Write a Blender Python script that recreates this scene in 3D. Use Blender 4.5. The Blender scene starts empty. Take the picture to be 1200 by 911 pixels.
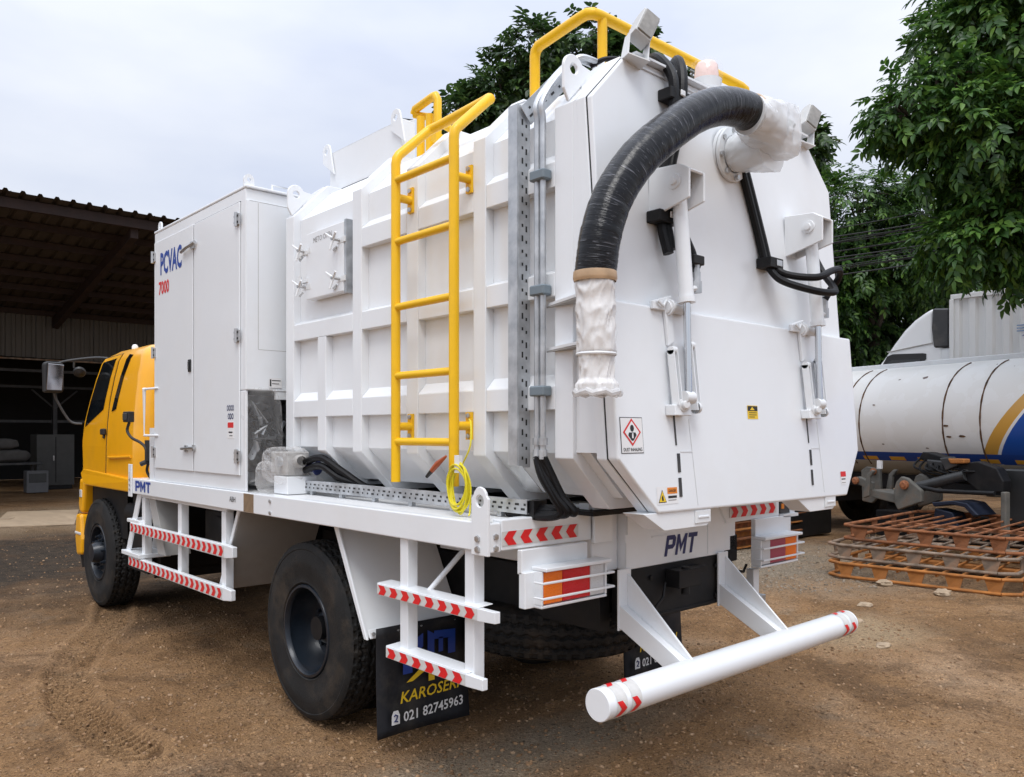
import bpy, bmesh, math, random
import numpy as np
from mathutils import Vector, Matrix, noise as mnoise
random.seed(7); RNG = np.random.default_rng(7)
S = bpy.context.scene
COL = S.collection
R = math.radians

# ------------------------------------------------------------------ camera
cd = bpy.data.cameras.new('camera'); cam = bpy.data.objects.new('camera', cd); COL.objects.link(cam)
cam.location = (-3.45, -2.587, 1.684)
cam.rotation_euler = (R(90), 0, R(-42.2))
cd.sensor_width = 36.0; cd.lens = 28.74; cd.shift_y = 0.0429
cd.clip_start = 0.05; cd.clip_end = 2000
S.camera = cam
# ------------------------------------------------------------------ light
SUN_EL, SUN_AZ = R(60), R(222)           # high, behind the camera, veiled by cloud
w = bpy.data.worlds.new('World'); S.world = w; w.use_nodes = True
wn = w.node_tree.nodes; wl = w.node_tree.links; wn.clear()
wo = wn.new('ShaderNodeOutputWorld'); bg = wn.new('ShaderNodeBackground'); bg.inputs['Strength'].default_value = 0.1
sky = wn.new('ShaderNodeTexSky'); sky.sky_type = 'NISHITA'; sky.sun_disc = False
sky.sun_elevation = SUN_EL; sky.sun_rotation = SUN_AZ
tc = wn.new('ShaderNodeTexCoord'); sep = wn.new('ShaderNodeSeparateXYZ'); wl.new(tc.outputs['Generated'], sep.inputs[0])
mp = wn.new('ShaderNodeMapping'); mp.inputs['Scale'].default_value = (1.0, 1.0, 2.6); wl.new(tc.outputs['Generated'], mp.inputs[0])
nz = wn.new('ShaderNodeTexNoise'); nz.inputs['Scale'].default_value = 2.1; nz.inputs['Detail'].default_value = 5; nz.inputs['Roughness'].default_value = .5
wl.new(mp.outputs[0], nz.inputs['Vector'])
cr = wn.new('ShaderNodeValToRGB'); cr.color_ramp.elements[0].position = .36; cr.color_ramp.elements[1].position = .64
cr.color_ramp.elements[0].color = (5.7, 6.15, 7.35, 1); cr.color_ramp.elements[1].color = (7.5, 7.75, 8.3, 1)
wl.new(nz.outputs[0], cr.inputs[0])
# overcast luminance rises evenly towards the zenith
pw3 = wn.new('ShaderNodeMath'); pw3.operation = 'POWER'; pw3.inputs[1].default_value = 2.6; wl.new(sep.outputs['Z'], pw3.inputs[0])
mr = wn.new('ShaderNodeMapRange'); mr.inputs['From Min'].default_value = 0.0; mr.inputs['From Max'].default_value = 1.0
mr.inputs['To Min'].default_value = 1.0; mr.inputs['To Max'].default_value = 3.0; wl.new(pw3.outputs[0], mr.inputs['Value'])
vm = wn.new('ShaderNodeVectorMath'); vm.operation = 'SCALE'; wl.new(cr.outputs[0], vm.inputs[0]); wl.new(mr.outputs[0], vm.inputs['Scale'])
mx = wn.new('ShaderNodeMixRGB'); mx.inputs[0].default_value = .88; wl.new(sky.outputs[0], mx.inputs[1]); wl.new(vm.outputs[0], mx.inputs[2])
wl.new(mx.outputs[0], bg.inputs[0]); wl.new(bg.outputs[0], wo.inputs[0])
sd = bpy.data.lights.new('sun', 'SUN'); sd.energy = 1.5; sd.angle = R(25); sd.color = (1, .98, .95)
sun = bpy.data.objects.new('sun', sd); COL.objects.link(sun)
sun.location = (-6, -8, 14)
_d = Vector((math.sin(SUN_AZ) * math.cos(SUN_EL), math.cos(SUN_AZ) * math.cos(SUN_EL), math.sin(SUN_EL)))
sun.rotation_euler = _d.to_track_quat('Z', 'Y').to_euler()
S.view_settings.view_transform = 'Standard'; S.view_settings.look = 'None'
S.view_settings.exposure = 0.27; S.view_settings.gamma = 1.0; S.view_settings.use_curve_mapping = False

# ------------------------------------------------------------------ materials
MATS = {}
def mat(name, col, rough=.5, metal=0, var=.0, vscale=6, bump=0, bscale=40, coat=0, dirt=None, dscale=3, damt=.3, stretch=(1, 1, 1), rvar=0, trans=0, alpha=1, spec=.5):
    """principled paint: base colour with noise variation, optional dirt blotches and fine relief"""
    if name in MATS: return MATS[name]
    m = bpy.data.materials.new(name); m.use_nodes = True; MATS[name] = m
    n = m.node_tree.nodes; l = m.node_tree.links; b = n['Principled BSDF']
    b.inputs['Roughness'].default_value = rough; b.inputs['Metallic'].default_value = metal
    b.inputs['Coat Weight'].default_value = coat; b.inputs['Coat Roughness'].default_value = .08
    b.inputs['Transmission Weight'].default_value = trans; b.inputs['Alpha'].default_value = alpha
    b.inputs['Specular IOR Level'].default_value = spec
    c = (*col, 1); b.inputs['Base Color'].default_value = c
    if var or dirt or bump or rvar:
        t = n.new('ShaderNodeTexCoord'); mpn = n.new('ShaderNodeMapping'); mpn.inputs['Scale'].default_value = stretch
        l.new(t.outputs['Object'], mpn.inputs[0]); vec = mpn.outputs[0]
    out = None
    if var or rvar:
        z = n.new('ShaderNodeTexNoise'); z.inputs['Scale'].default_value = vscale; z.inputs['Detail'].default_value = 6; l.new(vec, z.inputs['Vector'])
    if var:
        r = n.new('ShaderNodeValToRGB'); r.color_ramp.elements[0].position = .3; r.color_ramp.elements[1].position = .7
        r.color_ramp.elements[0].color = (*[max(0, x * (1 - var)) for x in col], 1); r.color_ramp.elements[1].color = (*[min(1, x * (1 + var)) for x in col], 1)
        l.new(z.outputs[0], r.inputs[0]); out = r.outputs[0]
    if rvar:
        q = n.new('ShaderNodeMapRange'); q.inputs['To Min'].default_value = max(.02, rough - rvar); q.inputs['To Max'].default_value = min(1, rough + rvar)
        q.inputs['From Min'].default_value = .3; q.inputs['From Max'].default_value = .7
        l.new(z.outputs[0], q.inputs['Value']); l.new(q.outputs[0], b.inputs['Roughness'])
    if dirt:
        z2 = n.new('ShaderNodeTexNoise'); z2.inputs['Scale'].default_value = dscale; z2.inputs['Detail'].default_value = 8; z2.inputs['Roughness'].default_value = .65; l.new(vec, z2.inputs['Vector'])
        r2 = n.new('ShaderNodeMapRange'); r2.inputs['From Min'].default_value = .5; r2.inputs['From Max'].default_value = .75; r2.inputs['To Max'].default_value = damt
        l.new(z2.outputs[0], r2.inputs['Value'])
        x = n.new('ShaderNodeMixRGB'); l.new(r2.outputs[0], x.inputs[0]); x.inputs[2].default_value = (*dirt, 1)
        if out: l.new(out, x.inputs[1])
        else: x.inputs[1].default_value = c
        out = x.outputs[0]
    if out: l.new(out, b.inputs['Base Color'])
    if bump:
        z3 = n.new('ShaderNodeTexNoise'); z3.inputs['Scale'].default_value = bscale; z3.inputs['Detail'].default_value = 4; l.new(vec, z3.inputs['Vector'])
        bp = n.new('ShaderNodeBump'); bp.inputs['Strength'].default_value = bump; bp.inputs['Distance'].default_value = .02
        l.new(z3.outputs[0], bp.inputs['Height']); l.new(bp.outputs[0], b.inputs['Normal'])
    return m

WHITE = mat('white_paint', (.785, .81, .835), .3, var=.02, vscale=2.5, coat=.25, bump=.03, bscale=4, dirt=(.62, .58, .52), dscale=2.2, damt=.16)
WHITE2 = mat('white_paint_dull', (.73, .75, .765), .42, var=.03, vscale=5, dirt=(.5, .46, .4), dscale=3, damt=.25)
YEL = mat('yellow_paint', (.86, .50, .008), .4, var=.05, vscale=5, coat=.1, spec=.35, dirt=(.5, .3, .03), dscale=9, damt=.2)
CABY = mat('cab_yellow_paint', (.88, .41, .005), .3, var=.03, vscale=2, coat=.5, dirt=(.45, .22, .04), dscale=3, damt=.25)
GALV = mat('galvanised_steel', (.50, .52, .54), .45, .75, var=.22, vscale=14, dirt=(.72, .73, .74), dscale=20, damt=.4, rvar=.12)
ZINC = mat('zinc_bolt', (.5, .5, .5), .35, .9, var=.1)
CHROME = mat('chrome_rod', (.62, .63, .65), .12, 1)
BLACK = mat('black_steel', (.008, .008, .009), .55, var=.3, vscale=12, dirt=(.05, .04, .03), dscale=5, damt=.25, spec=.3)
RUB = mat('tyre_rubber', (.013, .013, .013), .7, var=.3, vscale=9, bump=.15, bscale=90, dirt=(.085, .062, .042), dscale=5, damt=.5, spec=.3)
HOSEB = mat('black_rubber_hose', (.005, .005, .006), .45, spec=.25, var=.2, vscale=30, bump=.1, bscale=120)
RIM = mat('rim_steel', (.012, .017, .025), .36, .1, var=.2, vscale=8, coat=.1, dirt=(.075, .06, .045), dscale=5, damt=.22, spec=.35)
DKGREY = mat('dark_grey_paint', (.035, .036, .038), .5, var=.2, vscale=6, dirt=(.14, .12, .1), damt=.4)
MIDGREY = mat('grey_undercoat', (.36, .35, .335), .6, var=.06, vscale=5, dirt=(.24, .21, .17), damt=.4)
GLASS = mat('dark_window_glass', (.006, .008, .010), .06, var=.3, vscale=3, spec=.6)
MIRR = mat('mirror_chrome', (.30, .30, .32), .08, 1)
RED = mat('red_reflective', (.68, .015, .02), .35, var=.06, vscale=50)
SILV = mat('silver_reflective', (.60, .59, .57), .4, var=.07, vscale=40)
BLUE = mat('blue_print', (.012, .05, .30), .4)
NAVY = mat('navy_print', (.012, .022, .11), .4)
PRED = mat('red_print', (.65, .03, .03), .4)
PBLACK = mat('black_print', (.015, .015, .016), .5)
PWHITE = mat('white_print', (.78, .78, .78), .45)
PYEL = mat('yellow_print', (.82, .55, .02), .45)
PORANGE = mat('orange_print', (.75, .23, .02), .45)
LENSO = mat('orange_lens', (.88, .19, .008), .14, coat=.1, spec=.35, bump=.3, bscale=130)
LENSR = mat('red_lens', (.58, .008, .012), .14, coat=.1, spec=.35, bump=.3, bscale=130)
LENSP = mat('faded_red_lens', (.36, .045, .085), .2, coat=.4, bump=.3, bscale=130)
LENSC = mat('clear_lens', (.62, .63, .64), .15, coat=.5, bump=.3, bscale=130)
BEAC = mat('beacon_lens', (.82, .62, .57), .2, coat=.5, bump=.2, bscale=60)
FLAP = mat('rubber_mud_flap', (.014, .015, .019), .6, spec=.3, var=.25, vscale=8, bump=.1, bscale=25, dirt=(.11, .095, .075), dscale=5, damt=.4)
RUST = mat('rusty_steel', (.22, .08, .028), .85, var=.55, vscale=7, bump=.3, bscale=60, dirt=(.10, .06, .04), dscale=6, damt=.75)
RUSTO = mat('rust_orange_paint', (.36, .135, .028), .8, var=.35, vscale=7, bump=.25, bscale=60, dirt=(.14, .07, .035), dscale=6, damt=.7)
RUSTG = mat('rust_grey_paint', (.20, .15, .11), .8, var=.45, vscale=9, bump=.25, bscale=60, dirt=(.30, .12, .04), dscale=5, damt=.7)
BARE = mat('film_wrapped_steel', (.72, .71, .70), .38, .0, var=.07, vscale=12, coat=.4, bump=.06, bscale=22)
BARK = mat('bark', (.055, .042, .03), .95, var=.4, vscale=9, bump=.6, bscale=25)
YCAB = mat('yellow_cable_sheath', (.72, .62, .02), .35)
BROWN = mat('brown_tape', (.22, .15, .09), .5, var=.15, vscale=25)
TANRING = mat('hose_clamp_tape', (.52, .36, .22), .4, var=.2, vscale=15)

def film(name, rough=.12, lo=.06, hi=.6, col=(.9, .91, .92), scale=7, bump=.5, t0=.55, t1=1.25):
    """clear plastic sheet: see-through with glossy folds"""
    m = bpy.data.materials.new(name); m.use_nodes = True; n = m.node_tree.nodes; l = m.node_tree.links; b = n['Principled BSDF']
    b.inputs['Base Color'].default_value = (*col, 1); b.inputs['Roughness'].default_value = rough
    tr = n.new('ShaderNodeBsdfTransparent'); mixs = n.new('ShaderNodeMixShader'); t = n.new('ShaderNodeTexCoord')
    z = n.new('ShaderNodeTexNoise'); z.noise_type = 'RIDGED_MULTIFRACTAL'; z.inputs['Scale'].default_value = scale; z.inputs['Detail'].default_value = 2; z.inputs['Distortion'].default_value = .8
    l.new(t.outputs['Object'], z.inputs['Vector'])
    r = n.new('ShaderNodeMapRange'); r.inputs['From Min'].default_value = t0; r.inputs['From Max'].default_value = t1; r.inputs['To Min'].default_value = lo; r.inputs['To Max'].default_value = hi
    l.new(z.outputs[0], r.inputs['Value']); l.new(r.outputs[0], mixs.inputs[0])
    bp = n.new('ShaderNodeBump'); bp.inputs['Strength'].default_value = bump; bp.inputs['Distance'].default_value = .012; l.new(z.outputs[0], bp.inputs['Height']); l.new(bp.outputs[0], b.inputs['Normal'])
    l.new(tr.outputs[0], mixs.inputs[1]); l.new(b.outputs[0], mixs.inputs[2]); l.new(mixs.outputs[0], n['Material Output'].inputs['Surface'])
    return m
FILM = film('clear_plastic_film', .10, .10, .90, (.82, .82, .82), 13, 1.0, .85, 1.3)
FILMW = film('milky_plastic_film', .16, .52, .95, (.80, .81, .82), 6, .5, .6, 1.3)
FILMV = film('crinkled_plastic_film', .14, .22, .95, (.80, .79, .78), 12, 1.0, .6, 1.2)
FILMT = film('taut_plastic_film', .10, .05, .75, (.90, .90, .90), 15, 1.0, .8, 1.3)

def hose_mat():
    """black hose under tight, finely creased cling film"""
    m = bpy.data.materials.new('film_wrapped_hose'); m.use_nodes = True; n = m.node_tree.nodes; l = m.node_tree.links; b = n['Principled BSDF']
    b.inputs['Roughness'].default_value = .14; b.inputs['Specular IOR Level'].default_value = .26; b.inputs['Coat Weight'].default_value = .10; b.inputs['Coat Roughness'].default_value = .05
    uv = n.new('ShaderNodeUVMap')
    def nz_(sx, sy, det, dist):
        mp_ = n.new('ShaderNodeMapping'); mp_.inputs['Scale'].default_value = (sx, sy, 1); l.new(uv.outputs[0], mp_.inputs[0])
        z = n.new('ShaderNodeTexNoise'); z.inputs['Scale'].default_value = 1.0; z.inputs['Detail'].default_value = det; z.inputs['Distortion'].default_value = dist; l.new(mp_.outputs[0], z.inputs['Vector']); return z.outputs[0]
    fine, broad = nz_(170, 3.0, 5, 1.2), nz_(26, 1.6, 3, .4)
    ad = n.new('ShaderNodeMath'); ad.operation = 'MULTIPLY_ADD'; l.new(broad, ad.inputs[0]); ad.inputs[1].default_value = 1.3; l.new(fine, ad.inputs[2])
    bp = n.new('ShaderNodeBump'); bp.inputs['Strength'].default_value = .30; bp.inputs['Distance'].default_value = .008; l.new(ad.outputs[0], bp.inputs['Height'])
    l.new(bp.outputs[0], b.inputs['Normal']); l.new(bp.outputs[0], b.inputs['Coat Normal'])
    r = n.new('ShaderNodeValToRGB'); r.color_ramp.elements[0].position = .60; r.color_ramp.elements[1].position = .76
    r.color_ramp.elements[0].color = (.004, .0042, .006, 1); r.color_ramp.elements[1].color = (.20, .205, .23, 1); l.new(fine, r.inputs[0]); l.new(r.outputs[0], b.inputs['Base Color'])
    return m
HOSEF = hose_mat()

# ------------------------------------------------------------------ mesh helpers
class MB:
    def __init__(s): s.v = []; s.f = []; s.m = []; s.sm = []; s.mats = []; s.uv = {}
    def mi(s, m):
        if m not in s.mats: s.mats.append(m)
        return s.mats.index(m)
    def add(s, vs, fs, m, smooth=False):
        o = len(s.v); s.v += [tuple(map(float, p)) for p in vs]; i = s.mi(m)
        for f in fs: s.f.append([o + k for k in f]); s.m.append(i); s.sm.append(smooth)
        return s
    def box(s, x0, x1, y0, y1, z0, z1, m):
        v = [(x, y, z) for x in (x0, x1) for y in (y0, y1) for z in (z0, z1)]
        return s.add(v, [(0, 1, 3, 2), (4, 6, 7, 5), (0, 4, 5, 1), (2, 3, 7, 6), (0, 2, 6, 4), (1, 5, 7, 3)], m)
    def prism(s, poly, ax, a, b, m, smooth=False):
        """extrude a 2-D polygon along axis ax ('x': poly is (y,z); 'y': (x,z); 'z': (x,y))"""
        def P(p, t): return {'x': (t, p[0], p[1]), 'y': (p[0], t, p[1]), 'z': (p[0], p[1], t)}[ax]
        k = len(poly); v = [P(p, a) for p in poly] + [P(p, b) for p in poly]
        f = [tuple(range(k)), tuple(range(2 * k - 1, k - 1, -1))] + [(i, i + k, (i + 1) % k + k, (i + 1) % k) for i in range(k)]
        return s.add(v, f, m, smooth)
    def slab(s, pts, d, m):
        """thick polygon: 3-D points extruded by vector d"""
        k = len(pts); v = list(pts) + [(p[0] + d[0], p[1] + d[1], p[2] + d[2]) for p in pts]
        f = [tuple(range(k)), tuple(range(2 * k - 1, k - 1, -1))] + [(i, i + k, (i + 1) % k + k, (i + 1) % k) for i in range(k)]
        return s.add(v, f, m)
    def tube(s, path, r, m, n=10, caps=True, smooth=True, flat=None):
        P = [Vector(p) for p in path]; rings = []
        t0 = (P[1] - P[0]).normalized(); up = Vector((0, 0, 1)) if abs(t0.z) < .9 else Vector((1, 0, 0))
        u = (up - t0 * up.dot(t0)).normalized()
        for i, p in enumerate(P):
            t = ((P[min(i + 1, len(P) - 1)] - P[i]).normalized() + (P[i] - P[max(i - 1, 0)]).normalized()).normalized()
            u = (u - t * u.dot(t)).normalized(); q = t.cross(u); rr = r[i] if isinstance(r, (list, tuple)) else r
            k = 1.0
            if 0 < i < len(P) - 1:
                c = max(.3, t.dot((P[i + 1] - P[i]).normalized())); k = 1 / c
            rings.append([p + (u * math.cos(a) + q * math.sin(a)) * rr * (k if k < 1.5 else 1.5) for a in [2 * math.pi * j / n for j in range(n)]])
        v = [x for ring in rings for x in ring]; f = []
        for i in range(len(P) - 1):
            for j in range(n): f.append((i * n + j, i * n + (j + 1) % n, (i + 1) * n + (j + 1) % n, (i + 1) * n + j))
        s.add(v, f, m, smooth)
        if caps: s.add(rings[0], [tuple(range(n - 1, -1, -1))], m); s.add(rings[-1], [tuple(range(n))], m)
        return s
    def cyl(s, a, b, r, m, n=16, r2=None): return s.tube([a, b], [r, r if r2 is None else r2], m, n)
    def lathe(s, prof, o, ax, m, n=32, smooth=True):
        """prof: list of (along axis, radius); axis 'x','y','z' or a vector"""
        A = {'x': Vector((1, 0, 0)), 'y': Vector((0, 1, 0)), 'z': Vector((0, 0, 1))}[ax] if isinstance(ax, str) else Vector(ax).normalized()
        h = Vector((0, 0, 1)) if abs(A.z) < .9 else Vector((1, 0, 0)); U = (h - A * h.dot(A)).normalized(); W = A.cross(U); o = Vector(o)
        v = [o + A * t + (U * math.cos(2 * math.pi * j / n) + W * math.sin(2 * math.pi * j / n)) * max(r, 1e-4) for t, r in prof for j in range(n)]
        f = [(i * n + j, i * n + (j + 1) % n, (i + 1) * n + (j + 1) % n, (i + 1) * n + j) for i in range(len(prof) - 1) for j in range(n)]
        return s.add(v, f, m, smooth)
    def mesh(s, name, origin=(0, 0, 0)):
        me = bpy.data.meshes.new(name); o = Vector(origin)
        me.from_pydata([tuple(Vector(p) - o) for p in s.v], [], s.f)
        for m in s.mats: me.materials.append(m)
        me.polygons.foreach_set('material_index', s.m); me.polygons.foreach_set('use_smooth', s.sm)
        me.update()
        bm = bmesh.new(); bm.from_mesh(me); bmesh.ops.recalc_face_normals(bm, faces=bm.faces)
        for e in bm.edges:
            if len(e.link_faces) == 2 and e.calc_face_angle(0) > .62: e.smooth = False
        bm.to_mesh(me); bm.free()
        return me
def bez(P, n=10):
    P = [Vector(p) for p in P]; out = []
    for i in range(len(P) - 1):
        p0, p1, p2, p3 = P[max(i - 1, 0)], P[i], P[i + 1], P[min(i + 2, len(P) - 1)]
        for k in range(n):
            t = k / n; out.append(.5 * ((2 * p1) + (p2 - p0) * t + (2 * p0 - 5 * p1 + 4 * p2 - p3) * t * t + (3 * p1 - p0 - 3 * p2 + p3) * t ** 3))
    out.append(P[-1]); return out
WL = {}      # world location of every parent used for parts
def thing(name, label, cat, loc=(0, 0, 0), group=None):
    o = bpy.data.objects.new(name, None); COL.objects.link(o); o.location = loc; o.empty_display_size = .2
    o['label'] = label; o['category'] = cat
    if group: o['group'] = group
    WL[o] = Vector(loc); return o
def obj(name, mb, parent=None, bevel=0, label=None, kind=None, segs=1, auto=False):
    vs = np.array(mb.v); c = Vector(((vs.min(0) + vs.max(0)) / 2).tolist())
    o = bpy.data.objects.new(name, mb.mesh(name, c)); COL.objects.link(o)
    WL[o] = c
    if parent is not None:
        o.parent = parent; o.location = c - WL[parent]
    else: o.location = c
    if bevel:
        b = o.modifiers.new('bevel', 'BEVEL'); b.width = bevel; b.segments = segs; b.limit_method = 'ANGLE'; b.angle_limit = R(35); b.harden_normals = False
    if label: o['label'] = label
    if kind: o['kind'] = kind
    return o
def tag(o, label, cat, group=None):
    o['label'] = label; o['category'] = cat
    if group: o['group'] = group
    return o
def dup(o, parent=None, loc=None):
    c = o.copy(); COL.objects.link(c); c.parent = parent
    if loc is not None: c.location = loc
    WL[c] = (WL[parent] if parent is not None else Vector()) + Vector(c.location); return c
def dup_tree(o, parent=None, loc=None):
    kids = [k for k in bpy.data.objects if k.parent == o]
    c = dup(o, parent, loc)
    for k in kids: dup_tree(k, c)
    return c

def lettering(name, txt, c, rx, up, w, h, m, parent, bold=0, shear=0, extrude=.0012, label=None):
    """flat letters cut from the built-in font, centred on c in the plane (rx, up)"""
    cu = bpy.data.curves.new('font', 'FONT'); cu.body = txt; cu.offset = bold; cu.shear = shear; cu.extrude = 0; cu.resolution_u = 2
    t = bpy.data.objects.new('font', cu); COL.objects.link(t)
    dg = bpy.context.evaluated_depsgraph_get(); me = bpy.data.meshes.new_from_object(t.evaluated_get(dg))
    bpy.data.objects.remove(t); bpy.data.curves.remove(cu)
    n = len(me.vertices); a = np.zeros(n * 3); me.vertices.foreach_get('co', a); a = a.reshape(-1, 3)
    lo, hi = a.min(0), a.max(0); a = (a - (lo + hi) / 2); sx = w / max(1e-6, hi[0] - lo[0]); sy = h / max(1e-6, hi[1] - lo[1])
    rx = np.array(Vector(rx).normalized()); up_ = np.array(Vector(up).normalized()); nn = np.cross(rx, up_)
    b = a[:, :1] * sx * rx + a[:, 1:2] * sy * up_ + nn * extrude
    me.vertices.foreach_set('co', b.ravel()); me.materials.clear(); me.materials.append(m); me.update()
    o = bpy.data.objects.new(name, me); COL.objects.link(o); c = Vector(c); WL[o] = c
    o.parent = parent; o.location = c - WL[parent]
    if label: o['label'] = label
    return o

def block_letters(name, txt, c, rx, up, w, h, m, parent, shear=0.0):
    """heavy signwriter's capitals P, M and T as flat polygons"""
    G = {'P': [[(0, 0), (.26, 0), (.26, 1), (0, 1)], [(.26, .78), (.62, .78), (.74, 1), (.26, 1)], [(.26, .34), (.72, .34), (.62, .55), (.26, .55)], [(.62, .55), (.72, .34), (.92, .50), (.92, .86), (.74, 1), (.62, .78)]],
         'M': [[(0, 0), (.24, 0), (.24, .62), (.24, 1), (0, 1)], [(.24, 1), (.24, .62), (.50, .12), (.50, .50)], [(.50, .50), (.50, .12), (.76, .62), (.76, 1)], [(.76, 0), (1, 0), (1, 1), (.76, 1), (.76, .62)]],
         'T': [[(.0, .78), (.90, .78), (.90, 1), (0, 1)], [(.32, 0), (.58, 0), (.58, .78), (.32, .78)]]}
    adv = {'P': 1.02, 'M': 1.12, 'T': .9}; tot = sum(adv[k] for k in txt); k_ = w / (tot + shear); rx = Vector(rx).normalized(); up = Vector(up).normalized(); nn = rx.cross(up); c = Vector(c); q = MB(); x0 = 0
    for ch in txt:
        for pl in G[ch]: q.add([c + rx * (((x0 + x) + shear * y) * k_ - w / 2) + up * ((y - .5) * h) + nn * .0015 for x, y in pl], [tuple(range(len(pl)))], m)
        x0 += adv[ch]
    o = obj(name, q, parent); return o

def chevrons(name, o, r, u, L, h, n, parent, sgn=1, margin=.01, flip=False):
    """silver strip with red arrow bands; o = lower left corner, r = along, u = up"""
    o = Vector(o); r = Vector(r).normalized(); u = Vector(u).normalized(); nn = r.cross(u)
    mb = MB(); P = lambda a, b, e: o + r * a + u * b + nn * e
    q = [P(0, 0, .001), P(L, 0, .001), P(L, h, .001), P(0, h, .001)]; mb.slab(q, nn * .001, SILV)
    st = L / n; d = h * .42; wd = st * .52
    for i in range(n):
        a = i * st + st * .12
        e = .0034
        if sgn > 0: pts = [(a, 0), (a + wd, 0), (a + wd + d, h / 2), (a + wd, h), (a, h), (a + d, h / 2)]
        else: pts = [(a + d, 0), (a + wd + d, 0), (a + wd, h / 2), (a + wd + d, h), (a + d, h), (a, h / 2)]
        pts = [(min(L, max(0, x)), y) for x, y in pts]
        mb.add([P(x, y, e) for x, y in pts], [(0, 1, 2, 5), (5, 2, 3, 4)], RED)
    return obj(name, mb, parent)

# ------------------------------------------------------------------ ground
def vnoise(x, y, s, seed=0):
    r = np.random.default_rng(seed); T = r.random((257, 257)); X = x / s + 1000; Y = y / s + 1000
    xi = np.floor(X).astype(int); yi = np.floor(Y).astype(int); fx = X - xi; fy = Y - yi; fx = fx * fx * (3 - 2 * fx); fy = fy * fy * (3 - 2 * fy)
    g = lambda a, b: T[a % 256, b % 256]
    return (g(xi, yi) * (1 - fx) + g(xi + 1, yi) * fx) * (1 - fy) + (g(xi, yi + 1) * (1 - fx) + g(xi + 1, yi + 1) * fx) * fy
TRK = np.array([(-.95, 6.0), (-1.2, 5.2), (-1.6, 4.5), (-1.93, 3.7), (-2.08, 2.95), (-2.06, 2.3), (-2.0, 1.95)])
def track_dist(x, y):
    best = np.full(x.shape, 9.0); s = np.zeros(x.shape); acc = 0
    for (ax, ay), (bx, by) in zip(TRK[:-1], TRK[1:]):
        L = math.hypot(bx - ax, by - ay); t = np.clip(((x - ax) * (bx - ax) + (y - ay) * (by - ay)) / L ** 2, 0, 1)
        d = np.hypot(x - ax - t * (bx - ax), y - ay - t * (by - ay)); k = d < best; best[k] = d[k]; s[k] = (acc + t * L)[k]; acc += L
    return best, s
def gheight(x, y):
    h = (vnoise(x, y, 1.7, 1) - .5) * .035 + (vnoise(x, y, .45, 2) - .5) * .022 + (vnoise(x, y, .15, 3) - .5) * .020 + np.abs(vnoise(x + .3 * vnoise(x, y, .5, 9), y, .075, 4) - .5) * .022
    d, s = track_dist(x, y); m = np.clip((.14 - d) / .03, 0, 1)
    lug = (np.abs(((s / .06 + np.abs(d) * 8) % 1) - .5) < .24) * .012
    h = h * (1 - .75 * m) - m * (.034) + m * lug * 2.0 + np.clip(1 - np.abs(d - .18) / .06, 0, 1) * .022
    far = np.clip((np.hypot(x, y - 3) - 14) / 10, 0, 1); return h * (1 - far) - .008
def axis(lo, hi, step, far, ratio=1.22):
    a = list(np.arange(lo, hi, step)); s = step; v = hi
    while v < far: a.append(v); s *= ratio; v += s
    a.append(far); s = step; v = lo - step
    while v > -far: a.insert(0, v); s *= ratio; v -= s
    a.insert(0, -far); return np.array(a)
gx = np.concatenate([[v for v in axis(-3.6, 6.5, .035, 500) if v < -2.45], np.arange(-2.45, -.6, .014), [v for v in axis(-3.6, 6.5, .035, 500) if v >= -.6]]); gy = np.concatenate([[v for v in axis(-2.6, 7.0, .035, 500) if v < 1.0], np.arange(1.0, 6.2, .016), [v for v in axis(-2.6, 7.0, .035, 500) if v >= 6.2]])
X, Y = np.meshgrid(gx, gy); Z = gheight(X, Y); nx, ny = len(gx), len(gy)
me = bpy.data.meshes.new('ground'); V = np.stack([X.ravel(), Y.ravel(), Z.ravel()], 1)
idx = np.arange(nx * ny).reshape(ny, nx); F = np.stack([idx[:-1, :-1].ravel(), idx[:-1, 1:].ravel(), idx[1:, 1:].ravel(), idx[1:, :-1].ravel()], 1)
me.vertices.add(len(V)); me.vertices.foreach_set('co', V.ravel()); me.loops.add(F.size); me.loops.foreach_set('vertex_index', F.ravel().astype(np.int32))
me.polygons.add(len(F)); me.polygons.foreach_set('loop_start', np.arange(0, F.size, 4, dtype=np.int32)); me.polygons.foreach_set('loop_total', np.full(len(F), 4, dtype=np.int32))
me.polygons.foreach_set('use_smooth', np.ones(len(F), bool)); me.update(calc_edges=True)
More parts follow.
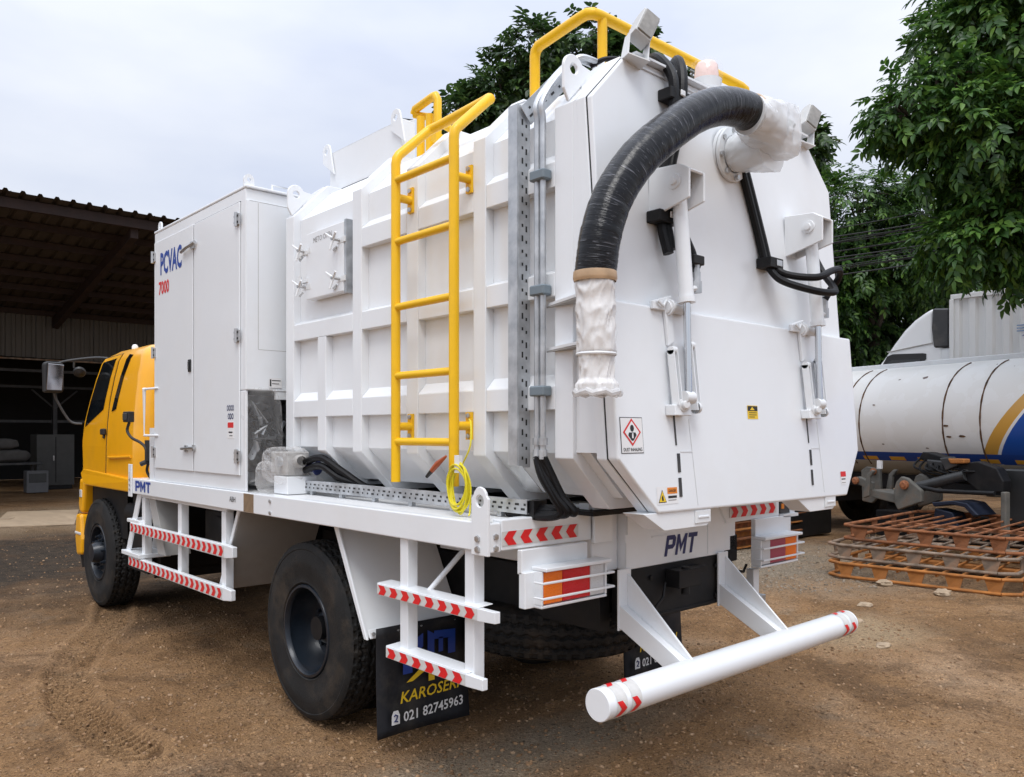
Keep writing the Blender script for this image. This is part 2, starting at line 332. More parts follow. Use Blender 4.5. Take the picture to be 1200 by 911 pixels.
def ground_mat():
    m = bpy.data.materials.new('dirt'); m.use_nodes = True; n = m.node_tree.nodes; l = m.node_tree.links; b = n['Principled BSDF']; b.inputs['Roughness'].default_value = .95; b.inputs['Specular IOR Level'].default_value = .2
    t = n.new('ShaderNodeTexCoord'); P = t.outputs['Object']
    def noise(sc, det=6, ro=.6, dist=0):
        z = n.new('ShaderNodeTexNoise'); z.inputs['Scale'].default_value = sc; z.inputs['Detail'].default_value = det; z.inputs['Roughness'].default_value = ro; z.inputs['Distortion'].default_value = dist; l.new(P, z.inputs['Vector']); return z.outputs[0]
    def ramp(src, *st):
        r = n.new('ShaderNodeValToRGB'); e = r.color_ramp.elements
        while len(e) < len(st): e.new(.5)
        for el, (p, c) in zip(e, st): el.position = p; el.color = (*c, 1)
        l.new(src, r.inputs[0]); return r.outputs[0]
    def mixc(f, a, c, mode='MIX'):
        x = n.new('ShaderNodeMixRGB'); x.blend_type = mode
        for s, i in ((f, 0), (a, 1), (c, 2)):
            if isinstance(s, tuple): x.inputs[i].default_value = (*s, 1)
            elif isinstance(s, (int, float)): x.inputs[i].default_value = s
            else: l.new(s, x.inputs[i])
        return x.outputs[0]
    def blob(cx, cy, rx, ry, soft=.35, wob=.5):
        sp = n.new('ShaderNodeMapping'); sp.inputs['Location'].default_value = (-cx / rx, -cy / ry, 0); sp.inputs['Scale'].default_value = (1 / rx, 1 / ry, 0); l.new(P, sp.inputs[0])
        ln = n.new('ShaderNodeVectorMath'); ln.operation = 'LENGTH'; l.new(sp.outputs[0], ln.inputs[0])
        ad = n.new('ShaderNodeMath'); ad.operation = 'MULTIPLY_ADD'; l.new(noise(1.3, 7, .65), ad.inputs[0]); ad.inputs[1].default_value = wob * 2; l.new(ln.outputs['Value'], ad.inputs[2])
        q = n.new('ShaderNodeMapRange'); q.inputs['From Min'].default_value = 1 + wob - soft; q.inputs['From Max'].default_value = 1 + wob + soft; q.inputs['To Min'].default_value = 1; q.inputs['To Max'].default_value = 0
        l.new(ad.outputs[0], q.inputs['Value']); return q.outputs[0]
    c = ramp(noise(.55, 8, .68), (.30, (.24, .128, .054)), (.5, (.40, .231, .110)), (.70, (.55, .360, .215)))
    c = mixc(ramp(noise(9, 6, .7), (.52, (0, 0, 0)), (.74, (.45, .45, .45))), c, (.13, .078, .042))
    c = mixc(ramp(noise(2.3, 8, .7), (.56, (0, 0, 0)), (.70, (.6, .6, .6))), c, (.37, .28, .19))
    c = mixc(blob(-.6, 10.0, 3.4, 3.9, .5, .7), c, ramp(noise(6, 7, .7), (.35, (.035, .028, .022)), (.7, (.095, .070, .048))))              # black trodden-in oil and coal
    c = mixc(blob(1.2, 15.6, 9, 2.6, .3, .3), c, (.30, .215, .135))                  # worn floor of the shed
    c = mixc(ramp(noise(.8, 9, .72, .8), (.50, (0, 0, 0)), (.62, (.6, .6, .6))), c, (.115, .064, .032))     # damp trodden patches
    tk_ = n.new('ShaderNodeAttribute'); tk_.attribute_name = 'track'; c = mixc(tk_.outputs['Fac'], c, (.50, .30, .15)); tg_ = n.new('ShaderNodeAttribute'); tg_.attribute_name = 'track_gap'; c = mixc(tg_.outputs['Fac'], c, (.11, .062, .032))
    c = mixc(blob(6.2, 3.2, 1.9, 1.7, .6, .9), c, (.29, .235, .17))                  # grey gravel by the rusty frames
    c = mixc(blob(3.4, .6, .7, .45, .5, 1.0), c, (.47, .335, .20))
    c = mixc(blob(-1.0, .55, 1.5, .3, .4, .7), c, (.38, .29, .20))
    c = mixc(ramp(noise(75, 3, .6), (.60, (0, 0, 0)), (.72, (.45, .45, .45))), c, (.40, .29, .19))
    c = mixc(ramp(noise(30, 7, .78, 1.2), (.55, (0, 0, 0)), (.66, (.55, .55, .55))), c, (.10, .058, .03))
    c = mixc(ramp(noise(46, 4, .7), (.60, (0, 0, 0)), (.76, (.5, .5, .5))), c, (.09, .055, .03))
    def crumbs(sc, lo, hi, lim):
        v_ = n.new('ShaderNodeTexVoronoi'); v_.inputs['Scale'].default_value = sc; l.new(P, v_.inputs['Vector']); sp = n.new('ShaderNodeSeparateColor'); l.new(v_.outputs['Color'], sp.inputs[0])
        q = n.new('ShaderNodeMapRange'); q.inputs['To Min'].default_value = lo; q.inputs['To Max'].default_value = hi; l.new(sp.outputs[0], q.inputs['Value'])
        k = n.new('ShaderNodeMapRange'); k.inputs['From Min'].default_value = lim * .7; k.inputs['From Max'].default_value = lim; k.inputs['To Min'].default_value = 1; k.inputs['To Max'].default_value = 0; l.new(v_.outputs['Distance'], k.inputs['Value'])
        x = n.new('ShaderNodeMixRGB'); l.new(k.outputs[0], x.inputs[0]); x.inputs[1].default_value = (1, 1, 1, 1); l.new(q.outputs[0], x.inputs[2]); return x.outputs[0], k.outputs[0]
    g1, h1 = crumbs(48, .45, 1.5, .42); g2, h2 = crumbs(120, .5, 1.45, .5); g3, h3 = crumbs(17, .55, 1.35, .30)
    for g_ in (g1, g2, g3): c = mixc(1.0, c, g_, 'MULTIPLY')
    l.new(c, b.inputs['Base Color'])
    bp = n.new('ShaderNodeBump'); bp.inputs['Strength'].default_value = .9; bp.inputs['Distance'].default_value = .05
    hh = n.new('ShaderNodeMath'); hh.operation = 'MULTIPLY_ADD'; l.new(h1, hh.inputs[0]); hh.inputs[1].default_value = .25; l.new(noise(60, 5, .7), hh.inputs[2])
    ad = n.new('ShaderNodeMath'); ad.operation = 'ADD'; l.new(hh.outputs[0], ad.inputs[0]); l.new(noise(26, 7, .7), ad.inputs[1]); l.new(ad.outputs[0], bp.inputs['Height']); l.new(bp.outputs[0], b.inputs['Normal'])
    return m
_d, _s = track_dist(X.ravel(), Y.ravel()); _a = me.attributes.new('track', 'FLOAT', 'POINT'); _lug = np.abs(((_s / .06 + _d * 8) % 1) - .5) < .24; _br = np.clip(vnoise(X.ravel(), Y.ravel(), .5, 12) * 2.0 - .15, 0, 1); _m = np.clip((.15 - _d) / .03, 0, 1) * _br; _a.data.foreach_set('value', (_m * _lug * .55 + .35 * np.clip(1 - np.abs(_d - .18) / .06, 0, 1)).astype(np.float32)); _a = me.attributes.new('track_gap', 'FLOAT', 'POINT'); _a.data.foreach_set('value', (_m * ~_lug * .60).astype(np.float32))
me.materials.append(ground_mat()); g = bpy.data.objects.new('ground', me); COL.objects.link(g); g['kind'] = 'structure'

# loose pebbles and chips: one scatter
def scatter(name, count, rmin, rmax, smin, smax, cols, flat=(.35, .8), ang=(R(3), R(84)), elong=1.0, filt=None):
    ico = [(0, 0, 1), (.894, 0, .447), (.276, .851, .447), (-.724, .526, .447), (-.724, -.526, .447), (.276, -.851, .447), (.724, .526, -.447), (-.276, .851, -.447), (-.894, 0, -.447), (-.276, -.851, -.447), (.724, -.526, -.447), (0, 0, -1)]
    tri = [(0, 1, 2), (0, 2, 3), (0, 3, 4), (0, 4, 5), (0, 5, 1), (1, 6, 2), (2, 7, 3), (3, 8, 4), (4, 9, 5), (5, 10, 1), (6, 7, 2), (7, 8, 3), (8, 9, 4), (9, 10, 5), (10, 6, 1)]
    ico = np.array(ico); tri = np.array(tri)
    r = np.exp(RNG.uniform(math.log(rmin), math.log(rmax), count)); a = RNG.uniform(ang[0], ang[1], count)
    x = -3.45 + r * np.sin(a); y = -2.587 + r * np.cos(a)
    if filt is not None:
        k = filt(x, y); x, y, r = x[k], y[k], r[k]; count = len(x)
    s = smin + (smax - smin) * RNG.random(count) ** 3; th = RNG.uniform(0, 6.28, count)
    sx = s * RNG.uniform(.8, 1.3, count) * elong; sy = s * RNG.uniform(.6, 1, count) / elong; sz = s * RNG.uniform(flat[0], flat[1], count) / elong ** .5
    v = ico[None] * np.stack([sx, sy, sz], 1)[:, None] * RNG.uniform(.75, 1.15, (count, 12, 1)); ct, st = np.cos(th)[:, None], np.sin(th)[:, None]
    vx = v[..., 0] * ct - v[..., 1] * st + x[:, None]; vy = v[..., 0] * st + v[..., 1] * ct + y[:, None]; vz = v[..., 2] + (gheight(x, y) + sz * .35)[:, None]
    V = np.stack([vx, vy, vz], -1).reshape(-1, 3); F = (tri[None] + (np.arange(count) * 12)[:, None, None]).reshape(-1, 3)
    me = bpy.data.meshes.new(name); me.vertices.add(len(V)); me.vertices.foreach_set('co', V.ravel()); me.loops.add(F.size); me.loops.foreach_set('vertex_index', F.ravel().astype(np.int32)); me.polygons.add(len(F))
    me.polygons.foreach_set('loop_start', np.arange(0, F.size, 3, dtype=np.int32)); me.polygons.foreach_set('loop_total', np.full(len(F), 3, dtype=np.int32)); me.update(calc_edges=True)
    m = bpy.data.materials.new(name); m.use_nodes = True; n = m.node_tree.nodes; b = n['Principled BSDF']; b.inputs['Roughness'].default_value = .9
    ge = n.new('ShaderNodeNewGeometry'); cr_ = n.new('ShaderNodeValToRGB'); e = cr_.color_ramp.elements
    while len(e) < len(cols): e.new(.5)
    for i, cc in enumerate(cols): e[i].position = i / (len(cols) - 1); e[i].color = (*cc, 1)
    m.node_tree.links.new(ge.outputs['Random Per Island'], cr_.inputs[0]); m.node_tree.links.new(cr_.outputs[0], b.inputs['Base Color'])
    me.materials.append(m); o = bpy.data.objects.new(name, me); COL.objects.link(o); o['kind'] = 'stuff'; return o
o = scatter('pebbles', 42000, 2.2, 24, .0025, .017, [(.13, .072, .034), (.22, .125, .06), (.28, .165, .085), (.32, .20, .105), (.18, .10, .05), (.37, .25, .15)])
tag(o, 'loose pebbles and crumbs of earth scattered over the yard', 'gravel')
o = scatter('wood_chips', 9000, 2.2, 16, .004, .015, [(.30, .18, .09), (.20, .11, .05), (.38, .26, .15), (.11, .06, .03)], flat=(.12, .25), elong=1.9)
tag(o, 'pale splinters and chips strewn over the brown dirt', 'chips')
o = scatter('gravel_patch', 7000, 7.5, 13, .004, .024, [(.20, .16, .12), (.27, .22, .165), (.13, .10, .07), (.34, .28, .21)], ang=(R(55), R(80)), filt=lambda x, y: ((x - 6.0) / 2.0) ** 2 + ((y - 3.0) / 1.7) ** 2 < 1)
tag(o, 'grey gravel spread behind the truck near the rusty frames', 'gravel')

# ================================================================== THE TRUCK
T = thing('vacuum_truck', 'white vacuum tanker truck with yellow cab, yellow side ladder and thick black suction hose', 'truck', (0.03, 3.0, 0))
XL, XR, CX = -.985, 1.03, .0225

# ---- chassis, axles and dark running gear
mb = MB()
for x in (-.44, .42):
    mb.box(x - .035, x + .035, .06, 6.5, .72, .98, BLACK)
obj('chassis_rail', mb, T)
mb = MB(); mb.box(-.39, .455, -.028, .06, .755, 1.015, BLACK)
mb.box(-.40, .465, -.036, -.024, .755, .775, BLACK)
cm = obj('rear_crossmember', mb, T, .004)
mb = MB(); mb.box(-.08, .10, -.12, -.03, .90, .99, BLACK); mb.cyl((.01, -.09, .86), (.01, -.09, 1.0), .022, BLACK); mb.box(-.02, .2, -.09, -.03, .955, .985, BLACK)
mb.tube([(-.3, -.05, .82), (-.22, -.06, .80), (-.15, -.07, .86), (-.12, -.06, .93)], .008, BLACK, 6)
obj('tow_hook', mb, cm, .003)
for x in (-.34, -.2, .36, .42):
    for z in (.80, .96):
        mb = MB(); mb.lathe([(0, .014), (.012, .013), (.013, 0)], (x, -.028, z), (0, -1, 0), BLACK, 6); obj('bolt', mb, cm)
mb = MB(); mb.box(.9, 1.0, 2.0, 4.6, .0, .0, BLACK) if False else None
mb.box(-.62, .66, 3.2, 4.35, .66, 1.1, BLACK); mb.box(-.55, .6, 2.75, 3.2, .75, 1.1, BLACK); mb.box(.60, 1.0, 3.0, 4.3, .55, 1.1, BLACK)
mb.cyl((-.62, 3.5, .8), (-.82, 3.5, .8), .16, BLACK, 20); mb.box(-.8, -.62, 3.75, 4.1, .8, 1.05, DKGREY); mb.cyl((-.72, 2.9, .72), (-.72, 4.2, .72), .05, BLACK, 10)
mb.tube([(-.7, 4.3, .9), (-.78, 4.0, 1.02), (-.8, 3.6, 1.0), (-.75, 3.1, .9)], .018, BLACK, 6)
obj('gearbox_and_pumps', mb, T, .01)
mb = MB(); mb.box(-.83, -.80, 3.42, 3.52, .86, .93, PYEL); obj('warning_plate', mb, T)
mb = MB(); mb.tube([(-1.05, 1.79, .52), (-.5, 1.79, .52), (-.2, 1.79, .52), (0.02, 1.79, .52), (.25, 1.79, .52), (.5, 1.79, .52), (1.1, 1.79, .52)], [.07, .09, .12, .22, .12, .09, .07], BLACK, 14); obj('rear_axle', mb, T)
mb = MB(); mb.box(-.95, 1.0, 5.95, 6.08, .38, .5, BLACK); mb.cyl((0.02, 1.9, .55), (0.02, 4.0, .75), .05, BLACK, 12); obj('front_axle', mb, T)
mb = MB()
for x in (-.52, .5):
    for k in range(5): mb.box(x - .04, x + .04, 1.1 + k * .08, 2.5 - k * .08, .60 + k * .018, .615 + k * .018, BLACK)
obj('leaf_spring', mb, T)

# ---- wheels
def tyre_mesh(Rr=.525, wd=.272, rim=.262):
    N, M = 264, 44; hw = wd * .41; v = []; f = []
    xs = np.linspace(-hw, hw, M)
    th = np.linspace(0, 2 * np.pi, N, endpoint=False)
    TH, XS = np.meshgrid(th, xs, indexing='ij')
    r = Rr - .010 * (XS / hw) ** 2
    tri = lambda t: np.abs(((t) % 1) - .5) * 4 - 1
    for k in (-.52, 0, .52):
        d = np.abs(XS - (k * hw + .009 * tri(TH / (2 * np.pi) * 44 + (0 if k else .5)))); r = r - .013 * np.clip((.0085 - d) / .003, 0, 1)
    sh = np.clip((np.abs(XS) - hw * .80) / (hw * .06), 0, 1); r = r - .012 * sh * (np.abs(((TH / (2 * np.pi) * 44) % 1) - .5) < .17)
    # sipes
    r = r - .006 * (np.abs(((TH / (2 * np.pi) * 88 + XS * 3) % 1) - .5) < .08) * (np.abs(XS) < hw * .8)
    P = np.stack([XS, r * np.sin(TH), r * np.cos(TH)], -1).reshape(-1, 3)
    F = [(i * M + j, i * M + j + 1, ((i + 1) % N) * M + j + 1, ((i + 1) % N) * M + j) for i in range(N) for j in range(M - 1)]
    mb = MB(); mb.add(P.tolist(), F, RUB)
    e = Rr - .010
    for s in (-1, 1):
        prof = [(s * hw, e), (s * (hw + .010), e - .012), (s * (hw + .017), e - .035), (s * (hw + .014), e - .04), (s * (hw + .022), e - .075), (s * (wd / 2), (Rr + rim) / 2 + .02), (s * (wd / 2 + .002), (Rr + rim) / 2), (s * (wd / 2 - .001), (Rr + rim) / 2 - .012), (s * (wd / 2 - .002), rim + .06), (s * (wd / 2 - .010), rim + .03), (s * (wd / 2 - .008), rim + .022), (s * (wd / 2 - .028), rim + .004), (s * (wd / 2 - .05), rim - .012)]
        mb.lathe(prof, (0, 0, 0), 'x', RUB, 72)
    return mb.mesh('tyre')
TYRE = tyre_mesh()
def dish_rim(side):     # rear disc: deep concave towards side*x
    s = side; mb = MB()
    mb.lathe([(s * .118, .272), (s * .128, .268), (s * .130, .255), (s * .118, .247), (s * .10, .243), (s * .085, .250), (s * .02, .244), (-s * .02, .236), (-s * .055, .215), (-s * .066, .18), (-s * .068, .14), (-s * .068, .10), (-s * .035, .098), (s * .0, .092), (s * .012, .07), (s * .014, 0)], (0, 0, 0), 'x', RIM, 56)
    mb.lathe([(-s * .1, .245), (-s * .118, .272), (s * .02, .25)], (0, 0, 0), 'x', RIM, 40)
    return mb.mesh('rim')
def hub_rim(side):      # front disc: bulging outwards
    s = side; mb = MB()
    mb.lathe([(s * .118, .272), (s * .128, .266), (s * .126, .25), (s * .10, .243), (s * .05, .236), (s * .055, .21), (s * .085, .19), (s * .09, .165), (s * .095, .11), (s * .15, .10), (s * .185, .085), (s * .19, 0)], (0, 0, 0), 'x', RIM, 48)
    mb.lathe([(-s * .1, .245), (-s * .118, .272), (s * .02, .25)], (0, 0, 0), 'x', RIM, 40)
    return mb.mesh('rim')
def nut_mesh(): 
    mb = MB(); mb.lathe([(0, .021), (.026, .020), (.027, .012), (.05, .011), (.051, 0)], (0, 0, 0), 'x', RIM, 6, smooth=False); return mb.mesh('wheel_nut')
NUT = nut_mesh()
RIMS = {}
def wheel(name, c, side, kind, nuts=True, rot=None, squash=True, label=None):
    o = bpy.data.objects.new(name, None); COL.objects.link(o); o.parent = T; o.location = Vector(c) - WL[T]; WL[o] = Vector(c); o.empty_display_size = .1
    if rot: o.rotation_euler = rot
    if label: o['label'] = label
    t = bpy.data.objects.new('tyre', TYRE); COL.objects.link(t); t.parent = o
    t.rotation_euler = (random.uniform(0, 6), 0, 0)
    if (kind, side) not in RIMS: RIMS[(kind, side)] = dish_rim(side) if kind == 'dish' else hub_rim(side)
    r = bpy.data.objects.new('rim', RIMS[(kind, side)]); COL.objects.link(r); r.parent = o
    if nuts:
        for k in range(8):
            a = k * math.pi / 4 + .2; q = bpy.data.objects.new('wheel_nut', NUT); COL.objects.link(q); q.parent = o
            rr = .14 if kind == 'dish' else .15; xo = -.066 * side if kind == 'dish' else .09 * side
            q.location = (xo, rr * math.sin(a), rr * math.cos(a))
            if side < 0: q.rotation_euler = (0, 0, math.pi)
    return o
ZW = .517
wheel('wheel', (-.995, 1.79, ZW), -1, 'dish'); wheel('wheel', (-.685, 1.79, ZW), 1, 'dish', False)
wheel('wheel', (1.045, 1.79, ZW), 1, 'dish'); wheel('wheel', (.735, 1.79, ZW), -1, 'dish', False)
wheel('wheel', (-.965, 6.02, ZW), -1, 'hub'); wheel('wheel', (1.02, 6.02, ZW), 1, 'hub')
wheel('spare_wheel', (-.07, .78, .615), 1, 'hub', False, rot=(0, R(90), 0), label='spare wheel slung flat under the rear of the chassis')
mb = MB(); mb.box(-.1, -.04, .72, .84, .70, .95, BLACK); obj('spare_wheel_carrier', mb, T)

# ---- deck
ZD = 1.303; D0, D1 = -1.225, 1.28
mb = MB()
mb.box(D0, D0 + .06, .003, 4.63, 1.178, ZD, WHITE); mb.box(D1 - .06, D1, .003, 4.63, 1.178, ZD, WHITE)
mb.box(D0 + .06, D1 - .06, 4.57, 4.628, 1.18, ZD - .002, WHITE)
dk = obj('deck_frame', mb, T, .006, segs=2)
CHK = bpy.data.materials.new('white_checker_plate'); CHK.use_nodes = True
_n = CHK.node_tree.nodes; _l = CHK.node_tree.links; _b = _n['Principled BSDF']; _b.inputs['Base Color'].default_value = (.74, .745, .75, 1); _b.inputs['Roughness'].default_value = .38
_t = _n.new('ShaderNodeTexCoord'); _m = _n.new('ShaderNodeMapping'); _m.inputs['Rotation'].default_value = (0, 0, R(45)); _l.new(_t.outputs['Object'], _m.inputs[0])
_c = _n.new('ShaderNodeTexChecker'); _c.inputs['Scale'].default_value = 38; _l.new(_m.outputs[0], _c.inputs[0]); _p = _n.new('ShaderNodeBump'); _p.inputs['Strength'].default_value = .5; _p.inputs['Distance'].default_value = .004
_l.new(_c.outputs['Fac'], _p.inputs['Height']); _l.new(_p.outputs[0], _b.inputs['Normal'])
mb = MB(); mb.box(D0 + .061, D1 - .061, .062, 4.568, ZD - .016, ZD - .003, CHK); obj('deck_plate', mb, dk)
mb = MB(); mb.box(D0 + .062, -.60, 0.0, .06, 1.182, ZD + .012, WHITE); obj('rear_beam', mb, dk, .006, segs=2)
mb = MB(); mb.prism([(.515, 1.175), (.515, 1.215), (.46, 1.285), (1.085, 1.285), (1.085, 1.178)], 'y', 0, .06, WHITE); mb.box(1.085, D1 - .062, .01, .06, 1.178, 1.285, WHITE)
obj('rear_beam', mb, dk, .005, segs=2)
mb = MB(); mb.box(1.09, 1.2, -.004, .012, 1.19, 1.275, DKGREY); mb.box(1.085, 1.26, -.03, .0, 1.170, 1.188, WHITE); mb.box(1.10, 1.13, -.008, -.003, 1.22, 1.25, PORANGE); obj('side_marker_lamp', mb, dk)
for k in range(9):
    y = .35 + k * .5
    mb = MB(); mb.box(D0 + .06, D1 - .06, y, y + .05, 1.19, 1.286, BLACK); obj('deck_crossmember', mb, dk)
# deck fittings on the near edge
def lug(y, w_=.11, h0=1.165, h1=1.455, hole=True):
    mb = MB(); n = 10; pts = [(y - w_ / 2, h0), (y + w_ / 2, h0), (y + w_ / 2, h1 - .05)] + [(y + math.cos(R(15 + 150 * k / n)) * w_ * .40, h1 - .05 + math.sin(R(15 + 150 * k / n)) * .05) for k in range(n + 1)] + [(y - w_ / 2, h1 - .05)]
    # plate with a real hole: outer loop bridged to the hole loop
    bm_o = pts; hc = (y, h1 - .06); hr = .026; K = 16
    hp = [(hc[0] + hr * math.cos(2 * math.pi * k / K), hc[1] + hr * math.sin(2 * math.pi * k / K)) for k in range(K)]
    for e, sgn in ((0, 1),):
        pass
    mb.add(*plate_with_hole(pts, hp, 'x', D0 - .014, D0 - .001), WHITE); o = obj('lifting_lug', mb, dk, .002)
    for z in (1.19, 1.235):
        b = MB(); b.lathe([(0, .015), (.010, .014), (.011, 0)], (D0 - .014, y + .01, z), (-1, 0, 0), ZINC, 6); obj('bolt', b, dk)
def plate_with_hole(outer, hole, ax, a, b):
    """thick plate with a through hole, faces fanned between loops of equal count"""
    def resample(loop, k):
        L = [0]; m = len(loop)
        for i in range(m): L.append(L[-1] + math.dist(loop[i], loop[(i + 1) % m]))
        out = []
        for j in range(k):
            s = L[-1] * j / k; i = max(q for q in range(m) if L[q] <= s + 1e-9); t = (s - L[i]) / (L[i + 1] - L[i]); p, q = loop[i], loop[(i + 1) % m]
            out.append((p[0] + (q[0] - p[0]) * t, p[1] + (q[1] - p[1]) * t))
        return out
    K = 48; o = resample(outer, K); c = (sum(p[0] for p in hole) / len(hole), sum(p[1] for p in hole) / len(hole)); r = math.dist(hole[0], c)
    # snap nearest resampled points to the true corners
    for p in outer:
        j = min(range(K), key=lambda q: math.dist(o[q], p)); o[j] = p
    h = [(c[0] + r * (p[0] - c[0]) / max(1e-6, math.dist(p, c)), c[1] + r * (p[1] - c[1]) / max(1e-6, math.dist(p, c))) for p in o]
    def P(p, t): return {'x': (t, p[0], p[1]), 'y': (p[0], t, p[1]), 'z': (p[0], p[1], t)}[ax]
    v = [P(p, a) for p in o] + [P(p, a) for p in h] + [P(p, b) for p in o] + [P(p, b) for p in h]; f = []
    for i in range(K):
        j = (i + 1) % K
        f += [(i, j, K + j, K + i), (2 * K + i, 3 * K + i, 3 * K + j, 2 * K + j), (i, 2 * K + i, 2 * K + j, j), (K + i, K + j, 3 * K + j, 3 * K + i)]
    return v, f
lug(.055)
mb = MB(); mb.box(D0 - .012, D0 - .001, 4.55, 4.63, 1.15, 1.42, WHITE); mb.box(D0 - .016, D0 - .011, 4.575, 4.605, 1.30, 1.36, SILV); obj('corner_plate', mb, dk, .003)
for z in (1.21, 1.25, 1.29):
    mb = MB(); mb.lathe([(0, .010), (.006, .009), (.007, 0)], (D0 - .012, 4.59, z), (-1, 0, 0), ZINC, 6); obj('bolt', mb, dk)
for y, z in ((2.03, 1.2), (2.03, 1.27)):
    mb = MB(); mb.lathe([(0, .012), (.008, .011), (.009, 0)], (D0, y, z), (-1, 0, 0), ZINC, 6); obj('bolt', mb, dk)
for z in (1.195, 1.245):
    mb = MB(); mb.lathe([(0, .014), (.008, .013), (.009, 0)], (D0 + .03, 0.003, z), (0, -1, 0), ZINC, 6); obj('bolt', mb, dk)
mb = MB(); mb.box(D0 - .003, D0, 2.26, 2.40, 1.182, 1.298, BROWN); obj('tape_patch', mb, dk)
lettering('lettering', 'ABH', (D0 - .002, 2.57, 1.25), (0, -1, 0), (0, 0, 1), .09, .035, PBLACK, dk)
block_letters('lettering', 'PMT', (D0 - .001, 4.30, 1.245), (0, -1, 0), (0, 0, 1), .36, .085, BLUE, dk)
chevrons('chevron_strip', (-1.165, -.001, 1.204), (1, 0, 0), (0, 0, 1), .47, .060, 5, dk, -1)
chevrons('chevron_strip', (.545, -.001, 1.202), (1, 0, 0), (0, 0, 1), .50, .060, 5, dk, 1)

# ---- rear subframe box under the tank with its lettering
mb = MB(); mb.box(-.39, .455, -.03, .1, 1.017, 1.33, WHITE); mb.box(-.58, -.392, .02, 1.2, 1.017, 1.30, WHITE); mb.box(.457, .64, .02, 1.2, 1.017, 1.30, WHITE)
mb.box(-.575, .635, .015, .10, 1.305, 1.345, WHITE)
sf = obj('rear_subframe', mb, T, .004)
mb = MB(); mb.box(-.605, -.475, -.022, -.006, 1.165, 1.345, WHITE); mb.box(-.605, -.475, -.0055, .2, 1.325, 1.345, WHITE); mb.box(-.49, -.475, -.0055, .2, 1.17, 1.324, WHITE); obj('tank_foot_plate', mb, sf, .003)
mb = MB(); mb.slab([(-.39, -.031, 1.19), (-.30, -.031, 1.30), (-.39, -.031, 1.33)], (0, -.012, 0), WHITE); obj('gusset', mb, sf); mb = MB(); mb.slab([(.455, -.031, 1.19), (.37, -.031, 1.30), (.455, -.031, 1.33)], (0, -.012, 0), WHITE); obj('gusset', mb, sf)
mb = MB(); mb.box(-.392, -.386, -.034, -.03, 1.03, 1.15, WHITE2); mb.box(.29, .295, -.034, -.03, 1.03, 1.2, WHITE2); mb.box(-.19, -.06, -.034, -.03, 1.158, 1.165, WHITE2); obj('weld_seam', mb, sf)
block_letters('lettering', 'PMT', (.055, -.0305, 1.105), (1, 0, 0), (0, 0, 1), .29, .105, NAVY, sf, shear=.28)

# ---- tail lamps
def tail_lamp(x0, mirror):
    dz = .045 if not mirror else .025; o = MB(); X0, X1 = (x0, x0 + .42); yb = -.05
    stem0, stem1 = (X0 - .055, X1 - .06) if not mirror else (X0 + .05, X1 + .03)
    o.box(stem0, stem1, yb + .02, yb + .05, 1.03 + dz, 1.180, WHITE)
    if not mirror: o.box(X0 - .055, X0 + .02, yb, yb + .04, .885 + dz, 1.04 + dz, WHITE)
    o.box(X0, X1, yb - .075, yb + .02, 1.046 + dz, 1.062 + dz, WHITE); o.box(X0, X1, yb - .045, yb + .02, .885 + dz, .897 + dz, WHITE); o.box(X0, X0 + .012, yb - .045, yb + .02, .898 + dz, 1.045 + dz, WHITE); o.box(X1 - .012, X1, yb - .045, yb + .02, .898 + dz, 1.045 + dz, WHITE)
    o.box(X0 + .013, X1 - .013, yb - .01, yb + .018, .898 + dz, 1.045 + dz, DKGREY)
    lamp = obj('tail_lamp', o, T, .003)
    segs = [(0, .30, LENSO, 'orange indicator lens'), (.30, .76, LENSR, 'red brake lens'), (.76, 1, LENSC, 'clear reversing lens')]
    if mirror: segs = [(.0, .24, LENSC, 'clear reversing lens'), (.24, .68, LENSP, 'faded red brake lens'), (.68, 1, LENSO, 'orange indicator lens')]
    a0, a1 = X0 + .016, X1 - .016
    for s0, s1, m, lb in segs:
        q = MB(); q.box(a0 + (a1 - a0) * s0 + .001, a0 + (a1 - a0) * s1 - .001, yb - .042, yb - .011, .902 + dz, 1.040 + dz, m); obj('lens', q, lamp, .004, lb)
    for z in (.935 + dz, 1.0 + dz):
        q = MB(); q.tube([(X0 - .02, yb - .02, z), (X0 - .02, yb - .075, z), (X1 + .012, yb - .075, z), (X1 + .012, yb - .02, z)], .004, WHITE, 8); obj('guard_bar', q, lamp)
    return lamp
tail_lamp(-1.02, False); tail_lamp(.72, True)
mb = MB(); mb.box(.80, .86, .0, .05, .66, .884, WHITE2); mb.box(.855, .90, -.02, .05, .64, .73, GALV); obj('lamp_post_bracket', mb, T, .003)
mb = MB(); mb.box(.58, .66, .02, .15, .95, 1.10, BLACK); mb.tube([(.60, .03, .95), (.60, -.01, .90), (.66, -.02, .89), (.72, 0, .92)], .009, BLACK, 6); obj('lamp_wiring_box', mb, T, .01)

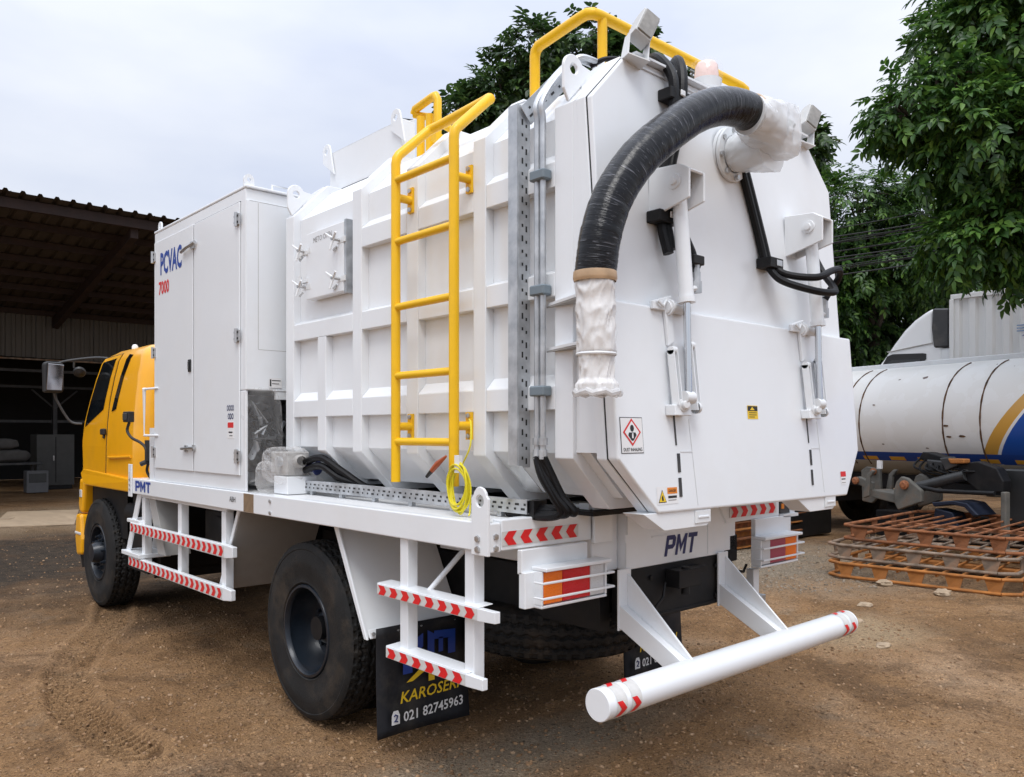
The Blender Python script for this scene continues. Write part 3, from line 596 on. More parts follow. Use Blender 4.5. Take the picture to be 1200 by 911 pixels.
# ---- bumper bar on two welded arms
by, bz, br = -.42, .605, .066
mb = MB(); mb.lathe([(.003, br), (2.117, br)], (-1.03, by, bz), 'x', WHITE, 48); mb.lathe([(0, 0), (0, br - .003), (.003, br)], (-1.03, by, bz), 'x', WHITE, 48, False); mb.lathe([(2.117, br), (2.12, br - .003), (2.12, 0)], (-1.03, by, bz), 'x', WHITE, 48, False)
bp_ = obj('bumper_bar', mb, T)
for x in (-.405, .425):
    mb = MB()
    mb.slab([(x, -.04, 1.02), (x, -.04, .76), (x, by + .03, bz - .02), (x, by - .01, bz + .06)], (.012, 0, 0), WHITE)
    P0, P1, P2, P3 = (-.04, .86), (-.04, .76), (by + .035, bz - .03), (by + .02, bz + .065)
    mb.slab([(x - .058, -.04, .87), (x - .058, -.04, .76), (x - .04, by + .045, bz - .03), (x - .04, by + .02, bz + .055)], (.010, 0, 0), WHITE)
    mb.slab([(x - .047, -.04, .862), (x - .03, by + .02, bz + .058), (x - .001, by + .02, bz + .058), (x - .001, -.04, .862)], (0, .004, -.010), WHITE)
    mb.slab([(x - .047, -.042, .762), (x - .03, by + .05, bz - .02), (x - .001, by + .05, bz - .02), (x - .001, -.042, .762)], (0, .002, .009), WHITE)
    mb.box(x - .062, x + .03, -.052, -.041, .74, 1.03, WHITE)
    obj('bumper_arm', mb, bp_, .002)
def band(x0, parent, sgn):
    """reflective band wrapped round the bumper pipe, red chevron patches"""
    q = MB(); n = 48; wdt = .062; r = br + .0015
    for k in range(n):
        a0, a1 = 2 * math.pi * k / n, 2 * math.pi * (k + 1) / n
        pts = [(x0, a0), (x0 + wdt, a0), (x0 + wdt, a1), (x0, a1)]
        q.add([(x, by + r * math.sin(a), bz + r * math.cos(a)) for x, a in pts], [(0, 1, 2, 3)], SILV, True)
    for c in range(3):
        for k in range(10):
            t0, t1 = k / 10, (k + 1) / 10; A = 2 * math.pi / 3 * c - .45 + .25; sp = 1.0
            f = lambda t: .5 * wdt * (1 - abs(2 * t - 1)) * .9
            p = [(x0 + f(t0) * .9, A + sp * t0), (x0 + wdt * .5 + f(t0), A + sp * t0), (x0 + wdt * .5 + f(t1), A + sp * t1), (x0 + f(t1) * .9, A + sp * t1)]
            q.add([(x, by + (r + .001) * math.sin(a), bz + (r + .001) * math.cos(a)) for x, a in p], [(0, 1, 2, 3)], RED, True)
    return obj('reflective_band', q, parent)
for x in (-.985, -.895, .925, 1.01): band(x, bp_, 1)
mb = MB(); mb.slab([(1.07, by - .02, bz + .05), (1.11, by - .03, bz + .03), (1.10, by - .05, bz - .03), (1.08, by - .03, bz - .05)], (.004, .012, 0), WHITE2); obj('loose_end_cap', mb, bp_)

# ---- mud guards and flaps
mb = MB()
a = (-1.15, 1.385, 1.178); b_ = (-1.15, 1.075, .612)
mb.slab([a, b_, (-.53, 1.075, .612), (-.53, 1.385, 1.178)], (0, .012, -.004), WHITE)
mb.slab([(-1.162, 1.40, 1.178), (-1.162, 1.085, .605), (-1.162, 1.055, .605), (-1.162, 1.355, 1.178)], (.014, 0, 0), WHITE)
mb.slab([(-1.148, 1.070, .655), (-1.148, 1.05, .610), (-.53, 1.05, .610), (-.53, 1.070, .655)], (0, -.006, .002), WHITE)
mg = obj('mudguard', mb, T, .003)
for x in (-1.13, -.98, -.83, -.6):
    q = MB(); q.lathe([(0, .011), (.009, .010), (.010, 0)], (x, 1.045, .635), (0, -1, .4), ZINC, 6); obj('bolt', q, mg)
mb = MB()
mb.slab([(-1.15, 2.60, 1.178), (-1.15, 2.92, .60), (-.53, 2.92, .60), (-.53, 2.60, 1.178)], (0, .012, .004), MIDGREY)
mb.slab([(-1.165, 2.60, 1.178), (-1.165, 2.92, .60), (-1.165, 2.955, .60), (-1.165, 2.64, 1.178)], (.014, 0, 0), WHITE)
obj('mudguard', mb, T, .003)
for sx in (1.18,):
    mb = MB(); mb.slab([(.62, 1.185, 1.178), (.62, .875, .612), (1.215, .875, .612), (1.215, 1.185, 1.178)], (0, .012, -.004), WHITE); obj('mudguard', mb, T)
def flap(x0, x1, yf):
    n = 14; mb = MB(); v = []; z0, z1 = .085, .66
    for j in range(n + 1):
        for i in range(9):
            u, t = i / 8, j / n; x = x0 + (x1 - x0) * u; z = z0 + (z1 - z0) * t
            v.append((x, yf + .018 * (1 - t) * math.sin(u * 3.6 + .4) - .02 * (1 - t) ** 2, z))
    f = [(j * 9 + i, j * 9 + i + 1, (j + 1) * 9 + i + 1, (j + 1) * 9 + i) for j in range(n) for i in range(8)]
    mb.add(v, f, FLAP, True)
    o = obj('mud_flap', mb, T); sol = o.modifiers.new('solid', 'SOLIDIFY'); sol.thickness = .008; sol.offset = 1
    cx = (x0 + x1) / 2; y = yf - .023
    lettering('lettering', 'KAROSERI', (cx + .03, y - .006, .285), (1, 0, .02), (0, 0, 1), .40, .062, PYEL, o, bold=.012, shear=.18)
    lettering('lettering', '021 82745963', (cx + .045, y - .014, .185), (1, 0, .02), (0, 0, 1), .40, .055, PWHITE, o, bold=.015)
    q = MB(); zc = .19; hx = cx - .205; 
    q.prism([(hx - .025, zc - .038), (hx + .025, zc - .038), (hx + .025, zc + .01), (hx + .014, zc + .034), (hx - .014, zc + .034), (hx - .025, zc + .01)], 'y', y - .016, y - .015, PWHITE)
    q.tube([(hx - .012, y - .0175, zc + .006), (hx - .004, y - .0175, zc + .014), (hx + .010, y - .0175, zc + .006), (hx + .002, y - .0175, zc - .012), (hx - .008, y - .0175, zc - .02), (hx + .012, y - .0175, zc - .024)], .0035, NAVY, 6); obj('phone_mark', q, o)
    # bold blue blocks of the maker's mark and the yellow leaf stroke below
    q = MB(); yy = y - .002
    for pts in ([(cx - .15, .40), (cx - .09, .40), (cx - .09, .47), (cx - .02, .53), (cx - .02, .60), (cx - .10, .56), (cx - .15, .50)], [(cx + .01, .48), (cx + .055, .48), (cx + .055, .585), (cx + .01, .61)], [(cx + .055, .555), (cx + .20, .545), (cx + .20, .59), (cx + .055, .60)], [(cx + .085, .48), (cx + .115, .48), (cx + .115, .56), (cx + .085, .56)], [(cx + .15, .46), (cx + .20, .46), (cx + .20, .546), (cx + .15, .546)]):
        q.prism(pts, 'y', yy - .001, yy, BLUE)
    for pts in ([(cx - .13, .355), (cx - .09, .355), (cx + .03, .415), (cx + .03, .44), (cx + .0, .44)], [(cx + .015, .335), (cx + .055, .335), (cx + .055, .43), (cx + .015, .43)]): q.prism(pts, 'y', yy - .004, yy - .003, PYEL)
    obj('printed_mark', q, o)
flap(-1.115, -.52, 1.035); flap(.62, 1.215, .83)

# ---- rear side step frame
mb = MB()
for y in (.66, .165): mb.box(-1.205, -1.145, y - .032, y + .032, .62 if y > .4 else .58, 1.178, WHITE)
mb.tube([(-1.17, .52, .93), (-.95, .45, 1.17)], .014, WHITE, 8)
rs = obj('step_frame', mb, T, .004, segs=2)
for (ya, yb_, z, n) in ((.848, .07, .915, 8), (.77, .15, .62, 6)):
    mb = MB(); mb.prism([(ya, z - .03), (yb_, z - .03), (yb_ - .11, z - .024), (yb_ - .11, z + .024), (yb_, z + .024), (ya, z + .024)], 'x', -1.235, -1.2055, WHITE)
    mb.slab([(-1.2345, yb_, z + .024), (-1.2345, ya, z + .024), (-1.15, ya, z + .030), (-1.15, yb_, z + .030)], (0, 0, .004), WHITE)
    st = obj('step', mb, rs, .003)
    chevrons('chevron_strip', (-1.235, ya - .005, z - .026), (0, -1, 0), (0, 0, 1), ya - yb_ - .01, .046, n, st, 1)

# ---- front side guard with two striped rails and a foot step
mb = MB()
mb.box(-1.188, -1.13, 2.76, 4.44, 1.150, 1.1775, WHITE); sg = obj('side_guard', mb, T, .004, segs=2)
for y in (4.40, 3.60, 2.80):
    mb = MB(); mb.box(-1.19, -1.132, y - .034, y + .034, .61, 1.149, WHITE); obj('post', mb, sg, .004, segs=2)
for (ya, yb_, z) in ((4.62, 2.575, .895), (4.66, 2.60, .61)):
    mb = MB(); mb.prism([(ya, z - .04), (yb_ + .12, z - .045), (yb_, z - .03), (yb_, z + .04), (yb_ + .12, z + .045), (ya, z + .04)], 'x', -1.225, -1.1905, WHITE); rl = obj('rail', mb, sg, .004)
    chevrons('chevron_strip', (-1.225, ya - .005, z - .034), (0, -1, 0), (0, 0, 1), ya - yb_ - .14, .066, 20, rl, 1)
mb = MB(); mb.box(-1.24, -.98, 4.36, 4.80, .655, .69, WHITE); mb.box(-1.22, -.98, 4.42, 4.72, .93, .96, WHITE)
mb.slab([(-1.20, 4.80, .69), (-1.20, 4.70, .69), (-1.20, 4.42, 1.178), (-1.20, 4.52, 1.178)], (.012, 0, 0), WHITE); mb.slab([(-1.0, 4.80, .66), (-1.0, 4.42, .66), (-1.0, 4.2, 1.178), (-1.0, 4.55, 1.178)], (.012, 0, 0), MIDGREY)
obj('foot_step', mb, sg, .004)
mb = MB(); mb.slab([(-1.17, 4.12, .72), (-1.17, 3.95, .72), (-1.17, 4.2, 1.178), (-1.17, 4.34, 1.178)], (.2, 0, 0), MIDGREY); obj('brace_plate', mb, sg, .003)
mb = MB(); mb.box(-1.02, -.98, 4.80, 5.35, .45, 1.15, BLACK); mb.box(-.9, .9, 4.75, 4.85, .4, 1.2, BLACK); mb.cyl((-.95, 4.9, .95), (-.95, 5.3, .95), .12, BLACK, 14); obj('front_mudguard', mb, T)

# ---- equipment cabinet behind the cab
C0, C1, CZ0, CZ1, CXL, CXR = 2.42, 4.10, ZD + .001, 3.262, -1.20, 1.25
mb = MB()
mb.box(CXL, CXR, C0 + .012, C1, 1.955, CZ1 - .012, WHITE)          # upper body
mb.box(CXL, CXL + .018, C0 + .012, C1, CZ0, 1.954, WHITE); mb.box(-.60, CXR, C0 + .012, C1, CZ0, 1.954, WHITE); mb.box(CXL + .0185, -.601, C0 + .55, C1, CZ0, 1.954, WHITE)
mb.box(CXL - .004, CXR + .004, C0 - .004, C1 + .004, CZ1 - .011, CZ1 + .008, WHITE)
cb = obj('equipment_cabinet', mb, T, .006, segs=2)
mb = MB(); mb.box(CXL, -.85, C0 - .002, C0 + .0115, 1.96, CZ1 - .09, WHITE); obj('end_panel', mb, cb, .002)
mb = MB(); mb.box(-1.122, -1.1195, C0 - .0028, C0 - .0015, 2.22, CZ1 - .10, MIDGREY); mb.box(-1.12, -.86, C0 - .0028, C0 - .0015, 2.217, 2.2195, MIDGREY); mb.box(CXL + .02, -.86, C0 - .0028, C0 - .0015, CZ1 - .093, CZ1 - .0905, MIDGREY); obj('panel_seam', mb, cb)
for (ya, yb_) in ((4.075, 3.285), (3.265, 2.50)):
    mb = MB(); mb.box(CXL - .012, CXL - .0015, yb_, ya, 1.405, CZ1 - .09, WHITE); d_ = obj('door', mb, cb, .004, segs=2)
    ys = (4.075,) if ya > 4 else (2.52,)
    for y in ys:
        for z in (1.53, 2.31, 3.06):
            q = MB(); q.box(CXL - .024, CXL - .0125, y - .035, y + .035, z - .035, z + .035, ZINC); q.cyl((CXL - .026, y, z - .045), (CXL - .026, y, z + .045), .012, ZINC, 8)
            for yy in (-.022, .022):
                for zz in (-.02, .02): q.box(CXL - .028, CXL - .0245, y + yy - .006, y + yy + .006, z + zz - .006, z + zz + .006, PBLACK)
            obj('hinge', q, d_)
    if ya > 4:
        q = MB(); q.box(CXL - .02, CXL - .0125, 3.31, 3.36, 2.12, 2.21, PBLACK); q.box(CXL - .028, CXL - .0205, 3.325, 3.345, 2.135, 2.195, DKGREY); obj('paddle_latch', q, d_, .003)
        q = MB(); q.tube([(CXL - .03, 3.46, 3.0), (CXL - .035, 3.35, 3.015), (CXL - .03, 3.20, 3.03)], .012, ZINC, 8); q.box(CXL - .03, CXL - .0125, 3.24, 3.29, 2.995, 3.045, ZINC); obj('bolt_latch', q, d_)
        q = MB(); q.tube([(CXL - .028, 3.46, 1.565), (CXL - .028, 3.22, 1.575)], .011, ZINC, 8); q.box(CXL - .026, CXL - .0125, 3.37, 3.41, 1.545, 1.59, ZINC); q.box(CXL - .026, CXL - .0125, 3.235, 3.262, 1.55, 1.595, ZINC); obj('bolt_latch', q, d_)
        lettering('lettering', 'PCVAC', (CXL - .0125, 3.715, 2.985), (0, -1, 0), (0, 0, 1), .44, .175, BLUE, d_, bold=.032)
        lettering('lettering', '7000', (CXL - .0125, 3.86, 2.80), (0, -1, 0), (0, 0, 1), .22, .105, PRED, d_, bold=.03)
    else:
        lettering('lettering', 'OOOO', (CXL - .0125, 2.635, 1.845), (0, -1, 0), (0, 0, 1), .11, .04, NAVY, d_, bold=.02); lettering('lettering', 'ODO', (CXL - .0125, 2.63, 1.79), (0, -1, 0), (0, 0, 1), .09, .04, NAVY, d_, bold=.02)
        q = MB(); q.box(CXL - .0135, CXL - .0122, 2.58, 2.68, 1.645, 1.755, PWHITE); q.box(CXL - .0145, CXL - .0136, 2.585, 2.675, 1.715, 1.75, PRED); q.box(CXL - .0142, CXL - .0136, 2.6, 2.66, 1.68, 1.69, PBLACK); q.box(CXL - .0142, CXL - .0136, 2.6, 2.65, 1.66, 1.665, PBLACK); obj('warning_sticker', q, d_)
mb = MB(); mb.box(CXL - .003, CXL + .001, 3.2655, 3.2845, 1.405, CZ1 - .09, DKGREY); mb.box(CXL - .003, CXL + .001, 2.50, 3.265, CZ1 - .0895, CZ1 - .084, DKGREY); obj('door_gasket', mb, cb)
for (x, y, ax) in ((-1.17, 2.45, 'y'), (-1.17, 4.06, 'x')):
    mb = MB(); c = (x if ax == 'y' else y); K = 10; w_ = .035
    pts = [(c - w_, CZ1), (c + w_, CZ1)] + [(c + w_ * math.cos(math.pi * k / K), CZ1 + .05 + w_ * math.sin(math.pi * k / K)) for k in range(K + 1)]
    hp = [(c + .014 * math.cos(6.283 * k / 12), CZ1 + .048 + .014 * math.sin(6.283 * k / 12)) for k in range(12)]
    mb.add(*plate_with_hole(pts, hp, ax, (y if ax == 'y' else x) - .006, (y if ax == 'y' else x) + .006), WHITE); obj('lifting_eye', mb, cb)
mb = MB(); mb.tube([(-1.0, C0 + .05, CZ1 + .01), (-1.0, C0 + .05, CZ1 + .05), (-.75, C0 + .05, CZ1 + .05), (-.75, C0 + .05, CZ1 + .01)], .007, WHITE, 6); obj('roof_loop', mb, cb)
mb = MB(); mb.tube([(-1.23, 4.20, 2.03), (-1.24, 4.225, 2.03), (-1.24, 4.225, 1.66), (-1.23, 4.20, 1.66)], .011, WHITE, 8); mb.tube([(-1.24, 4.22, 2.03), (-1.21, 3.98, 2.03)], .009, WHITE, 8); mb.tube([(-1.24, 4.22, 1.66), (-1.21, 3.98, 1.66)], .009, WHITE, 8); obj('grab_handle', mb, cb)

# ---- wrapped engine pump beside the cabinet
pw = MB(); pw.box(-1.15, -.62, C0 + .16, C0 + .5, CZ0 + .12, 1.93, DKGREY)
for k in range(6): pw.lathe([(0, .10), (.02, .11), (.021, .09), (.04, .09)], (-1.02 + k * .05, C0 + .15, 1.78 - .05 * (k % 3)), 'y', BLACK, 14)
for k in range(9):
    a = [(-1.14 + random.uniform(0, .32), C0 + .08 + random.uniform(-.03, .08), 1.45 + random.uniform(0, .45)) for _ in range(4)]; pw.tube(a, .016, random.choice([BLACK, DKGREY, GALV]), 8)
pw.cyl((-.98, C0 + .05, 1.55), (-.80, C0 + .05, 1.55), .08, BLACK, 18); pw.cyl((-.9, C0 + .02, 1.42), (-.9, C0 + .2, 1.42), .06, mat('copper', (.45, .25, .18), .4, .6), 16)
pm = obj('engine_unit', pw, T, .004)
pw = MB(); pw.box(-1.12, -.92, 2.02, 2.20, ZD + .001, ZD + .11, WHITE); obj('valve_stand', pw, T, .004)
pw = MB(); pw.box(-1.10, -.95, 2.06, 2.28, ZD + .115, ZD + .26, MIDGREY); pw.lathe([(0, .04), (.05, .042), (.07, .03)], (-1.03, 2.05, ZD + .20), (-.2, -1, .1), MIDGREY, 14); pw.cyl((-1.1, 2.14, ZD + .2), (-1.13, 2.14, ZD + .2), .03, GALV, 12)
pw.lathe([(0, .03), (.08, .03), (.09, .045), (.1, .045), (.1, 0)], (-.98, 2.04, ZD + .17), (.3, -1, -.1), NAVY, 14)
obj('valve_body', pw, T, .006)
def crumple(name, c, rad, parent, m, n=30, amp=.22, seed=0, label=None):
    """creased plastic bag drawn over the machine"""
    mb = MB(); v = []; f = []
    for i in range(n + 1):
        ph = math.pi * i / n
        for j in range(2 * n):
            th = 2 * math.pi * j / (2 * n); d = Vector((math.sin(ph) * math.cos(th), math.sin(ph) * math.sin(th), math.cos(ph)))
            sq = Vector([math.copysign(abs(q) ** .55, q) for q in d]); k = 1 + amp * (mnoise.ridged_multi_fractal(d * 2.6 + Vector((seed, 0, 0)), 1, 2, 3, 1, 2) - 1.1) * .35
            v.append((c[0] + sq.x * rad[0] * k, c[1] + sq.y * rad[1] * k, c[2] + sq.z * rad[2] * k))
    for i in range(n):
        for j in range(2 * n): f.append((i * 2 * n + j, i * 2 * n + (j + 1) % (2 * n), (i + 1) * 2 * n + (j + 1) % (2 * n), (i + 1) * 2 * n + j))
    mb.add(v, f, m, False); return obj(name, mb, parent, label=label)
crumple('plastic_wrap', (-1.08, C0 + .06, 1.66), (.12, .13, .32), T, FILM, 34, .3, 3)
crumple('plastic_wrap', (-1.06, 2.16, 1.48), (.115, .15, .115), T, FILMV, 26, .28, 9)
crumple('plastic_wrap', (-1.10, 2.29, 1.40), (.075, .09, .10), T, FILMV, 22, .4, 5)
mb = MB(); mb.box(-1.0, -.72, C0 - .004, C0 + .02, 1.90, 1.958, WHITE2); mb.box(-1.02, -.74, C0 - .008, C0 - .0045, 1.955, 1.965, WHITE); obj('opening_flange', mb, cb)
mb = MB(); mb.box(-1.05, -.96, C0 - .009, C0 - .007, 1.975, 2.04, PWHITE); mb.box(-1.045, -1.035, C0 - .0105, C0 - .0095, 1.985, 2.03, PBLACK); mb.box(-1.03, -.97, C0 - .0105, C0 - .0095, 2.02, 2.025, PBLACK); mb.box(-1.03, -.98, C0 - .0105, C0 - .0095, 2.0, 2.004, PBLACK); obj('data_plate', mb, cb)

# ---- ribbed tank
def oct_prof(off=0, x0=XL, x1=XR):
    o = off; c = .414 * o
    return [(x0 + o, 1.575 + c), (x0 + .235 + c, 1.35 + o), (x1 - .235 - c, 1.35 + o), (x1 - o, 1.575 + c), (x1 - o, 3.06 - c), (x1 - .245 - c, 3.305 - o), (x0 + .245 + c, 3.305 - o), (x0 + o, 3.06 - c)]
RC = .05
mb = MB(); mb.prism(oct_prof(RC), 'y', -.30, 2.29, WHITE)
tk = obj('tank', mb, T)
OUT, INN = oct_prof(0), oct_prof(RC + .002)
def ring(y0, y1, name='rib', off=0.0, parent=tk, bev=.004):
    q = MB(); o_ = oct_prof(off); n = 8
    v = [(p[0], y0, p[1]) for p in o_] + [(p[0], y0, p[1]) for p in INN] + [(p[0], y1, p[1]) for p in o_] + [(p[0], y1, p[1]) for p in INN]; f = []
    for i in range(n):
        j = (i + 1) % n; f += [(i, j, n + j, n + i), (2 * n + i, 3 * n + i, 3 * n + j, 2 * n + j), (i, 2 * n + i, 2 * n + j, j), (n + i, n + j, 3 * n + j, 3 * n + i)]
    q.add(v, f, WHITE); return obj(name, q, parent, bev, segs=2)
RIBS = [(2.20, 2.305), (1.395, 1.49), (.853, .953), (.315, .405), (-.245, -.138)]
for a, b_ in RIBS: ring(a, b_)
# short rib of the front bay
def hband(y0, y1, zb, zt, zl, name='band'):
    """horizontal stiffener: flat face zb..zt, sloping ledge up to zl at the recess"""
    for side in (0, 1):
        q = MB(); xo, xi = (XL + .0012, XL + RC + .004) if side == 0 else (XR - .0012, XR - RC - .004)
        q.prism([(xo, zb), (xo, zt), (xi, zl), (xi, zb)], 'y', y0, y1, WHITE); obj(name, q, tk, .003)
BAYS = [(1.492, 2.198), (.955, 1.393), (.407, .851), (-.136, .313)]
for k, (a, b_) in enumerate(BAYS):
    if k: hband(a, b_, 2.727, 2.835, 2.886)
    hband(a, b_, 2.263, 2.364, 2.386 if k else 2.392); hband(a, b_, 1.78, 1.881, 1.939)
    # keel edge along the lower chamfer
q = MB(); q.prism([(XL + .0006, 2.262), (XL + .0006, 1.5752), (XL + .2352, 1.3506), (XL + .30, 1.3506), (XL + .30, 1.402), (XL + .262, 1.4035), (XL + RC + .004, 1.5975), (XL + RC + .004, 2.262)], 'y', 1.796, 1.894, WHITE); obj('rib', q, tk, .003)
# tank saddles on the deck
q = MB()
for y in (.0, .36, .9, 1.44, 2.2):
    q.box(-.62, -.56, y, y + .06, ZD - .002, 1.352, WHITE); q.box(.60, .66, y, y + .06, ZD - .002, 1.352, WHITE)
obj('saddle', q, tk)
q = MB(); q.box(-.70, .75, -.1, 2.28, ZD + .001, ZD + .02, BLACK); obj('dark_gap_sheet', q, tk)  # black sheet added to darken the gap between deck and tank
# rear door frame: sloping seam plane  y = -.315 - .0776*(3.057 - z)
def ys(z, o=0): return -.315 - .0776 * (3.057 - z) - o
def sloped_ring(pts, f0, f1, m, q):
    n = len(pts); v = [(p[0], f0(p[1]), p[1]) for p in pts] + [(p[0], f1(p[1]), p[1]) for p in pts]
    q.add(v, [tuple(range(n)), tuple(range(2 * n - 1, n - 1, -1))] + [(i, (i + 1) % n, n + (i + 1) % n, n + i) for i in range(n)], m)
q = MB(); sloped_ring(oct_prof(.0), lambda z: ys(z, -.055), lambda z: ys(z, -.004), WHITE, q); obj('door_frame', q, tk, .004)
q = MB(); sloped_ring(oct_prof(.006), lambda z: ys(z, -.0035), lambda z: ys(z, .002), PBLACK, q); obj('door_gasket', q, tk)
q = MB(); q.slab([(XL + .0004, -.2455, 2.22), (XL + .0004, -.335, 2.22), (XL + .0004, -.262, 3.06), (XL + .0004, -.2455, 3.06)], (.045, 0, 0), WHITE); q.slab([(XL + .02, -.2455, 1.60), (XL + .02, -.39, 1.60), (XL + .02, -.345, 2.219), (XL + .02, -.2455, 2.219)], (.03, 0, 0), WHITE); obj('flange_plate', q, tk)
# lifting eyes at the shoulder
def shoulder_eye(y0, y1, sg_):
    q = MB(); K = 14; c = (-.948, 3.214); r_ = .060; fx = lambda p: p if sg_ > 0 else (2 * CX - p[0], p[1])
    pts = [(-.978, 3.07), (-1.008, 3.12)] + [(c[0] + r_ * math.cos(R(180 - 150 * k / K)), c[1] + r_ * math.sin(R(180 - 150 * k / K))) for k in range(K + 1)] + [(-.868, 3.19)]
    hp = [(c[0] + .022 * math.cos(6.283 * k / 14), c[1] + .022 * math.sin(6.283 * k / 14)) for k in range(14)]
    q.add(*plate_with_hole([fx(p) for p in pts], [fx(p) for p in hp], 'y', y0, y1), WHITE); e = obj('lifting_eye', q, tk, .003)
    q = MB(); q.prism([fx(p) for p in ((-.896, 3.244), (-.84, 3.235), (-.75, 3.305), (-.80, 3.17), (-.90, 3.12))], 'y', y0 + .002, y1 - .002, WHITE); obj('eye_gusset', q, e)
shoulder_eye(-.216, -.200, 1); shoulder_eye(-.216, -.200, -1); shoulder_eye(2.235, 2.25, 1)

# ---- access hatch with wing clamps
q = MB(); q.box(XL - .018, XL + RC - .01, 1.56, 2.00, 2.50, 2.905, WHITE); hd = obj('access_hatch', q, T, .005, segs=2)
q = MB(); q.box(XL - .014, XL + RC - .002, 1.535, 1.556, 2.49, 2.915, GALV); obj('hatch_gasket', q, hd)
lettering('lettering', 'METO OPEN', (XL - .0185, 1.80, 2.855), (0, -1, .03), (0, 0, 1), .22, .032, mat('grey_print', (.3, .3, .3), .5), hd)
for (y, z) in ((1.60, 2.80), (1.60, 2.575), (2.01, 2.80), (2.01, 2.58)):
    q = MB(); q.cyl((XL - .02, y, z), (XL - .075, y, z), .009, ZINC, 8); q.box(XL - .02, XL - .002, y - .06, y + .03, z - .016, z + .016, WHITE2)
    for a in (35, 155, 275): q.tube([(XL - .062, y, z), (XL - .08, y + .065 * math.cos(R(a)), z + .065 * math.sin(R(a)))], [.009, .006], WHITE2, 6)
    q.tube([(XL - .02, y + .03, z - .03), (XL - .03, y + .05, z - .05), (XL - .02, y + .07, z - .045)], .006, ZINC, 6); obj('wing_clamp', q, hd)
q = MB()
for z in (2.62, 2.79): q.tube([(XL - .03, 2.06, z - .03), (XL - .03, 2.06, z + .03)], .013, WHITE2, 8); q.box(XL - .03, XL + .0, 1.98, 2.06, z - .012, z + .012, WHITE2)
obj('hatch_hinge', q, hd)

# ---- rear door: upper skin, proud lower tray, locks and hinges
UP = [(XL + .004, 2.19), (XL + .004, 3.055), (XL + .247, 3.30), (XR - .247, 3.30), (XR - .004, 3.055), (XR - .004, 2.19)]
q = MB(); sloped_ring(UP, lambda z: ys(z, .0022), lambda z: ys(z, .030), WHITE, q); rd = obj('rear_door', q, T, .006, segs=2)
LOW = [(XL + .001, 2.215), (XR + .055, 2.215), (XR + .055, 1.585), (XR - .12, 1.34), (XL + .235, 1.35), (XL + .001, 1.577)]
q = MB(); sloped_ring(LOW, lambda z: ys(z, .0022), lambda z: ys(z, .060), WHITE, q); obj('lower_panel', q, rd, .010, segs=3)
q = MB(); q.tube([(XL + .28, ys(3.285, .034), 3.27), (XR - .28, ys(3.285, .034), 3.27)], .006, WHITE, 6); q.box(XL + .27, XR - .27, -.36, -.30, 3.302, 3.312, WHITE); obj('door_flashing', q, rd)
YD = lambda z: ys(z, .06)
def door_plate(pts, th, m, name, parent, bev=.003):
    q = MB(); n = len(pts); y0 = [ys(z, .061) for x, z in pts]
    q.add([(x, y, z) for (x, z), y in zip(pts, y0)] + [(x, y - th, z) for (x, z), y in zip(pts, y0)], [tuple(range(n)), tuple(range(2 * n - 1, n - 1, -1))] + [(i, (i + 1) % n, n + (i + 1) % n, n + i) for i in range(n)], m)
    return obj(name, q, parent, bev)
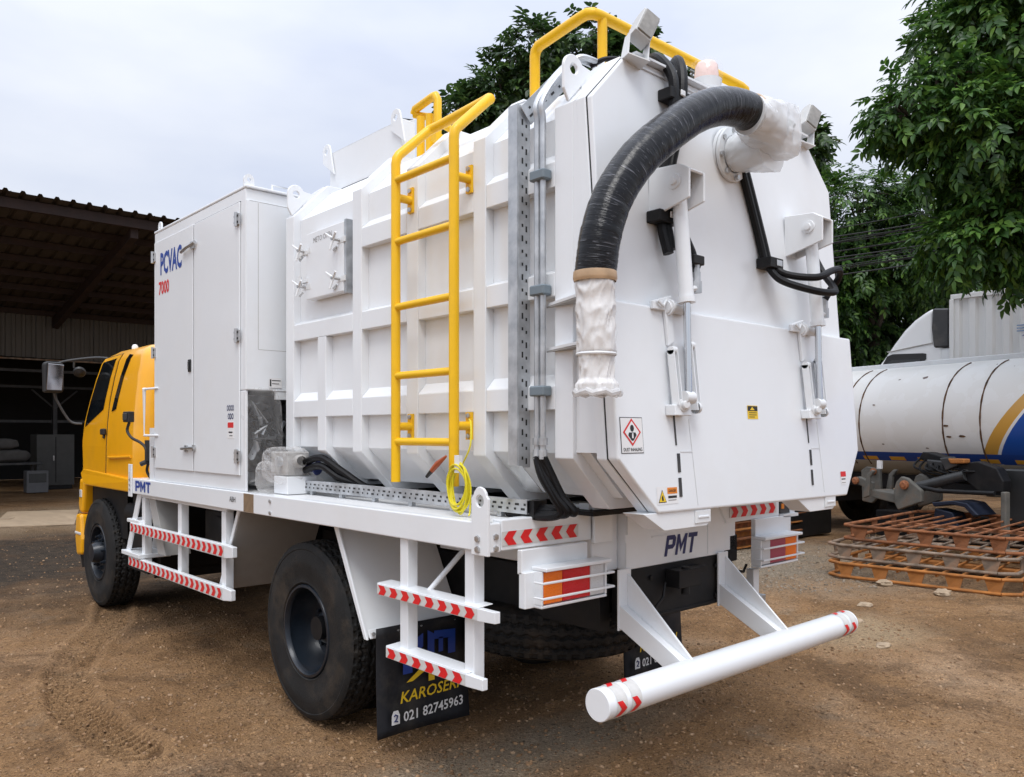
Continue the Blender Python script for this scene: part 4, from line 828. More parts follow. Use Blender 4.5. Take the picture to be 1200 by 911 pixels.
for sx in (-1, 1):
    xc = -.59 if sx < 0 else .54
    # cylinder bracket: channel of two cheeks on the upper skin
    b = MB(); y0, y1 = ys(2.7, .030), ys(2.7, .24)
    for x in (xc - .058, xc + .046):
        b.slab([(x, y0, 2.815), (x, y1 + .05, 2.805), (x, y1, 2.775), (x, y1, 2.655), (x, y0, 2.60)], (.012, 0, 0), WHITE)
    b.slab([(xc - .0455, y0, 2.8155), (xc + .0455, y0, 2.8155), (xc + .0455, y1 + .05, 2.8055), (xc - .0455, y1 + .05, 2.8055)], (0, 0, -.010), WHITE)
    b.slab([(xc - .0455, y1 + .05, 2.8055), (xc + .0455, y1 + .05, 2.8055), (xc + .0455, y1, 2.7755), (xc - .0455, y1, 2.7755)], (0, .006, -.010), WHITE)
    b.slab([(xc - .0455, y0, 2.80), (xc + .0455, y0, 2.80), (xc + .0455, y0, 2.61), (xc - .0455, y0, 2.61)], (0, -.010, 0), WHITE)
    br_ = obj('cylinder_bracket', b, rd, .003)
    b = MB(); b.lathe([(0, .034), (.008, .032), (.009, .018), (.02, .017), (.021, 0)], (xc - .058, y1 + .075, 2.735), (-1, 0, 0), WHITE, 18); b.cyl((xc - .045, y1 + .075, 2.735), (xc + .045, y1 + .075, 2.735), .018, ZINC, 12); obj('pin', b, br_)
    # hydraulic cylinder tube, gland, rod and lower eye
    top = Vector((xc, ys(2.66, .145), 2.69)); bot = Vector((xc, ys(2.25, .150), 2.255)); end = Vector((xc + .005, ys(1.85, .125), 1.85)); ax_ = (bot - top).normalized()
    b = MB(); b.cyl(top, bot, .032, WHITE, 24); b.cyl(bot, bot + ax_ * .025, .037, WHITE, 24); b.cyl(top + Vector((0, 0, .03)), top, .03, WHITE, 16); hc = obj('hydraulic_cylinder', b, T, 0)
    b = MB(); b.cyl(bot + ax_ * .02, end, .016, CHROME, 18); obj('piston_rod', b, hc)
    b = MB(); b.cyl((xc - .03, end.y, 1.83), (xc + .03, end.y, 1.83), .028, WHITE2, 16); obj('rod_eye', b, hc)
    # stubs for the hoses
    b = MB(); f = top + Vector((.055, 0.02, -.02)); b.cyl(f + Vector((0, 0, .03)), f + Vector((0, 0, -.015)), .018, WHITE2, 10); b.cyl(f + Vector((0, 0, -.015)), f + Vector((0, 0, -.06)), .014, GALV, 6); b.cyl(f + Vector((-.05, 0, .02)), f + Vector((0, 0, .02)), .014, WHITE2, 8); obj('hose_fitting', b, hc); b = MB()
    g2 = bot + Vector((.075, 0, .045)); b.cyl(bot + Vector((.02, 0, .035)), g2, .013, WHITE2, 8); b.cyl(g2 + Vector((0, 0, -.02)), g2 + Vector((0, 0, .03)), .021, GALV, 6); b.cyl(g2 + Vector((0, 0, .03)), g2 + Vector((0, 0, .07)), .016, GALV, 6); b.cyl(g2 + Vector((0, 0, .07)), g2 + Vector((0, 0, .10)), .013, GALV, 8); obj('hose_fitting', b, hc)
    # lock linkage below: hook plate, slotted arm, bolt, slide slots
    x0 = xc - .035
    lk = door_plate([(x0 - .10, 2.235), (x0 + .03, 2.27), (x0 + .03, 2.07), (x0 - .01, 2.05), (x0 - .02, 2.20), (x0 - .10, 2.20)], .018, WHITE, 'lock_plate', rd)
    b = MB(); b.lathe([(0, .036), (.014, .036), (.015, .028), (.022, .026), (.023, 0)], (x0 + .005, ys(2.23, .08), 2.215), (-1, 0, 0), WHITE, 20); b.lathe([(0, .024), (.12, .024)], (x0 + .005, ys(2.23, .085), 2.215), (1, 0, 0), WHITE2, 16); b.tube([(x0 - .08, ys(2.2, .085), 2.235), (x0 - .05, ys(2.2, .09), 2.215), (x0 - .02, ys(2.2, .085), 2.245)], .006, WHITE2, 6); obj('pivot', b, lk)
    for dx, z0, z1 in ((-.01, 1.80, 2.03), (.12, 1.78, 2.06)):
        b = MB(); pts = []; K = 8; c0, c1, rr = z0 + .02, z1 - .02, .022
        # slotted arm standing off the door: two long cheeks closed by round ends
        for (za, zb) in ((z0, z1),):
            x = x0 + dx
            b.slab([(x - .012, ys(z1, .075), z1), (x - .012, ys(z0, .085), z0), (x - .012, ys(z0, .12), z0), (x - .012, ys(z1, .11), z1)], (.006, 0, 0), WHITE)
            b.slab([(x + .012, ys(z1, .075), z1), (x + .012, ys(z0, .085), z0), (x + .012, ys(z0, .12), z0), (x + .012, ys(z1, .11), z1)], (.006, 0, 0), WHITE)
            b.cyl((x - .012, ys(z1, .093), z1), (x + .018, ys(z1, .093), z1), .018, WHITE, 12); b.slab([(x - .006, ys(z1, .07), z1), (x - .006, ys(z0, .08), z0), (x + .012, ys(z0, .08), z0), (x + .012, ys(z1, .07), z1)], (0, .004, 0), GALV)
        obj('slotted_arm', b, lk)
    b = MB(); b.slab([(x0 - .04, ys(1.83, .062), 1.80), (x0 + .075, ys(1.83, .062), 1.80), (x0 + .075, ys(1.76, .062), 1.755), (x0 - .04, ys(1.76, .062), 1.755)], (0, -.05, 0), WHITE); b.lathe([(0, .030), (.012, .029), (.013, .018), (.03, .017), (.031, 0)], (x0 + .02, ys(1.8, .112), 1.80), (-.5, -1, 0), WHITE2, 16); b.lathe([(0, .026), (.02, .025), (.021, 0)], (x0 + .12, ys(1.8, .10), 1.79), (1, 0, 0), WHITE2, 14)
    obj('lock_bolt', b, lk, .003)
    b = MB(); b.slab([(x0 + .010, ys(1.755, .0612), 1.755), (x0 + .020, ys(1.755, .0612), 1.755), (x0 + .024, ys(1.63, .0612), 1.63), (x0 + .014, ys(1.63, .0612), 1.63)], (0, -.0015, 0), DKGREY); obj('slide_slot', b, lk)
    for z in (1.555, 1.452):
        b = MB(); b.slab([(x0 + .02, ys(z + .04, .0612), z + .04), (x0 + .04, ys(z + .04, .0612), z + .04), (x0 + .04, ys(z - .04, .0612), z - .04), (x0 + .02, ys(z - .04, .0612), z - .04)], (0, -.0015, 0), DKGREY); obj('slide_slot', b, lk)
    door_plate([(x0 + .118, 1.742), (x0 + .122, 1.742), (x0 + .152, 1.37), (x0 + .147, 1.37)], .0012, WHITE2, 'weld_seam', rd, 0); door_plate([(x0 + .045, 1.6), (x0 + .13, 1.6), (x0 + .13, 1.604), (x0 + .045, 1.604)], .0012, WHITE2, 'weld_seam', rd, 0)
    # bottom hinge shoe
    hx0, hx1 = (xc - .25, xc + .22) if sx < 0 else (xc - .16, xc + .25)
    b = MB(); b.prism([(hx0, 1.352), (hx0 + .14, 1.275), (hx1 - .03, 1.275), (hx1, 1.29), (hx1, 1.352)], 'y', ys(1.35, .05), ys(1.35, -.06), WHITE); b.box(hx1 - .12, hx1 - .005, ys(1.35, .056), ys(1.35, .0505), 1.29, 1.345, WHITE2); b.box(hx1 - .10, hx1 - .02, ys(1.35, .060), ys(1.35, .0565), 1.312, 1.322, WHITE)
    obj('hinge_shoe', b, rd, .004)
def sticker(name, x0, x1, z0, z1, m, parts, txts=(), label=None):
    def rect(a, b, c, d, mm, e, q): q.add([(a, ys(c, .0614 + e), c), (b, ys(c, .0614 + e), c), (b, ys(d, .0614 + e), d), (a, ys(d, .0614 + e), d)], [(0, 1, 2, 3)], mm)
    q = MB(); rect(x0, x1, z0, z1, m, 0, q)
    for p in parts:
        if p[0] == 'r': rect(*p[1:5], p[5], .001 + .0006 * (p[6] if len(p) > 6 else 0), q)
        else: q.add([(x, ys(z, .0614 + p[3]), z) for x, z in p[1]], [tuple(range(len(p[1])))], p[2])
    o = obj(name, q, rd, label=label)
    for t, c, w_, h_, mm in txts: lettering('lettering', t, (c[0], ys(c[1], .0630), c[1]), (1, 0, 0), (0, .0776, 1), w_, h_, mm, o, bold=.01)
    return o
a, b_, c, d = -.965, -.825, 1.600, 1.745; mx_, mz_ = -.895, 1.685
circ = lambda x, z, rx, rz, n=14: [(x + rx * math.cos(6.283 * k / n), z + rz * math.sin(6.283 * k / n)) for k in range(n)]
sticker('hazard_sticker', a, b_, c, d, PBLACK, [('r', a + .003, b_ - .003, c + .003, d - .003, PWHITE, 0),
    ('p', [(mx_, mz_ - .056), (mx_ + .056, mz_), (mx_, mz_ + .056), (mx_ - .056, mz_)], PRED, .002), ('p', [(mx_, mz_ - .045), (mx_ + .045, mz_), (mx_, mz_ + .045), (mx_ - .045, mz_)], PWHITE, .0026),
    ('p', circ(mx_, mz_ + .016, .012, .014), PBLACK, .0032), ('p', [(mx_ - .026, mz_ - .012), (mx_ - .02, mz_ - .001), (mx_ + .02, mz_ - .001), (mx_ + .026, mz_ - .012), (mx_ + .006, mz_ - .034), (mx_ - .006, mz_ - .034)], PBLACK, .0032),
    ('p', [(mx_ - .004, mz_ - .024), (mx_ + .006, mz_ - .024), (mx_ + .006, mz_ - .004), (mx_ - .002, mz_ - .004)], PWHITE, .0038)],
    [('DUST INHALING', (mx_, c + .016), .115, .014, PBLACK)], label='white sticker with a red diamond and a figure in dust')
a, b_, c, d = -.758, -.615, 1.386, 1.460
sticker('hazard_sticker', a, b_, c, d, PWHITE, [('p', [(a + .008, c + .008), (a + .062, c + .008), (a + .035, c + .062)], PBLACK, .001), ('p', [(a + .012, c + .011), (a + .058, c + .011), (a + .035, c + .056)], PYEL, .0016),
    ('p', [(a + .030, c + .016), (a + .042, c + .016), (a + .038, c + .040), (a + .028, c + .030)], PBLACK, .0022), ('r', a + .070, b_ - .006, d - .032, d - .006, PORANGE), ('r', a + .074, b_ - .010, c + .024, c + .034, PBLACK), ('r', a + .074, b_ - .014, c + .014, c + .018, MIDGREY)],
    [('DANGER', (b_ - .04, d - .019), .05, .011, PBLACK)], label='white sticker with a yellow warning triangle and an orange bar')
a, b_, c, d = -.035, .055, 1.748, 1.812
sticker('hazard_sticker', a, b_, c, d, PYEL, [('r', a + .003, b_ - .003, d - .026, d - .003, PBLACK), ('p', [(a + .02, d - .022), (a + .06, d - .022), (a + .04, d - .006)], PYEL, .002), ('r', a + .01, b_ - .01, c + .028, c + .031, PBLACK), ('r', a + .01, b_ - .012, c + .018, c + .021, PBLACK), ('r', a + .012, b_ - .03, c + .008, c + .011, PBLACK)], label='small yellow and black warning sticker')
a, b_, c, d = .845, .905, 1.40, 1.472
sticker('hazard_sticker', a, b_, c, d, PWHITE, [('r', a, b_, d - .028, d, PRED), ('r', a + .008, b_ - .008, c + .028, c + .034, PBLACK), ('r', a + .008, b_ - .008, c + .01, c + .014, MIDGREY)], label='small white sticker with a red block')

# ---- hydraulic hoses on the rear
def hhose(P, r=.014, name='hydraulic_hose', m=HOSEB):
    q = MB(); q.tube(bez(P), r, m, 10); return obj(name, q, T)
yd = lambda z, o: ys(z, .03 + o)
hhose([(-.30, yd(3.3, -.35), 3.33), (-.38, yd(3.3, -.2), 3.40), (-.47, yd(3.3, -.05), 3.385), (-.49, yd(3.2, .05), 3.25), (-.51, yd(3.0, .04), 3.05), (-.56, yd(2.8, .025), 2.84), (-.61, yd(2.62, .03), 2.62), (-.60, yd(2.45, .05), 2.45)], .024)
hhose([(-.05, yd(3.3, -.30), 3.30), (-.20, yd(3.3, -.2), 3.36), (-.36, yd(3.3, -.02), 3.395), (-.42, yd(3.2, .05), 3.27), (-.455, yd(3.0, .04), 3.05), (-.52, yd(2.8, .025), 2.84), (-.58, yd(2.62, .03), 2.64), (-.58, yd(2.45, .05), 2.47)], .024)
for z, x in ((3.17, -.465), (2.60, -.60)):
    q = MB(); q.box(x - .075, x + .065, yd(z, .075), yd(z, .0), z - .02, z + .03, BLACK); q.box(x - .012, x + .02, yd(z, .085), yd(z, .0755), z + .0, z + .028, PWHITE); obj('hose_clamp', q, T, .004)
xc = -.59; t_ = Vector((xc + .055, ys(2.66, .125), 2.61))
hhose([t_, t_ + Vector((.005, 0, -.06)), t_ + Vector((.045, -.02, -.16)), t_ + Vector((.035, -.03, -.24)), (xc + .077, ys(2.25, .150), 2.40)], .017)
q = MB(); q.box(xc + .035, xc + .11, ys(2.42, .18), ys(2.42, .12), 2.40, 2.44, BLACK); obj('hose_clamp', q, T, .004)
xc = .54
for dx in (-.02, .015):
    hhose([(.05 + dx, yd(3.2, .02), 3.10), (.10 + dx, yd(3.0, .02), 2.98), (.21 + dx, yd(2.7, .02), 2.68), (.245 + dx, yd(2.55, .03), 2.52)], .020)
q = MB(); q.box(.185, .305, yd(2.5, .08), yd(2.5, .0), 2.50, 2.55, BLACK); q.box(.24, .29, yd(2.5, .085), yd(2.5, .0805), 2.51, 2.54, GALV); obj('hose_clamp', q, T, .004)
hhose([(.225, yd(2.5, .03), 2.53), (.25, yd(2.45, .09), 2.44), (.36, yd(2.4, .20), 2.385), (.49, yd(2.4, .24), 2.385), (.57, yd(2.42, .20), 2.43), (.597, yd(2.5, .14), 2.51), (.598, ys(2.6, .125), 2.61)], .018)
hhose([(.26, yd(2.5, .03), 2.53), (.29, yd(2.47, .10), 2.47), (.40, yd(2.45, .20), 2.455), (.52, yd(2.45, .22), 2.50), (.60, yd(2.45, .22), 2.515), (.648, yd(2.42, .19), 2.48), (.640, yd(2.38, .15), 2.43), (.615, ys(2.25, .15), 2.375)], .018)
q = MB(); q.tube(bez([(-.72, -.10, 3.33), (-.68, -.16, 3.355), (-.58, -.2, 3.36), (-.5, -.22, 3.33)]), .012, HOSEB, 8); obj('lamp_cable', q, T)

# ---- suction elbow and big hose
q = MB(); fc = Vector((-.005, yd(3.03, .0), 3.03)); nrm = Vector((0, -1, -.0776)).normalized()
q.lathe([(0, .13), (.018, .13), (.019, .09), (.03, .088)], fc, nrm, WHITE2, 36); q.lathe([(.022, .13), (.038, .13), (.039, .09)], fc, nrm, WHITE2, 36)
for k in range(8):
    a_ = k * math.pi / 4 + .2; p = fc + Vector((.11 * math.cos(a_), 0, .11 * math.sin(a_))) + nrm * .038; q.lathe([(0, .014), (.012, .013), (.013, 0)], p, nrm, ZINC, 6)
sh = obj('elbow_flange', q, T)
q = MB(); pth = [fc + nrm * .03, fc + nrm * .14 + Vector((.005, 0, .015)), Vector((-.012, -.55, 3.055)), Vector((-.07, -.61, 3.075)), Vector((-.16, -.625, 3.085)), Vector((-.26, -.62, 3.085))]
q.tube(bez(pth, 6), .085, WHITE2, 28); obj('elbow_pipe', q, T)
def wrap_loft(name, rings, m, parent=T, n=72, amp=.004, seed=0, label=None, sub=5, crease=1.0):
    """plastic sheet pulled over a pipe: superellipse rings with sharp running creases"""
    rr = []
    for i in range(len(rings) - 1):
        for k in range(sub):
            t = k / sub; A_, B_ = rings[i], rings[i + 1]; rr.append((Vector(A_[0]).lerp(Vector(B_[0]), t), Vector(A_[1]).normalized(), Vector(A_[2]).normalized()) + tuple(A_[q] + (B_[q] - A_[q]) * t for q in (3, 4, 5)))
    L = rings[-1]; rr.append((Vector(L[0]), Vector(L[1]).normalized(), Vector(L[2]).normalized()) + tuple(L[3:]))
    q = MB(); v = []; dist = 0; prev = rr[0][0]
    for i, (c, u, wv, a, b, p) in enumerate(rr):
        dist += (c - prev).length; prev = c
        for j in range(n):
            th = 2 * math.pi * j / n; cs, sn = math.cos(th), math.sin(th); e = 2 / p
            x, y = math.copysign(abs(cs) ** e, cs), math.copysign(abs(sn) ** e, sn); P_ = Vector((x * 1.1, y * 1.1, dist * 9 + .5 * x)) + Vector((seed, 0, 0))
            k = (abs(mnoise.noise(P_ * 1.3)) * -1.6 + abs(mnoise.noise(Vector((P_.x * 3 + P_.z * .8, P_.y * 3 - P_.z * .6, P_.z * 1.6)))) * -1.3 * crease + .5 * mnoise.noise(P_ * .6)) * amp
            v.append(c + u * (x * (a + k)) + wv * (y * (b + k)))
    f = [(i * n + j, i * n + (j + 1) % n, (i + 1) * n + (j + 1) % n, (i + 1) * n + j) for i in range(len(rr) - 1) for j in range(n)]
    q.add(v, f, m, True); q.add(v[-n:], [tuple(range(n))], m); return obj(name, q, parent, label=label)
ux = Vector((0, 1, .08)); uz = Vector((0, 0, 1)); xx = Vector((1, 0, 0))
R_ = []
for k in range(9):
    t = k / 8; R_.append(((-.262 + .300 * t, -.615 + .01 * t, 3.085 - .01 * t), ux, uz, .096 + .02 * math.sin(t * 2.6), .098 + .034 * t, 2.0 + 2.4 * t))
wrap_loft('elbow_wrap', R_, FILMW, seed=2, amp=.011, crease=.6)
R_ = []
for k in range(6):
    t = k / 5; c = fc + nrm * (.05 + .19 * t); R_.append((c, xx, uz, .098 + .02 * t, .094 + .02 * t, 2.0 + .8 * t))
wrap_loft('elbow_wrap', R_, FILMW, seed=7, amp=.010, crease=.6)
HP = bez([(-.22, -.615, 3.095), (-.31, -.612, 3.098), (-.45, -.60, 3.075), (-.62, -.59, 3.0), (-.80, -.575, 2.875), (-.95, -.555, 2.745), (-1.06, -.53, 2.59), (-1.115, -.515, 2.44), (-1.130, -.505, 2.32), (-1.132, -.50, 2.275)], 14)
q = MB(); n = 40; rad = [.080 + .0004 * math.sin(i * 2.2) + .0016 * mnoise.noise(Vector((i * .35, 0, 0))) for i in range(len(HP))]; q.tube(HP, rad, HOSEF, n)
ho = obj('suction_hose', q, T, label='thick black suction hose wrapped in clear film')
uvl = ho.data.uv_layers.new(name='UVMap')
nv = len(HP)
for poly in ho.data.polygons:
    for li in poly.loop_indices:
        vi = ho.data.loops[li].vertex_index
        i, j = divmod(vi, n) if vi < nv * n else (0, 0)
        jj = j
        uvl.data[li].uv = (i / nv * 1.35, abs(jj / n - .5) * 2)
q = MB(); d1 = (HP[2] - HP[0]).normalized(); q.lathe([(0, .084), (.03, .086), (.035, .081)], HP[0] - d1 * .005, d1, TANRING, 32); obj('hose_collar', q, ho)
q = MB(); q.lathe([(.008, .0825), (-.018, .0845), (-.022, .083), (-.03, .080)], HP[-1] + Vector((0, 0, .01)), 'z', TANRING, 32); obj('hose_collar', q, ho)
# drooping nozzle pipe in film
R_ = []; NP = 22
for k in range(NP):
    t = k / (NP - 1); z = 2.265 - t * .44; a_ = .079
    if t > .64: a_ = .072
    if t > .86: a_ = .079 + .006 * math.sin((t - .86) / .14 * 3.1)
    R_.append(((-1.131 + .01 * t, -.50, z), xx, Vector((0, 1, 0)), a_, a_, 2.0))
wrap_loft('nozzle_pipe', R_, BARE, seed=11, amp=.008, n=80, sub=4)
R_ = [((c[0], c[1], c[2]), u, v_, a_ + .004, b_ + .004, p) for (c, u, v_, a_, b_, p) in R_]
wrap_loft('nozzle_wrap', R_, FILMT, seed=21, amp=.014, n=80, sub=4)
q = MB(); q.lathe([(0, .076), (.006, .079), (.012, .076)], (-1.125, -.50, 1.975), 'z', WHITE2, 32); obj('nozzle_ring', q, T)
q = MB(); q.tube([(-1.118 + .086 * math.cos(6.283 * k / 24), -.50 + .086 * math.sin(6.283 * k / 24), 1.835 + .006 * math.sin(k * 2.1)) for k in range(25)], .012, FILMW, 8); obj('nozzle_lip', q, T)
for z in (2.235, 2.045):
    q = MB(); q.slab([(XL, -.09, z), (-1.105, -.42, z), (-1.075, -.44, z), (XL, -.39, z)], (0, 0, -.012), WHITE); q.slab([(XL, -.09, z - .013), (-1.10, -.415, z - .013), (XL, -.39, z - .013)], (0, 0, -.006), MIDGREY); obj('nozzle_bracket', q, T)

# ---- work lamps and beacon
def work_lamp(c, yaw):
    o = bpy.data.objects.new('work_lamp', None); COL.objects.link(o); o.parent = T; o.location = Vector(c) - WL[T]; WL[o] = Vector(c)
    Mz = Matrix.Rotation(yaw, 4, 'Z'); M = Mz @ Matrix.Translation((.02, 0, .02)) @ Matrix.Rotation(R(30), 4, 'Y') @ Matrix.Rotation(R(-14), 4, 'X')
    def tr(mb, m):
        mb.v = [tuple(Vector(c) + m @ Vector(p)) for p in mb.v]; return mb
    LG = mat('lamp_casting', (.52, .52, .51), .55, .2, var=.06, bump=.15, bscale=40)
    q = MB(); q.prism([(-.035, -.06), (.035, -.06), (.045, -.03), (.045, .07), (.025, .095), (-.022, .095), (-.035, .075)], 'x', -.042, .042, LG); q.box(-.036, .036, -.043, -.0355, -.052, .075, mat('lamp_glass', (.26, .25, .23), .3, var=.2, vscale=30)); q.lathe([(0, .014), (.016, .012), (.017, 0)], (0, .0, .094), 'z', LG, 12)
    for k in range(5): q.box(-.043, .043, .0455, .052, -.04 + k * .024, -.034 + k * .024, LG)
    obj('housing', tr(q, M), o, .005, segs=2)
    q = MB()
    for x in (-.052, .044): q.slab([(x, -.02, -.02), (x, .02, -.02), (x, .03, -.115), (x, -.035, -.115)], (.006, 0, 0), WHITE2)
    q.box(-.054, .052, -.045, .045, -.121, -.1155, WHITE2)
    for y in (-.02, .02): q.lathe([(0, .009), (.006, .008), (.007, 0)], (0, y, -.1155), 'z', ZINC, 6)
    obj('bracket', tr(q, Mz @ Matrix.Rotation(R(10), 4, 'Y')), o)
work_lamp((-.70, -.36, 3.385), R(-22)); work_lamp((.765, -.34, 3.375), R(-22))
q = MB(); q.cyl((.107, -.15, 3.30), (.107, -.15, 3.44), .02, WHITE2, 12); q.lathe([(0, .02), (.005, .07), (.05, .078), (.052, .06)], (.107, -.15, 3.435), 'z', WHITE2, 28); bc = obj('beacon', q, T)
q = MB(); q.lathe([(0, .060), (.02, .062), (.075, .058), (.09, .048), (.095, 0)], (.107, -.15, 3.486), 'z', BEAC, 28); obj('beacon_lens', q, bc)
crumple('beacon_wrap', (.107, -.15, 3.525), (.072, .072, .070), bc, FILMT, 16, .06, 6)

# ---- galvanised cable channel up the tank side, conduits and clamps
def perforated(name, o, r, u, L, wdt, parent, lip, m=GALV, rows=2, pitch=.055, edge_lip=True):
    """slotted cable tray: web with dark slots let in, and turned-up lips"""
    o = Vector(o); r = Vector(r).normalized(); u = Vector(u).normalized(); n_ = r.cross(u)
    q = MB(); P = lambda a, b, e: o + r * a + u * b + n_ * e
    q.slab([P(0, 0, 0), P(L, 0, 0), P(L, wdt, 0), P(0, wdt, 0)], n_ * .004, m)
    if lip: 
        q.slab([P(0, 0, -.0), P(L, 0, -.0), P(L, .004, 0), P(0, .004, 0)], n_ * (-lip), m)
        q.slab([P(0, wdt - .004, 0), P(L, wdt - .004, 0), P(L, wdt, 0), P(0, wdt, 0)], n_ * (-lip), m)
    k = int(L / pitch)
    for i in range(k):
        for j in range(rows):
            a = (i + .5) * L / k + (pitch * .25 if j % 2 else 0); b = wdt * (j + 1) / (rows + 1); sl = .013 if (i + j) % 3 == 0 else .007
            q.add([P(a - sl, b - .005, .0047), P(a + sl, b - .005, .0047), P(a + sl, b + .005, .0047), P(a - sl, b + .005, .0047)], [(0, 1, 2, 3)], PBLACK)
    return obj(name, q, parent)
XC = XL - .062
q = MB(); q.box(XC, XC + .004, .030, .088, 1.54, 3.11, GALV); q.box(XC + .0045, XC + .03, .084, .088, 1.54, 3.11, GALV)
ch = obj('cable_channel', q, T)
perforated('perforated_web', (XL + .012, .030, 1.53), (0, 0, 1), (-1, 0, 0), 1.58, .070, ch, 0, rows=2)
perforated('perforated_web', (XL + .006, .016, 3.034), (.235, 0, .235), (-.7, 0, .7), .37, .088, ch, 0, rows=2)
q = MB(); q.slab([(XC, .088, 3.1105), (XC, .030, 3.1105), (XL - .01, .030, 3.135), (XL - .01, .088, 3.135)], (0, 0, .004), GALV); obj('channel_cap', q, ch)
q = MB(); q.slab([(XC, .088, 1.539), (XC, .0, 1.539), (XC + .10, -.03, 1.42), (XC + .10, .06, 1.42)], (.004, 0, 0), GALV); obj('channel_end', q, ch)
for dy in (-.062, -.098):
    q = MB(); q.tube(bez([(XL - .03, dy, 1.57), (XL - .03, dy, 2.2), (XL - .03, dy, 2.9), (XL - .03, dy, 3.02), (XL - .035, dy, 3.09), (XL + .04, dy, 3.20), (XL + .15, dy - .0, 3.315), (XL + .20, dy - .02, 3.345), (XL + .30, dy - .03, 3.345)], 6), .0135, GALV, 10); obj('conduit', q, T)
for z in (2.78, 2.29, 1.86):
    q = MB(); q.box(XL - .055, XL - .001, -.125, -.035, z - .022, z + .022, mat('grey_clamp', (.16, .20, .23), .5)); obj('conduit_clamp', q, T, .006)
q = MB()
for dy in (-.062, -.098): q.cyl((XL - .03, dy, 1.63), (XL - .03, dy, 1.66), .02, GALV, 8); q.cyl((XL - .03, dy, 1.57), (XL - .03, dy, 1.61), .019, GALV, 8)
obj('conduit_gland', q, T)
for k, (dx, dy) in enumerate(((0, 0), (.01, -.025), (.02, .02), (.03, -.045))):
    hhose([(XL - .03, -.062 - .012 * k, 1.58), (XL - .03 + dx, -.09 - .01 * k, 1.50), (XL + .0 + dx, -.13 + dy * .5, 1.41), (XL + .03 + dx, -.15 + dy, 1.345), (XL + .02 + dx, -.06 + dy, 1.318 + .012 * k), (XL + .02 + dx, .18, 1.32 + .006 * k)], .019, 'drain_hose')
q = MB(); q.box(XL - .0, XL + .08, -.01, .05, ZD, 1.385, BLACK); obj('cable_entry', q, T)
# long tray on the deck
perforated('cable_tray', (XL - .01, 2.04, 1.325), (0, -1, 0), (0, 0, 1), 2.02, .062, T, .03, rows=2, pitch=.05)
for k in range(6):
    q = MB(); q.box(XL - .005, XL + .02, .2 + k * .35, .23 + k * .35, ZD, 1.325, GALV); obj('tray_foot', q, T)
# black hoses leaving the valve
for k in range(2): hhose([(-1.0, 2.02, 1.50 - .05 * k), (-.98, 1.86, 1.53 - .05 * k), (-.93, 1.72, 1.46 - .05 * k), (-.86, 1.58, 1.37), (-.8, 1.5, 1.335)], .022, 'drain_hose')

# ---- yellow ladder
q0 = MB(); q0.box(0, .1, 0, .1, 0, .1, YEL)
ld = bpy.data.objects.new('ladder', None); COL.objects.link(ld); ld.parent = T; ld.location = Vector((-1.08, .67, 1.43)) - WL[T]; WL[ld] = Vector((-1.08, .67, 1.43)); ld.empty_display_size = .1
LX, LY0, LY1, LR = -1.085, .905, .425, .0245
path = [(LX, LY0, 1.432), (LX, LY0, 3.05), (LX + .004, LY0, 3.08), (LX + .02, LY0, 3.105), (-.89, LY0, 3.265), (-.875, LY0 - .005, 3.278), (-.865, LY0 - .02, 3.285), (-.860, LY0 - .05, 3.288), (-.855, LY1 + .05, 3.31), (-.855, LY1 + .02, 3.312), (-.862, LY1 + .004, 3.305), (-.88, LY1, 3.29), (LX + .02, LY1, 3.115), (LX + .004, LY1, 3.095), (LX, LY1, 3.06), (LX, LY1, 1.432)]
q = MB(); q.tube(path, LR, YEL, 16); obj('stile', q, ld)
for z in (1.638, 1.972, 2.322, 2.655, 2.970):
    q = MB(); q.tube([(LX, LY0 - .01, z), (LX, LY1 + .01, z)], .0195, YEL, 12); obj('rung', q, ld)
for (y, s_) in ((LY0, -1), (LY1, -1)):
    for z in (1.715, 2.885):
        q = MB(); q.tube([(LX, y, z), (XL - .012, y, z)], .0215, YEL, 12); q.box(XL - .012, XL - .001, y - .022, y + .022, z - .065, z + .065, YEL)
        for dz in (-.048, .048): q.lathe([(0, .013), (.009, .012), (.010, 0)], (XL - .012, y, z + dz), (-1, 0, 0), ZINC, 6)
        obj('bracket', q, ld)
# roof guard near the hopper, behind the ladder
q = MB()
q.tube(bez([(-.60, 1.36, 3.30), (-.60, 1.36, 3.55)], 2), .0245, YEL, 12); q.tube([(-.60, 1.27, 3.30), (-.60, 1.27, 3.54)], .0245, YEL, 12)
q.tube([(-.60, 1.43, 3.585), (-.60, 1.41, 3.612), (-.60, 1.24, 3.635), (-.60, 1.215, 3.632), (-.60, 1.195, 3.60), (-.60, 1.195, 3.40)], .0235, YEL, 12); q.tube([(-.60, 1.43, 3.585), (-.55, 1.36, 3.565), (-.25, 1.30, 3.475), (-.15, 1.28, 3.44)], .021, YEL, 12); q.box(-.63, -.57, 1.17, 1.22, 3.36, 3.40, YEL); q.box(-.61, -.59, 1.25, 1.38, 3.30, 3.32, YEL)
obj('roof_guard', q, T)
# roof rail at the rear
q = MB(); q.tube([(-.60, .385, 3.29), (-.60, .385, 3.575), (-.60, .378, 3.60), (-.60, .355, 3.62), (-.60, .07, 3.655), (-.595, .035, 3.66), (-.575, .012, 3.66), (-.54, .005, 3.66), (.66, .0, 3.665), (.70, .0, 3.655), (.715, .0, 3.62), (.715, .0, 3.30)], .026, YEL, 16); q.tube([(-.52, .005, 3.655), (-.52, .005, 3.30)], .024, YEL, 12); q.tube([(.1, .005, 3.655), (.1, .005, 3.30)], .024, YEL, 12)
q.tube([(.715, .01, 3.63), (.715, .4, 3.62), (.715, .42, 3.29)], .024, YEL, 12); obj('roof_rail', q, T)
